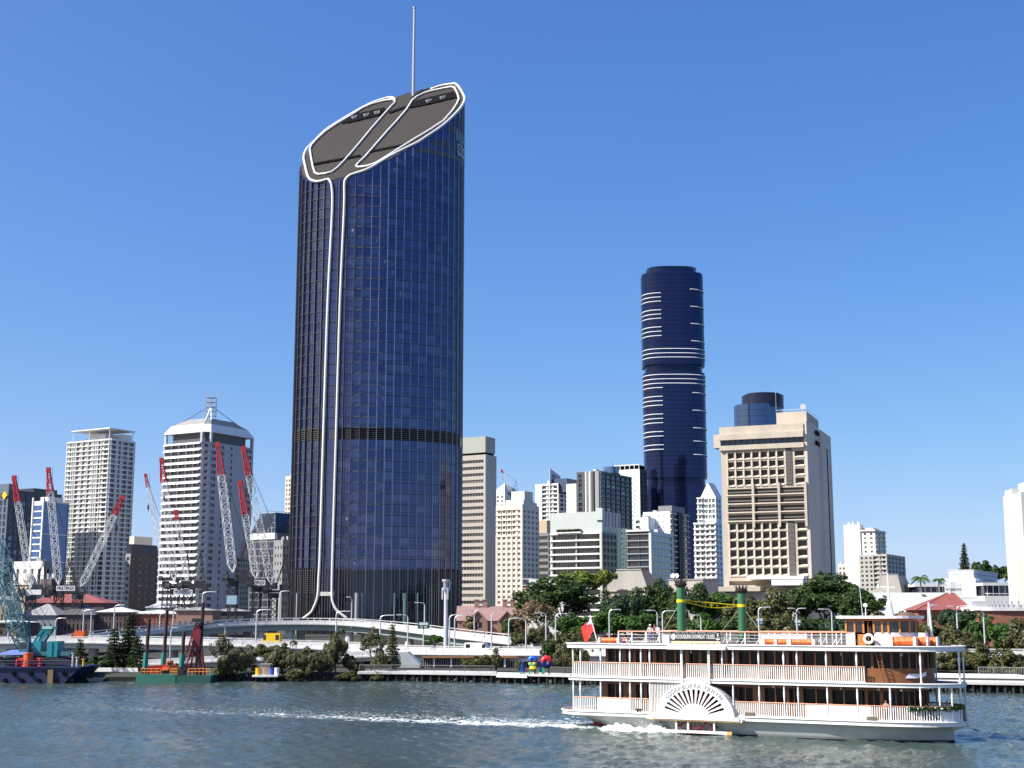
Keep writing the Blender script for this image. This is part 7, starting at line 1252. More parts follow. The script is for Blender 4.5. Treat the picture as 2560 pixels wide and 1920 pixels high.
def paddle_steamer():
    # ---- hull, lofted
    st = [-20.2, -19.3, -18, -16.5, -14.5, -12, -8, -3, 2, 7, 11, 13.5, 15.4, 16.7, 17.4, 17.65]
    top = [.6, 2.4, 3.2, 3.6, 3.85, 3.95, 3.95, 3.95, 3.95, 3.95, 3.7, 3.1, 2.2, 1.2, .45, .07]; wl = [0, .3, .9, 1.9, 2.8, 3.3, 3.5, 3.5, 3.5, 3.5, 3.15, 2.5, 1.6, .75, .22, .05]; kz = [1.25, 1.0, .62, .1, -.5, -.9, -1, -1, -1, -1, -1, -1, -1, -1, -1, -.9]
    b = MB(); K = 7
    for x, t, w_, k in zip(st, top, wl, kz):
        for s in (-1, 1):
            for j in range(K):
                f = j / (K - 1); z = k + (1.42 - k) * f; u = max(0, (z - 0) / 1.42) if z > 0 else 0; y = (w_ * (max(.02, (z - k) / max(.01, -k)) ** .4) if (z < 0 and k < 0) else w_ + (t - w_) * u ** 1.3 if k < 0 else t * f ** .7)
                b.v.append((x, s * y, z))
    n = len(st)
    for i in range(n - 1):
        for s in range(2):
            for j in range(K - 1): a = (i * 2 + s) * K + j; c = ((i + 1) * 2 + s) * K + j; b.f.append((a, c, c + 1, a + 1)); b.m.append(0)
        b.f.append((i * 2 * K, (i * 2 + 1) * K, ((i + 1) * 2 + 1) * K, (i + 1) * 2 * K)); b.m.append(0)
    b.f.append(tuple(range((n - 1) * 2 * K, (n - 1) * 2 * K + K)) + tuple(range(n * 2 * K - 1, n * 2 * K - K - 1, -1))); b.m.append(0)
    b.build('hull', mat('hull_white', (.52, .55, .52), .4, var=.1, scale=.8), BT, True)
    for s in (-1, 1): bb('boot_stripe', mat('boot_black', (.02, .02, .022), .5), lambda b: b.tube([(x, s * (w_ + .02), .02) for x, w_, k in zip(st, wl, kz) if k < 0], .07, 5))
    # ---- decks
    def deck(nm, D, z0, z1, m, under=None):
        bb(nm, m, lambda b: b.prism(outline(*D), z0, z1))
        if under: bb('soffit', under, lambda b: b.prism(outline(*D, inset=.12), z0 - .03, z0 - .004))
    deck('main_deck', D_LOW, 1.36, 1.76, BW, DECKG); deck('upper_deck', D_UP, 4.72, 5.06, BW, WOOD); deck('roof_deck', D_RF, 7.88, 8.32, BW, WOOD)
    for D, z in ((D_UP, 5.06), (D_RF, 8.32), (D_LOW, 1.76)):
        q = outline(*D); bb('deck_edge_moulding', BW, lambda b: b.tube([(x * 1.002, y * 1.008, z - .02) for x, y in q], .075, 6, closed=True))
        bb('deck_planking', DECKG, lambda b: b.prism(outline(*D, inset=.3), z + .004, z + .02))
    # ---- cabins with real windows
    def cabin(z0, z1, xs, y, wins, zw, nm):
        for s in (-1, 1):
            p0, p1 = ((xs[0], -y), (xs[1], -y)) if s < 0 else ((xs[1], y), (xs[0], y)); L = xs[1] - xs[0]
            cols = sorted((a - xs[0], c - xs[0]) if s < 0 else (xs[1] - c, xs[1] - a) for a, c in wins); facade(BT, p0, p1, z0, z1, cols, [zw], .09, WOOD, [BGL], mat('timber_frame', (.34, .15, .06), .45), 2, 0, name=nm)
        bb(nm, WOOD, lambda b: b.quad((xs[0], -y, z0), (xs[0], y, z0), (xs[0], y, z1), (xs[0], -y, z1)))
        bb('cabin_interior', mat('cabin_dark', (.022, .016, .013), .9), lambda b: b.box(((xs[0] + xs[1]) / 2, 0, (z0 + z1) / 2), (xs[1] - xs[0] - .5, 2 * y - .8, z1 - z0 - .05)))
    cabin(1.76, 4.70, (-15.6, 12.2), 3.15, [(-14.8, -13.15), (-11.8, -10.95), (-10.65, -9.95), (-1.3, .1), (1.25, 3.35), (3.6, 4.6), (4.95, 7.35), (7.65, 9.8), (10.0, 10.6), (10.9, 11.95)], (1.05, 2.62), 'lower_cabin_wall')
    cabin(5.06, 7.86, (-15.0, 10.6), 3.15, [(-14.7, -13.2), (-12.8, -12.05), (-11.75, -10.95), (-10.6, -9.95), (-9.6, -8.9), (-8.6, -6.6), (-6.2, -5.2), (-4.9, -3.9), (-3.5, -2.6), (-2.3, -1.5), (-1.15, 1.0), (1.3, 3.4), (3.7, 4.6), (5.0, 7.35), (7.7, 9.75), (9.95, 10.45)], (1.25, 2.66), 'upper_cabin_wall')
    def curved(x0, x1, y0, z0, z1, zw0, zw1, nm, k=9):
        for s in (-1, 1):
            pts = [(x0 + (x1 - x0) * math.sin(math.pi / 2 * i / k), s * y0 * math.cos(math.pi / 2 * i / k)) for i in range(k + 1)]
            for i, (a, c) in enumerate(zip(pts, pts[1:])):
                if s > 0: a, c = c, a
                L = (Vector(c) - Vector(a)).length
                if L > .45: facade(BT, a, c, z0, z1, [(L * .12, L * .88)], [(zw0, zw1)], .1, WOOD, [BGL], MAT['timber_frame'], 1, 0, name=nm)
                else: bb(nm, WOOD, lambda b: b.quad((*a, z0), (*c, z0), (*c, z1), (*a, z1)))
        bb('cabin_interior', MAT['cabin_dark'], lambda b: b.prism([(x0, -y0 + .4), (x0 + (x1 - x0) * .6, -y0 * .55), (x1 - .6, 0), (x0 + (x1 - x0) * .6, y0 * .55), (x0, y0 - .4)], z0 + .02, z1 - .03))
    curved(12.2, 15.6, 3.15, 1.76, 4.70, 1.0, 2.6, 'lower_cabin_front'); curved(10.62, 16.2, 3.5, 5.06, 7.86, 1.3, 2.66, 'upper_cabin_front', 10)
    bb('upper_cabin_front', WOOD, lambda b: [b.quad((10.61, s * 3.15, 5.06), (10.61, s * 3.5, 5.06), (10.61, s * 3.5, 7.86), (10.61, s * 3.15, 7.86)) for s in (-1, 1)])
    # ---- turned posts
    def post_mesh(h, w_=.085):
        b = MB(); prof = [(0, w_ * 1.5), (.12, w_ * 1.5), (.13, w_), (h * .52, w_ * .85), (h * .6, w_ * 1.05), (h * .68, w_ * 1.25), (h * .78, w_ * 1.25), (h * .84, w_ * .95), (h * .95, w_ * 1.0), (h, w_ * 1.5)]
        for (z0, r0), (z1, r1) in zip(prof, prof[1:]): b.bar((0, 0, z0), (0, 0, z1), r0, n=8, r2=r1)
        return b.mesh('post', BW)
    pl, pu = post_mesh(2.98), post_mesh(2.84)
    LOWX = [-18.19, -17.35, -15.11, -13.01, -11.97, -10.8, -9.89, -1.46, 1.08, 3.46, 4.77, 7.48, 10.21, 13.1, 15.6, 17.1, 18.0, 18.6]; UPX = [-18.17, -17.27, -15.07, -12.96, -11.92, -10.75, -9.84, -2.45, -1.37, 1.12, 3.51, 4.77, 7.5, 10.27, 15.7, 18.6]
    for xs, D, z, me in ((LOWX, D_LOW, 1.76, pl), (UPX, D_UP, 5.06, pu)):
        for x in xs:
            for s in (-1, 1): link('post', me, BT, (x, s * max(0, half(x, *D) - .16), z))
    for x in (-6.44, -3.69):
        for s in (-1, 1): bb('heavy_post', BW, lambda b: (b.box((x, s * 4.42, 6.45), (.2, .2, 2.9)), b.bar((x, s * 4.5, 5.05), (x + .1, s * 4.8, 4.35), .07)))
    # ---- railings between posts
    def rail(D, z, h, xa, xb, kind='bal', s=-1, y=None, name='railing'):
        n = max(2, int((xb - xa) / .19)); pt = lambda x: (x, s * ((half(x, *D) - .16) if y is None else y))
        r = MB(); m = max(2, int((xb - xa) / .8)); xs = [xa + (xb - xa) * k / m for k in range(m + 1)]
        if kind == 'bal':
            for k in range(n): x, yy = pt(xa + (xb - xa) * (k + .5) / n); r.box((x, yy, z + h / 2), (.085, .05, h), mi=0)
        else:
            for a, c in zip(xs, xs[1:]):
                p, q = Vector(pt(a)), Vector(pt(c)); r.frustum([(p.x, p.y - .03, z), (q.x, q.y - .03, z), (q.x, q.y + .03, z), (p.x, p.y + .03, z)], [(p.x, p.y - .03, z + h), (q.x, q.y - .03, z + h), (q.x, q.y + .03, z + h), (p.x, p.y + .03, z + h)], 0)
        r.tube([(*pt(x), z + .06) for x in xs], .05, 5, 0); r.tube([(*pt(x), z + h + .03) for x in xs], .065, 6, 1); r.build(name, [BW, TEAK], BT)
    for s in (-1, 1):
        ux = UPX[:7] + [-6.44, -3.69] + UPX[7:14]
        for a, c in zip(ux, ux[1:]): rail(D_UP, 5.1, 1.34, a + .1, c - .1, s=s)
        rail(D_UP, 5.1, 1.34, 10.37, 11.0, s=s)
        for a, c, kd in ((-18.1, -17.45, 'bal'), (-17.25, -15.6, 'bal'), (-15.5, -13.1, 'pan'), (-12.9, -12.07, 'pan'), (-11.87, -10.9, 'bal'), (-10.7, -9.99, 'bal'), (-1.3, .98, 'bal'), (1.18, 3.36, 'bal'), (3.56, 4.67, 'bal'), (4.87, 5.5, 'bal'), (5.5, 7.38, 'pan'), (7.58, 10.1, 'pan'), (10.3, 11.4, 'pan'), (11.4, 13.0, 'bal'), (13.2, 15.5, 'bal'), (15.7, 17.0, 'bal'), (17.1, 18.5, 'pan')): rail(D_LOW, 1.8, 1.26, a, c, kd, s)
        bb('grille', BW, lambda b: [b.box((-9.75 + k * .16, s * 4.14, 3.22), (.07, .05, 2.9)) for k in range(22)])
        # ---- paddle box
        y = s * 4.72; X0, Z0, A_, B_ = -5.15, 1.5, 3.95, 3.32; E = lambda r, t: (X0 + A_ * r * math.cos(t), y, Z0 + B_ * r * math.sin(t)); f = MB()
        th = lambda p: [(q[0], q[1] + s * .1, q[2]) for q in p]
        def cell(p): f.frustum(p, th(p))
        ns = 15; ts = [math.radians(16 + 148 * k / ns) for k in range(ns + 1)]
        cell([E(0, 0)] + [E(.40, math.pi * k / 20) for k in range(21)]); 
        for k in range(40): t0, t1 = math.pi * k / 40, math.pi * (k + 1) / 40; cell([E(.80, t0), E(1, t0), E(1, t1), E(.80, t1)])
        for k in range(ns + 1):
            t = ts[k]; dt = math.radians(148 / ns) * .24
            t0, t1 = (t - dt, t + dt) if 0 < k < ns else ((0, t + dt) if k == 0 else (t - dt, math.pi)); cell([E(.39, t0), E(.81, t0), E(.81, t1), E(.39, t1)])
        f.build('paddle_box_fan', BW, BT)
        bb('paddle_box_drum', BW, lambda b: [b.frustum([(E(.99, t)[0], s * 3.3, E(.99, t)[2]), (E(.99, t2)[0], s * 3.3, E(.99, t2)[2]), (E(.99, t2)[0], s * 4.71, E(.99, t2)[2]), (E(.99, t)[0], s * 4.71, E(.99, t)[2])], [(E(.96, t)[0], s * 3.3, E(.96, t)[2]), (E(.96, t2)[0], s * 3.3, E(.96, t2)[2]), (E(.96, t2)[0], s * 4.71, E(.96, t2)[2]), (E(.96, t)[0], s * 4.71, E(.96, t)[2])]) for t, t2 in [(math.pi * k / 30, math.pi * (k + 1) / 30) for k in range(30)]])
        bb('paddle_box_back', MAT['cabin_dark'], lambda b: b.prism([(-8.6, s * 3.22), (-1.4, s * 3.22), (-1.4, s * 3.3), (-8.6, s * 3.3)], .1, 4.4))
        bb('sponson', BW, lambda b: (b.box((-5.2, s * 4.55, 1.42), (9.6, .72, .24)), b.box((-5.0, s * 4.95, 1.52), (8.7, .16, .34)))); bb('sponson_edge', RIMY, lambda b: b.box((-5.0, s * 4.9, 1.27), (9.2, .12, .08)))
        bb('sponson_beam', BW, lambda b: b.box((-5.0, s * 4.7, .24), (6.4, .3, .24))); bb('beam_end', RIMY, lambda b: b.box((-1.7, s * 4.72, .24), (.5, .32, .25)))
        for x in (-7.0, -5.8, -3.2): bb('sponson_post', BW, lambda b: b.box((x, s * 4.72, .82), (.17, .17, .95)))
        wlm = mat('wheel_red', (.23, .025, .025), .6, var=.3, scale=3)
        pw = bb('paddle_wheel', wlm, lambda b: [b.tube([(X0 + r * math.cos(t), s * yy, 1.75 + r * math.sin(t)) for t in [k * math.pi / 12 for k in range(24)]], .08, 5, closed=True) for r in (1.2, 1.9) for yy in (3.5, 4.45)])
        for k in range(12): t = k * math.pi / 6; bb('paddle_float', wlm, lambda b: b.box((X0 + 1.95 * math.cos(t), s * 3.98, 1.75 + 1.95 * math.sin(t)), (.62, 1.0, .07), mtx=Matrix.Rotation(-t, 3, 'Y')), pw); bb('paddle_spoke', wlm, lambda b: [b.bar((X0, s * yy, 1.75), (X0 + 2.1 * math.cos(t), s * yy, 1.75 + 2.1 * math.sin(t)), .05) for yy in (3.5, 4.45)], pw)
    # name in an arc on the starboard fan
    txt = 'KOOKABURRA QUEEN'; GT = mat('name_grey', (.48, .48, .48), .6); E = lambda r, t: (-5.15 + 3.95 * r * math.cos(t), -4.86, 1.5 + 3.32 * r * math.sin(t))
    for i, ch in enumerate(txt):
        if ch == ' ': continue
        t = math.radians(140 - 98 * i / (len(txt) - 1)); p = Vector(E(.9, t)); d = Vector((math.sin(t) * 4.15, 0, -math.cos(t) * 3.32)).normalized(); text_on(ch, .56, GT, BT, p, d, up=Vector((-d.z, 0, d.x)), depth=.015)
    # ---- roof deck: rails, lockers
    for s in (-1, 1):
        yr = 3.55; xs = [-13.4 + k * 1.45 for k in range(17)]; bb('roof_rail', TEAK, lambda b: b.tube([(xs[0], s * yr, 9.5), (xs[-1], s * yr, 9.5)], .075, 6)); bb('roof_rail_wire', GALV, lambda b: [b.tube([(xs[0], s * yr, z), (xs[-1], s * yr, z)], .022, 4) for z in (8.62, 8.9, 9.2)])
        for x in xs: bb('stanchion', BW, lambda b: (b.box((x, s * yr, 8.9), (.1, .08, 1.2)), b.bar((x - .45, s * (yr - .05), 8.33), (x, s * yr, 9.0), .04)))
    bb('roof_rail', TEAK, lambda b: b.tube([(-13.4, -3.55, 9.5), (-13.4, 3.55, 9.5)], .075, 6))
    x0, _ = bpick(1905, 1595, -1.5); x1, _ = bpick(2020, 1595, -1.5); bb('deck_locker', BW, lambda b: (b.box(((x0 + x1) / 2, -1.2, 8.8), (x1 - x0, 1.2, .95)), b.box(((x0 + x1) / 2, -1.2, 9.3), (x1 - x0 + .1, 1.3, .06))))
    bb('deck_locker', BW, lambda b: b.box((bpick(1668, 1600, -3.8)[0], -3.9, 8.75), (.7, .5, .85)))
    # ---- wheelhouse
    W0, W1, WY = 8.9, 14.9, 2.35
    def wall(z0, z1, m, k=8, gap=None, nm='wheelhouse_wall', th=0):
        pts = [(W0, -WY)] + [(W1 - 2.6 + 2.6 * math.sin(math.pi / 2 * i / k), -WY * math.cos(math.pi / 2 * i / k)) for i in range(k + 1)]; pts += [(x, -y) for x, y in reversed(pts[:-1])]; return pts
    P_ = wall(0, 0, None); wh = bb('wheelhouse', BW, lambda b: [b.quad((*a, 8.33), (*c, 8.33), (*c, 9.52), (*a, 9.52)) for a, c in zip(P_, P_[1:] + P_[:1]) if not (a[0] == W0 and a[1] < 0 and c[1] < 0)] + [b.quad((xa, -WY, 8.33), (xb, -WY, 8.33), (xb, -WY, 9.52), (xa, -WY, 9.52)) for xa, xb in ((W0, 9.75), (11.5, W1 - 2.6))])
    bb('wheelhouse_door', WOODO, lambda b: (b.box((9.95 + .4, -WY + .06, 8.85), (.75, .06, 1.0)), b.box((10.95, -WY + .5, 9.4), (.06, .9, 2.1))), wh)
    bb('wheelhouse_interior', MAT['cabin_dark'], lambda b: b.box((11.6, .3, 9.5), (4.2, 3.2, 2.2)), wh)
    bb('header', WOODO, lambda b: [b.quad((*a, 10.55), (*c, 10.55), (*c, 10.76), (*a, 10.76)) for a, c in zip(P_, P_[1:] + P_[:1])], wh)
    def mull(x, y): bb('mullion', WOODO, lambda b: b.box((x, y, 10.02), (.17, .17, 1.1)), wh)
    for x in (W0 + .05, 9.75, 10.55, 11.5, 12.25): mull(x, -WY + .02); mull(x, WY - .02)
    for k in (1, 3, 5, 7): x, y = P_[1 + k]; mull(x, y); mull(x, -y)
    for (x0_, x1_) in ((W0 + .1, 9.68), (9.82, 10.45), (11.58, 12.2)):
        for s in (-1, 1): bb('window', GL[0], lambda b: b.box(((x0_ + x1_) / 2, s * (WY - .04), 10.03), (x1_ - x0_, .03, 1.02)), wh)
    for a, c in zip(P_[1:17], P_[2:18]): bb('window', GL[1], lambda b: b.quad((a[0] * .997, a[1] * .99, 9.53), (c[0] * .997, c[1] * .99, 9.53), (c[0] * .997, c[1] * .99, 10.55), (a[0] * .997, a[1] * .99, 10.55)), wh)
    RP = [(8.15, -2.75), (12.4, -2.85)] + [(12.4 + 3.1 * math.sin(math.pi / 2 * i / 8), -2.85 * math.cos(math.pi / 2 * i / 8)) for i in range(1, 9)]; RP += [(x, -y) for x, y in reversed(RP[:-1])]; bb('wheelhouse_roof', BW, lambda b: b.prism(RP, 10.77, 11.02), wh); bb('wheelhouse_soffit', WOODO, lambda b: b.prism([(x * .99 + .1, y * .95) for x, y in RP], 10.74, 10.766), wh)
    mx, _ = bpick(2224, 1535, 0); bb('signal_mast', BW, lambda b: (b.bar((mx, 0, 11), (mx, 0, 12.4), .42, n=10, r2=.2), b.bar((mx, 0, 12.4), (mx, 0, 14.9), .11, n=8, r2=.07), b.bar((mx - .9, 0, 13.7), (mx + .6, 0, 13.6), .05), b.bar((mx - .9, 0, 13.6), (mx - .9, 0, 13.9), .12, n=8)))
    bb('radar', BW, lambda b: (b.box((mx - 2.2, 0, 11.5), (.06, .06, 1.0)), b.bar((mx - 2.2, -.2, 12), (mx - 2.2, .2, 12), .18, n=10))); bb('aerial', GALV, lambda b: b.bar((mx - 2.2, -1.2, 11), (mx - 2.4, -1.2, 14), .035)); bb('roof_dome', mat('dome_brown', (.14, .08, .05), .6), lambda b: b.bar((mx + 1.5, 0, 11.02), (mx + 1.5, 0, 11.35), .9, n=14, r2=.5))
    fx, _ = bpick(2331, 1600, 0); bb('fore_mast', BW, lambda b: b.bar((fx, 0, 8.3), (fx - .15, 0, 12.2), .15, n=10, r2=.1)); lx, _ = bpick(2308, 1590, -1.2); bb('vent_drum', BW, lambda b: (b.bar((lx, -1.2, 8.3), (lx, -1.2, 9.0), .12, n=8), b.bar((lx, -1.2, 9.0), (lx, -1.2, 9.5), .42, n=14)))
    for px, ly in ((2172, -2.9),): x, _ = bpick(px, 1600, ly); bb('lifebuoy', BW, lambda b: b.tube([(x + .38 * math.cos(t), ly, 8.95 + .38 * math.sin(t)) for t in [k * math.pi / 8 for k in range(16)]], .13, 8, closed=True))
    # ---- funnels
    for (px, ly, zt, zb_) in ((1703.5, -2.3, 13.75, 12.44), (1855, 2.5, 13.2, 12.0)):
        x, _ = bpick(px, 1540, ly); fu = bb('funnel', FGRN, lambda b: [b.bar((x, ly, 8.3 + k * (zt - 8.3) / 12), (x, ly, 8.3 + (k + 1) * (zt - 8.3) / 12 - .015), .42, n=28) for k in range(12)], smooth=False); bb('funnel_band', FYEL, lambda b: b.bar((x, ly, zb_ - .13), (x, ly, zb_ + .15), .45, n=28), fu); bb('funnel_collar', CROWNM, lambda b: (b.bar((x, ly, zt), (x, ly, zt + .3), .42, n=20, r2=.62), b.bar((x, ly, zt + .3), (x, ly, zt + .38), .64, n=20)), fu)
        for k in range(12): t = k * math.pi / 6; bb('funnel_petal', CROWNM, lambda b: b.add([(x + .52 * math.cos(t - .24), ly + .52 * math.sin(t - .24), zt + .36), (x + .52 * math.cos(t + .24), ly + .52 * math.sin(t + .24), zt + .36), (x + .8 * math.cos(t), ly + .8 * math.sin(t), zt + .95), (x + .44 * math.cos(t), ly + .44 * math.sin(t), zt + .36)], [(0, 1, 2), (1, 3, 2), (3, 0, 2), (0, 3, 1)]), fu)
        for dx in (-2.9, 2.9): bb('funnel_stay', mat('stay_wire', (.35, .38, .25), .6), lambda b: b.bar((x, ly, zb_), (x + dx, ly + (.5 if ly < 0 else -.5), 8.4), .028, n=4), fu)
    xa, xb = bpick(1703.5, 1540, -2.3)[0], bpick(1855, 1540, 2.5)[0]; A1, A2 = Vector((xa + .3, -1.9, 12.5)), Vector((xb - .3, 2.1, 12.05)); B1, B2 = Vector((xa + .3, -1.9, 12.38)), Vector((xb - .3, 2.1, 11.95)); bow = lambda u: B1.lerp(B2, u) - Vector((0, 0, .34 * math.sin(math.pi * u)))
    bb('funnel_bridge', FYEL, lambda b: (b.tube([A1, A2], .045, 5), b.tube([bow(k / 10) for k in range(11)], .045, 5), [b.bar(A1.lerp(A2, u), bow(u), .035) for u in (.2, .38, .6, .8)], b.tube([A1.lerp(bow(.5), .0) * 0 + (A1.lerp(A2, .49) + bow(.49)) / 2 + Vector((.11 * math.cos(t), 0, .11 * math.sin(t))) for t in [k * math.pi / 6 for k in range(12)]], .03, 4, closed=True)))
    # ---- banner
    x0, _ = bpick(1678, 1600, -4.45); x1, _ = bpick(1801, 1600, -4.45); yb_ = -4.45; xc = (x0 + x1) / 2; Wd = x1 - x0; bz = bpick(1740, 1616, yb_)[1]; ztop_ = bpick(1740, 1579, yb_)[1]; zm = bpick(1740, 1603, yb_)[1]
    bn = bb('banner', mat('banner_black', (.018, .015, .018), .5), lambda b: b.box((xc, yb_, (zm + ztop_) / 2), (Wd, .08, ztop_ - zm))); bb('banner_strip', mat('banner_cream', (.72, .60, .40), .6), lambda b: b.box((xc, yb_ - .002, (bz + zm) / 2), (Wd, .084, zm - bz)), bn)
    WT = mat('banner_white', (.85, .85, .83), .5); text_on('KOOKABURRA SHOWBOAT CRUISES', .46, WT, bn, (xc, yb_ - .05, zm + (ztop_ - zm) * .45), (1, 0, 0), width=Wd * .78, vscale=1.25); text_on('LUNCH   HIGH TEA   DINNER   WEDDINGS   FUNCTIONS', .16, mat('banner_grey', (.55, .53, .50), .6), bn, (xc, yb_ - .05, zm + (ztop_ - zm) * .86), (1, 0, 0), width=Wd * .86)
    text_on('BOOK NOW    3221 1300    WWW.SHOWBOAT.NET.AU', .2, mat('banner_ochre', (.28, .19, .08), .6), bn, (xc, yb_ - .055, (bz + zm) / 2 + .02), (1, 0, 0), width=Wd * .93)
    zc = zm + (ztop_ - zm) * .45; cx = x0 + Wd * .05; bb('wheel_emblem', WT, lambda b: (b.tube([(cx + .2 * math.cos(t), yb_ - .05, zc + .24 * math.sin(t)) for t in [k * math.pi / 8 for k in range(16)]], .05, 5, closed=True), [b.bar((cx, yb_ - .05, zc), (cx + .22 * math.cos(k * .785), yb_ - .05, zc + .26 * math.sin(k * .785)), .03) for k in range(8)]), bn)
    cx = x1 - Wd * .045; bb('anchor_emblem', WT, lambda b: (b.bar((cx, yb_ - .05, zc - .25), (cx, yb_ - .05, zc + .22), .035), b.tube([(cx + .2 * math.cos(t), yb_ - .05, zc - .08 + .2 * math.sin(t)) for t in [math.pi + k * math.pi / 8 for k in range(9)]], .04, 5), b.bar((cx - .12, yb_ - .05, zc + .14), (cx + .12, yb_ - .05, zc + .14), .03), b.tube([(cx + .06 * math.cos(t), yb_ - .05, zc + .28 + .06 * math.sin(t)) for t in [k * math.pi / 4 for k in range(8)]], .025, 4, closed=True)), bn)
    bb('banner_awning', BW, lambda b: b.box((xc + .1, -4.62, 8.0), (Wd + 1.0, .5, .3)))
    for x in (x0 + .1, x1): bb('banner_brace', BW, lambda b: b.bar((x, yb_ + .05, ztop_), (x + .9, yb_ + 1.1, 8.33), .05), bn)
    # ---- flag, rudder, figurehead, small fittings
    fx0, fz0 = bpick(1494, 1602, 0); fx1, fz1 = bpick(1475, 1538, 0); bb('flagstaff', BW, lambda b: b.bar((fx0, 0, 8.3), (fx1, 0, fz1), .06, n=8)); fl = MB(); g = random.Random(3); U, V = 12, 8; FX = mat('ensign_red', (.62, .035, .03), .7)
    for i in range(U + 1):
        for j in range(V + 1):
            u, v = i / U, j / V; sx = fx1 + (fx0 - fx1) * (.06 + .5 * v); sz = fz1 + (8.3 - fz1) * (.06 + .5 * v); fl.v.append((sx - u * 1.05 + .04 * math.sin(9 * u + 3 * v), .16 * math.sin(5.5 * u + 2 * v), sz - u * (1.15 + .25 * math.sin(2 * v)) + .05 * math.sin(8 * u)))
    for i in range(U):
        for j in range(V): a = i * (V + 1) + j; fl.f.append((a, a + 1, a + V + 2, a + V + 1)); fl.m.append(1 if (i < 5 and j < 3) else 0); 
    for k, (i, j) in enumerate([(q // 3, q % 3) for q in range(15)]):
        if i == 2 or j == 1: fl.m[i * V + j] = 2
    fl.build('ensign', [FX, mat('ensign_navy', (.02, .03, .16), .7), mat('ensign_white', (.75, .72, .72), .7)], BT, True)
    bb('rudder', mat('rudder_red', (.62, .03, .03), .5), lambda b: (b.box((-17.6, 0, .15), (.5, .16, 1.9)), b.box((-17.1, 0, .1), (.7, .14, .5)), b.bar((-17.6, 0, .3), (-17.6, 0, 1.2), .1)))
    bb('bow_bracket', BW, lambda b: b.frustum([(17.4, -.14, 1.36), (18.75, -.14, 1.36), (18.75, -.14, 1.3), (17.5, -.14, .75)], [(17.4, .14, 1.36), (18.75, .14, 1.36), (18.75, .14, 1.3), (17.5, .14, .75)]))
    b = MB(); prof = [(0, .05), (.12, .2), (.3, .27), (.5, .22), (.62, .12), (.72, .17), (.85, .2), (.98, .14), (1.05, .03)]; dirv = Vector((.45, 0, -.62)); 
    for (t0, r0), (t1, r1) in zip(prof, prof[1:]): b.bar(Vector((18.9, 0, 1.75)) + dirv * t0, Vector((18.9, 0, 1.75)) + dirv * t1, r0, n=10, r2=r1)
    b.build('figurehead', BW, BT, True); bb('figurehead_beak', mat('beak_brown', (.16, .11, .06), .6), lambda b: b.bar((19.35, 0, 1.08), (19.9, 0, .92), .1, n=8, r2=.01))
    bb('nameplate_scroll', mat('scroll_blue_white', (.60, .68, .80), .5), lambda b: b.frustum([(x, -2.62 + .42 * (x - 14.5), z) for x, z in ((14.2, 5.5), (14.5, 5.9), (15.5, 5.9), (15.9, 6.1), (15.9, 5.75), (15.5, 5.55), (14.5, 5.5))], [(x, -2.5 + .42 * (x - 14.5), z) for x, z in ((14.2, 5.5), (14.5, 5.9), (15.5, 5.9), (15.9, 6.1), (15.9, 5.75), (15.5, 5.55), (14.5, 5.5))]))
    bb('ladder', WOOD, lambda b: [b.bar((11.9 + o_, -3.75, 7.85), (12.5 + o_, -3.95, 5.1), .045) for o_ in (0, .38)] + [b.bar((11.9 + .6 * k / 9, -3.75 - .2 * k / 9, 7.85 - 2.75 * k / 9), (12.28 + .6 * k / 9, -3.75 - .2 * k / 9, 7.85 - 2.75 * k / 9), .03) for k in range(1, 9)])
    for x in (.15, 11.4): bb('mooring_cleat', mat('cleat_bronze', (.16, .14, .10), .4), lambda b: (b.box((x, -4.2, 1.98), (.85, .14, .38)), b.box((x, -4.28, 1.86), (1.0, .1, .08))))
    bb('bitts', DARKM, lambda b: [b.bar((-11.2 + k * .3, -4.2, 1.76), (-11.2 + k * .3, -4.2, 2.15), .08, n=8) for k in (0, 1)] + [b.box((-11.05, -4.2, 2.1), (.7, .12, .1))])
    for x in (-16.5, -6, 2.3, 8.6, 12.0, 14.0):
        bb('deck_lamp', CREAM, lambda b: b.bar((x, -3.0, 7.7), (x, -3.0, 7.45), .12, n=8)); bb('deck_lamp', CREAM, lambda b: b.bar((x, -3.6, 4.6), (x, -3.6, 4.4), .12, n=8))
paddle_steamer()
B2W = lambda x, y, z: BOAT_O + Vector((x * BC - y * BS, x * BS + y * BC, z))
# ---- orange buoyant floats lying on the roof deck
def float_(label, px0, px1, ly, h):
    x0, x1 = bpick(px0, 1604, ly)[0], bpick(px1, 1604, ly)[0]; xc = (x0 + x1) / 2; o = thing('life_float', label, 'life float', B2W(xc, ly, 8.345), BOAT_YAW, group='orange life floats on the roof deck'); ROOTLOC[o.name] = Vector((0, 0, 0)); w2 = (x1 - x0) / 2; b = MB(); g = random.Random(px0); N = 10
    for i in range(N + 1):
        for k in range(8): t = k * math.pi / 4; b.v.append((-w2 * .84 + 1.68 * w2 * i / N, .42 * math.cos(t) + g.uniform(-.03, .03), h / 2 + h / 2 * math.sin(t) * (1 + g.uniform(-.08, .05))))
    for i in range(N):
        for k in range(8): b.f.append((i * 8 + k, i * 8 + (k + 1) % 8, i * 8 + 8 + (k + 1) % 8, i * 8 + 8 + k)); b.m.append(0)
    b.build('cover', ORF, o); 
    for s in (-1, 1): b = MB(); b.box((s * w2 * .9, 0, h * .48), (w2 * .2, .95, h * .96)); b.box((s * w2 * .9, 0, h * .97), (w2 * .12, .8, .1)); b.build('end_cradle', BW, o)
float_('orange float at the stern end of the roof deck, beside the flagstaff', 1500, 1552, -3.5, .55); float_('small orange float next to the stern float, below the roof rail', 1549, 1572, -2.2, .5)
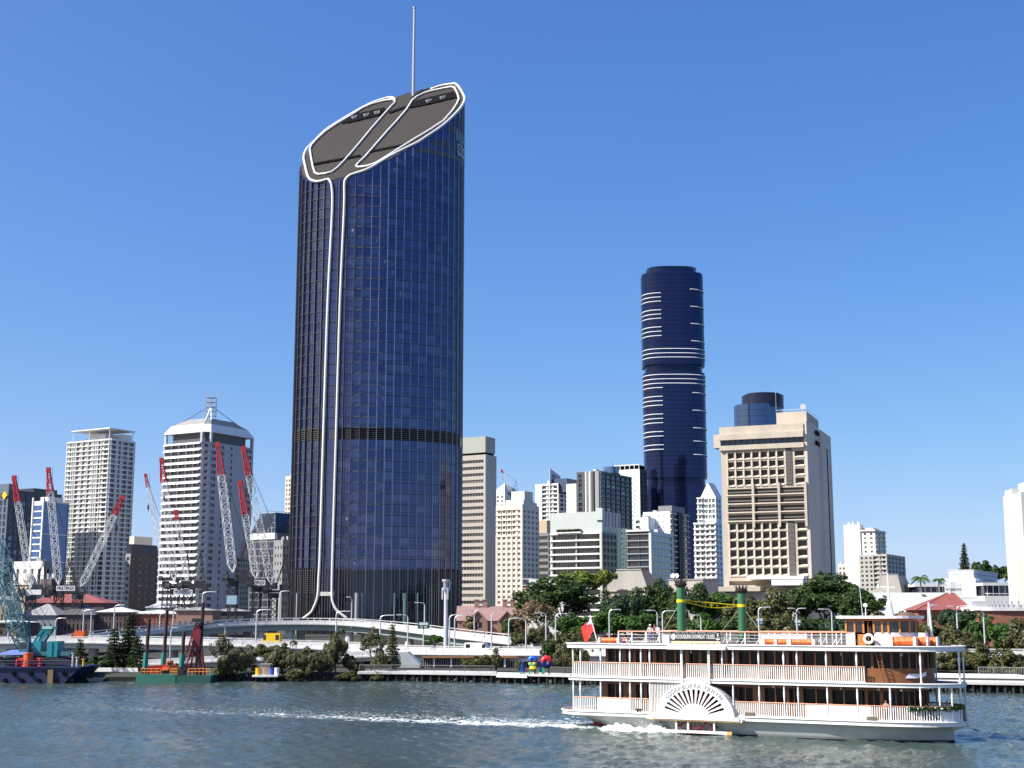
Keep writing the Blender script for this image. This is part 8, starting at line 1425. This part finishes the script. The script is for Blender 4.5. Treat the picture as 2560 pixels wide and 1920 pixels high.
float_('first of three orange floats in a row before the white locker', 1912, 1942, -3.7, .55); float_('middle of three orange floats in a row before the white locker', 1942, 1974, -3.7, .55); float_('last of three orange floats in a row before the white locker', 1974, 2040, -3.7, .55)
float_('largest orange float, just forward of the wheelhouse', 2228, 2292, -3.0, .82); float_('second orange float from the bow on the roof deck', 2290, 2322, -2.2, .8); float_('foremost orange float on the roof deck, nearest the bow', 2318, 2346, -1.2, .78)
# ---- foam thrown up by the paddle, and the garland on the bow rail
def foam():
    b = MB(); g = random.Random(8)
    def mound(cx, cy, rx, ry, h, n=16, m=9):
        o = len(b.v)
        for i in range(m + 1):
            for k in range(n): t = 2 * math.pi * k / n; f = i / m; z = h * (1 - f * f) * (1 + .0 * f); b.v.append(tuple(B2W(cx + rx * f * math.cos(t) * (1 + g.uniform(-.1, .1)), cy + ry * f * math.sin(t), max(-.12, z * (.6 + .8 * g.random()) - .1 * f))))
        for i in range(m):
            for k in range(n): b.f.append((o + i * n + k, o + i * n + (k + 1) % n, o + (i + 1) * n + (k + 1) % n, o + (i + 1) * n + k)); b.m.append(0)
    for c in ((-9.0, -4.2, .8, .6, .9), (-9.6, -4.3, 1.1, .7, .65), (-11, -4.2, 1.4, .8, .35), (-12.6, -4.0, 1.7, .8, .55), (-14.2, -3.9, 1.6, .9, .4), (-8.4, -4.2, .5, .5, .5), (-16.5, -3.2, 1.8, .8, .25), (-18.5, -2.2, 1.8, .9, .25), (-13.4, -4.3, .9, .5, .6)): mound(*c)
    for i in range(160): c = Vector((g.gauss(-9.6, .9), g.gauss(-4.4, .35), abs(g.gauss(.5, .4)))); s = g.uniform(.02, .06); b.box(B2W(*c), (s, s, s))
    o = b.build('wash_foam', mat('foam_white', (.82, .85, .85), .85, var=.08, scale=3, bump=.8, bscale=9), None, True); tag(o, 'white foam churned up behind the paddle box', 'foam', kind='stuff')
foam()
def garland():
    g = np.random.default_rng(4); n = 1500; t = g.uniform(0, 1, n); C = []; xs = 14.6 + 4.1 * np.sin(t * 1.5); yy = np.array([-(half(min(x, 18.85), *D_LOW) - .12) for x in xs]); zz = 3.02 + g.normal(size=n) * .10 - .1 * np.abs(np.sin(t * 14)) + np.where(t > .75, .12, 0); c = np.stack([xs + g.normal(size=n) * .10, yy + g.normal(size=n) * .12, zz], -1); d = unit(g.normal(size=(n, 3))); e = unit(np.cross(d, g.normal(size=(n, 3)))); me = quads_mesh('leaves', c, d * .09, e * .05); me.materials.append(LF['fig'])
    o = thing('garland', 'dark leafy garland with white flowers along the bow rail', 'garland', BOAT_O, BOAT_YAW); ROOTLOC[o.name] = Vector((0, 0, 0)); link('leaves', me, o)
    k = g.choice(n, 16); fl = MB()
    for i in k: p = c[i] + np.array([0, -.12, .02]); fl.bar(p, p + np.array([0, -.05, .02]), .07, n=7, r2=.03)
    fl.build('flowers', BW, o)
garland()
# ================================================================== PEOPLE
SKIN = mat('skin', (.52, .33, .24), .6); SHOE = mat('shoe_dark', (.03, .028, .027), .6)
def person(label, loc, yaw, shirt, pants, hairc, pose='stand', scale=1.0, hat=None, hairlong=False, group='passengers on the paddle steamer', lean=0.0):
    sit = pose == 'sit'; pz = .52 if sit else .96
    J = {'pel': (0, 0, pz, .135), 'spine': (0, .02 + lean * .5, pz + .22, .125), 'chest': (0, .03 + lean, pz + .42, .15), 'neck': (0, .04 + lean * 1.3, pz + .58, .055), 'head': (0, .07 + lean * 1.5, pz + .70, .095), 'crown': (0, .06 + lean * 1.5, pz + .79, .075)}
    E = [('pel', 'spine'), ('spine', 'chest'), ('chest', 'neck'), ('neck', 'head'), ('head', 'crown')]
    for s, n in ((-1, 'l'), (1, 'r')):
        J['sh' + n] = (s * .185, .02 + lean, pz + .50, .062); 
        if pose == 'rail': J['el' + n] = (s * .27, .17 + lean, pz + .26, .045); J['wr' + n] = (s * .18, .42 + lean, pz + .16, .034); J['ha' + n] = (s * .14, .5 + lean, pz + .15, .038)
        elif sit: J['el' + n] = (s * .25, .06, pz + .24, .045); J['wr' + n] = (s * .17, .28, pz + .17, .034); J['ha' + n] = (s * .14, .37, pz + .16, .038)
        else: J['el' + n] = (s * .25, .0, pz + .22, .045); J['wr' + n] = (s * .26, .07, pz - .03, .034); J['ha' + n] = (s * .26, .10, pz - .12, .038)
        E += [('chest', 'sh' + n), ('sh' + n, 'el' + n), ('el' + n, 'wr' + n), ('wr' + n, 'ha' + n)]
        if sit: J['hip' + n] = (s * .10, .05, pz - .02, .095); J['kn' + n] = (s * .12, .46, pz - .02, .062); J['an' + n] = (s * .12, .48, .08, .042); J['to' + n] = (s * .13, .66, .04, .04)
        else: J['hip' + n] = (s * .095, 0, pz - .08, .095); J['kn' + n] = (s * .105, .03 * s, .50, .064); J['an' + n] = (s * .11, -.01 * s, .09, .042); J['to' + n] = (s * .12, .15, .04, .04)
        E += [('pel', 'hip' + n), ('hip' + n, 'kn' + n), ('kn' + n, 'an' + n), ('an' + n, 'to' + n)]
    names = list(J); me = bpy.data.meshes.new('body_base'); me.from_pydata([J[k][:3] for k in names], [(names.index(a), names.index(c)) for a, c in E], []); t = bpy.data.objects.new('body_tmp', me); COL.objects.link(t)
    sk = t.modifiers.new('s', 'SKIN'); 
    for i, k in enumerate(names): me.skin_vertices[0].data[i].radius = (J[k][3], J[k][3]); me.skin_vertices[0].data[i].use_root = (k == 'pel')
    ss = t.modifiers.new('u', 'SUBSURF'); ss.levels = 2; ss.render_levels = 2; dg = bpy.context.evaluated_depsgraph_get(); bm_ = bpy.data.meshes.new_from_object(t.evaluated_get(dg)); bpy.data.objects.remove(t)
    fb = MB()
    for s, n in ((-1, 'l'), (1, 'r')):          # fingers and thumb
        h = Vector(J['ha' + n][:3]); w_ = Vector(J['wr' + n][:3]); d = (h - w_).normalized(); sd = Vector((1, 0, 0))
        for k, L in enumerate((.06, .075, .07, .055)): q = h + sd * (k - 1.5) * .018; fb.tube([q, q + d * L * .55 + Vector((0, 0, -.008)), q + d * L + Vector((0, 0, -.03))], [.009, .0085, .007], 6)
        q = w_.lerp(h, .5) - sd * s * .03; fb.tube([q, q + d * .03 - sd * s * .03, q + d * .06 - sd * s * .035], [.011, .010, .008], 6)
    nose = Vector(J['head'][:3]) + Vector((0, .09, .0)); fb.bar(nose + Vector((0, -.02, .03)), nose + Vector((0, .022, -.012)), .012, n=6, r2=.016)
    for s in (-1, 1): fb.bar(Vector(J['head'][:3]) + Vector((s * .088, -.005, -.02)), Vector(J['head'][:3]) + Vector((s * .1, -.01, .025)), .018, n=6)
    b = bmesh.new(); b.from_mesh(bm_); o0 = len(b.verts); vs_ = [b.verts.new(v) for v in fb.v]; [b.faces.new([vs_[i] for i in f]) for f in fb.f]; b.to_mesh(bm_); b.free()
    for m in (SKIN, shirt, pants, SHOE): bm_.materials.append(m)
    for p in bm_.polygons:
        c = p.center; arm = abs(c.x) > .205 or (pose in ('rail', 'sit') and c.y > .2 + lean and c.z > pz + .08); 
        if c.z > pz + .56: mi = 0
        elif arm and c.z < pz + .36: mi = 0
        elif c.z > pz + .02 and not (sit and c.y > .16 and c.z < pz + .1): mi = 1
        elif c.z > .1: mi = 2
        else: mi = 3
        p.material_index = mi; p.use_smooth = True
    o = thing('person', label, 'person', loc, yaw, group); o.scale = (scale,) * 3; ROOTLOC[o.name] = Vector((0, 0, 0)); link('body', bm_, o); hd = Vector(J['head'][:3]) + Vector((0, -.012, .03)); hb = MB(); n = 12
    for i in range(6):
        for k in range(n): ph = math.pi * .58 * (i / 5) * (1.25 if hairlong else 1); th = 2 * math.pi * k / n; cut = .72 if math.sin(th) > .3 else 1; hb.v.append((hd.x + .108 * math.sin(ph * cut) * math.cos(th), hd.y + .112 * math.sin(ph * cut) * math.sin(th), hd.z + .112 * math.cos(ph * cut) - (.06 if hairlong and i == 5 and math.sin(th) < .3 else 0)))
    for i in range(5):
        for k in range(n): hb.f.append((i * n + k, i * n + (k + 1) % n, i * n + n + (k + 1) % n, i * n + n + k)); hb.m.append(0)
    hb.build('hair', hairc, o, True)
    if hat: q = MB(); q.bar(hd + Vector((0, 0, .03)), hd + Vector((0, 0, .135)), .118, n=14, r2=.09); q.bar(hd + Vector((0, .02, .02)), hd + Vector((0, .02, .035)), .17, n=14); q.build('hat', hat, o)
    for s in (-1, 1): q = MB(); e = Vector(J['head'][:3]) + Vector((s * .034, .088, .018)); q.bar(e, e + Vector((0, .012, 0)), .011, n=6); q.build('eye', SHOE, o)
    return o
HG = mat('hair_grey', (.62, .62, .60), .8); HD = mat('hair_dark', (.03, .02, .015), .7); HR = mat('hair_auburn', (.16, .04, .02), .7)
def on_boat(px, ly, z, py=1600): x = bpick(px, py, ly)[0]; return B2W(x, ly, z)
person('white-haired passenger in a pale top and purple trousers at the roof rail', on_boat(1626, -3.0, 8.345), BOAT_YAW + R(205), mat('top_pale', (.62, .60, .58), .8), mat('trousers_purple', (.20, .18, .50), .8), HG, 'rail', 1.02, hat=mat('sunhat_white', (.75, .75, .72), .8))
person('auburn-haired passenger in dark patterned trousers between the two others', on_boat(1638, -2.2, 8.345), BOAT_YAW + R(160), mat('top_dark_red', (.10, .03, .03), .8), mat('trousers_patterned', (.10, .09, .08), .8, var=.8, scale=9), HR, 'rail', 1.04, hairlong=True)
person('passenger in a pale blue shirt and black trousers leaning on the roof rail', on_boat(1645, -3.0, 8.345), BOAT_YAW + R(10), mat('shirt_pale_blue', (.60, .66, .78), .8), mat('trousers_black', (.02, .02, .022), .8), HD, 'rail', 1.0)
person('helmsman in a white shirt inside the wheelhouse door', B2W(11.0, -1.75, 8.345), BOAT_YAW - R(80), mat('shirt_white', (.72, .74, .76), .8), MAT['trousers_black'], HD, 'stand', 1.05)
person('seated passenger with brown top on the aft upper deck', on_boat(1479, -1.8, 5.085, 1650), BOAT_YAW + R(180), mat('top_brown', (.16, .07, .04), .8), MAT['trousers_black'], HD, 'sit', 1.0)
def chair(label, p, yaw):
    o = thing('deck_chair', label, 'chair', p, yaw, group='chairs on the boat decks'); ROOTLOC[o.name] = Vector((0, 0, 0)); b = MB(); b.box((0, .05, .44), (.44, .44, .04)); b.build('seat', WOOD, o); b = MB(); b.box((0, -.17, .72), (.44, .04, .5)); b.build('backrest', WOOD, o)
    for i in (-1, 1):
        for j in (-.15, .24): b = MB(); b.box((i * .19, j, .21), (.04, .04, .42)); b.build('leg', WOOD, o)
chair('timber chair under the seated passenger on the aft upper deck', on_boat(1479, -1.8, 5.085, 1650), BOAT_YAW + R(180))
for i, (x, y, a, c, hc) in enumerate(((16.0, -1.7, 150, mat('top_black', (.02, .02, .025), .8), HD), (16.9, -1.2, 200, mat('top_navy', (.03, .04, .09), .8), HD), (17.3, -.2, 120, mat('top_grey', (.20, .22, .28), .8), HG))):
    w_ = ['leftmost', 'middle', 'foremost'][i]; person('%s of the seated passengers at the bow of the lower deck' % w_, B2W(x, y, 1.785), BOAT_YAW + R(a), c, MAT['trousers_black'], hc, 'sit', 1.25); chair('chair of the %s passenger seated at the bow' % w_, B2W(x, y, 1.785), BOAT_YAW + R(a))
person('passenger looking out between the lower-deck posts forward', B2W(12.6, -3.6, 1.785), BOAT_YAW + R(180), mat('top_rose', (.45, .25, .22), .8), MAT['trousers_black'], HR, 'rail', 1.0)
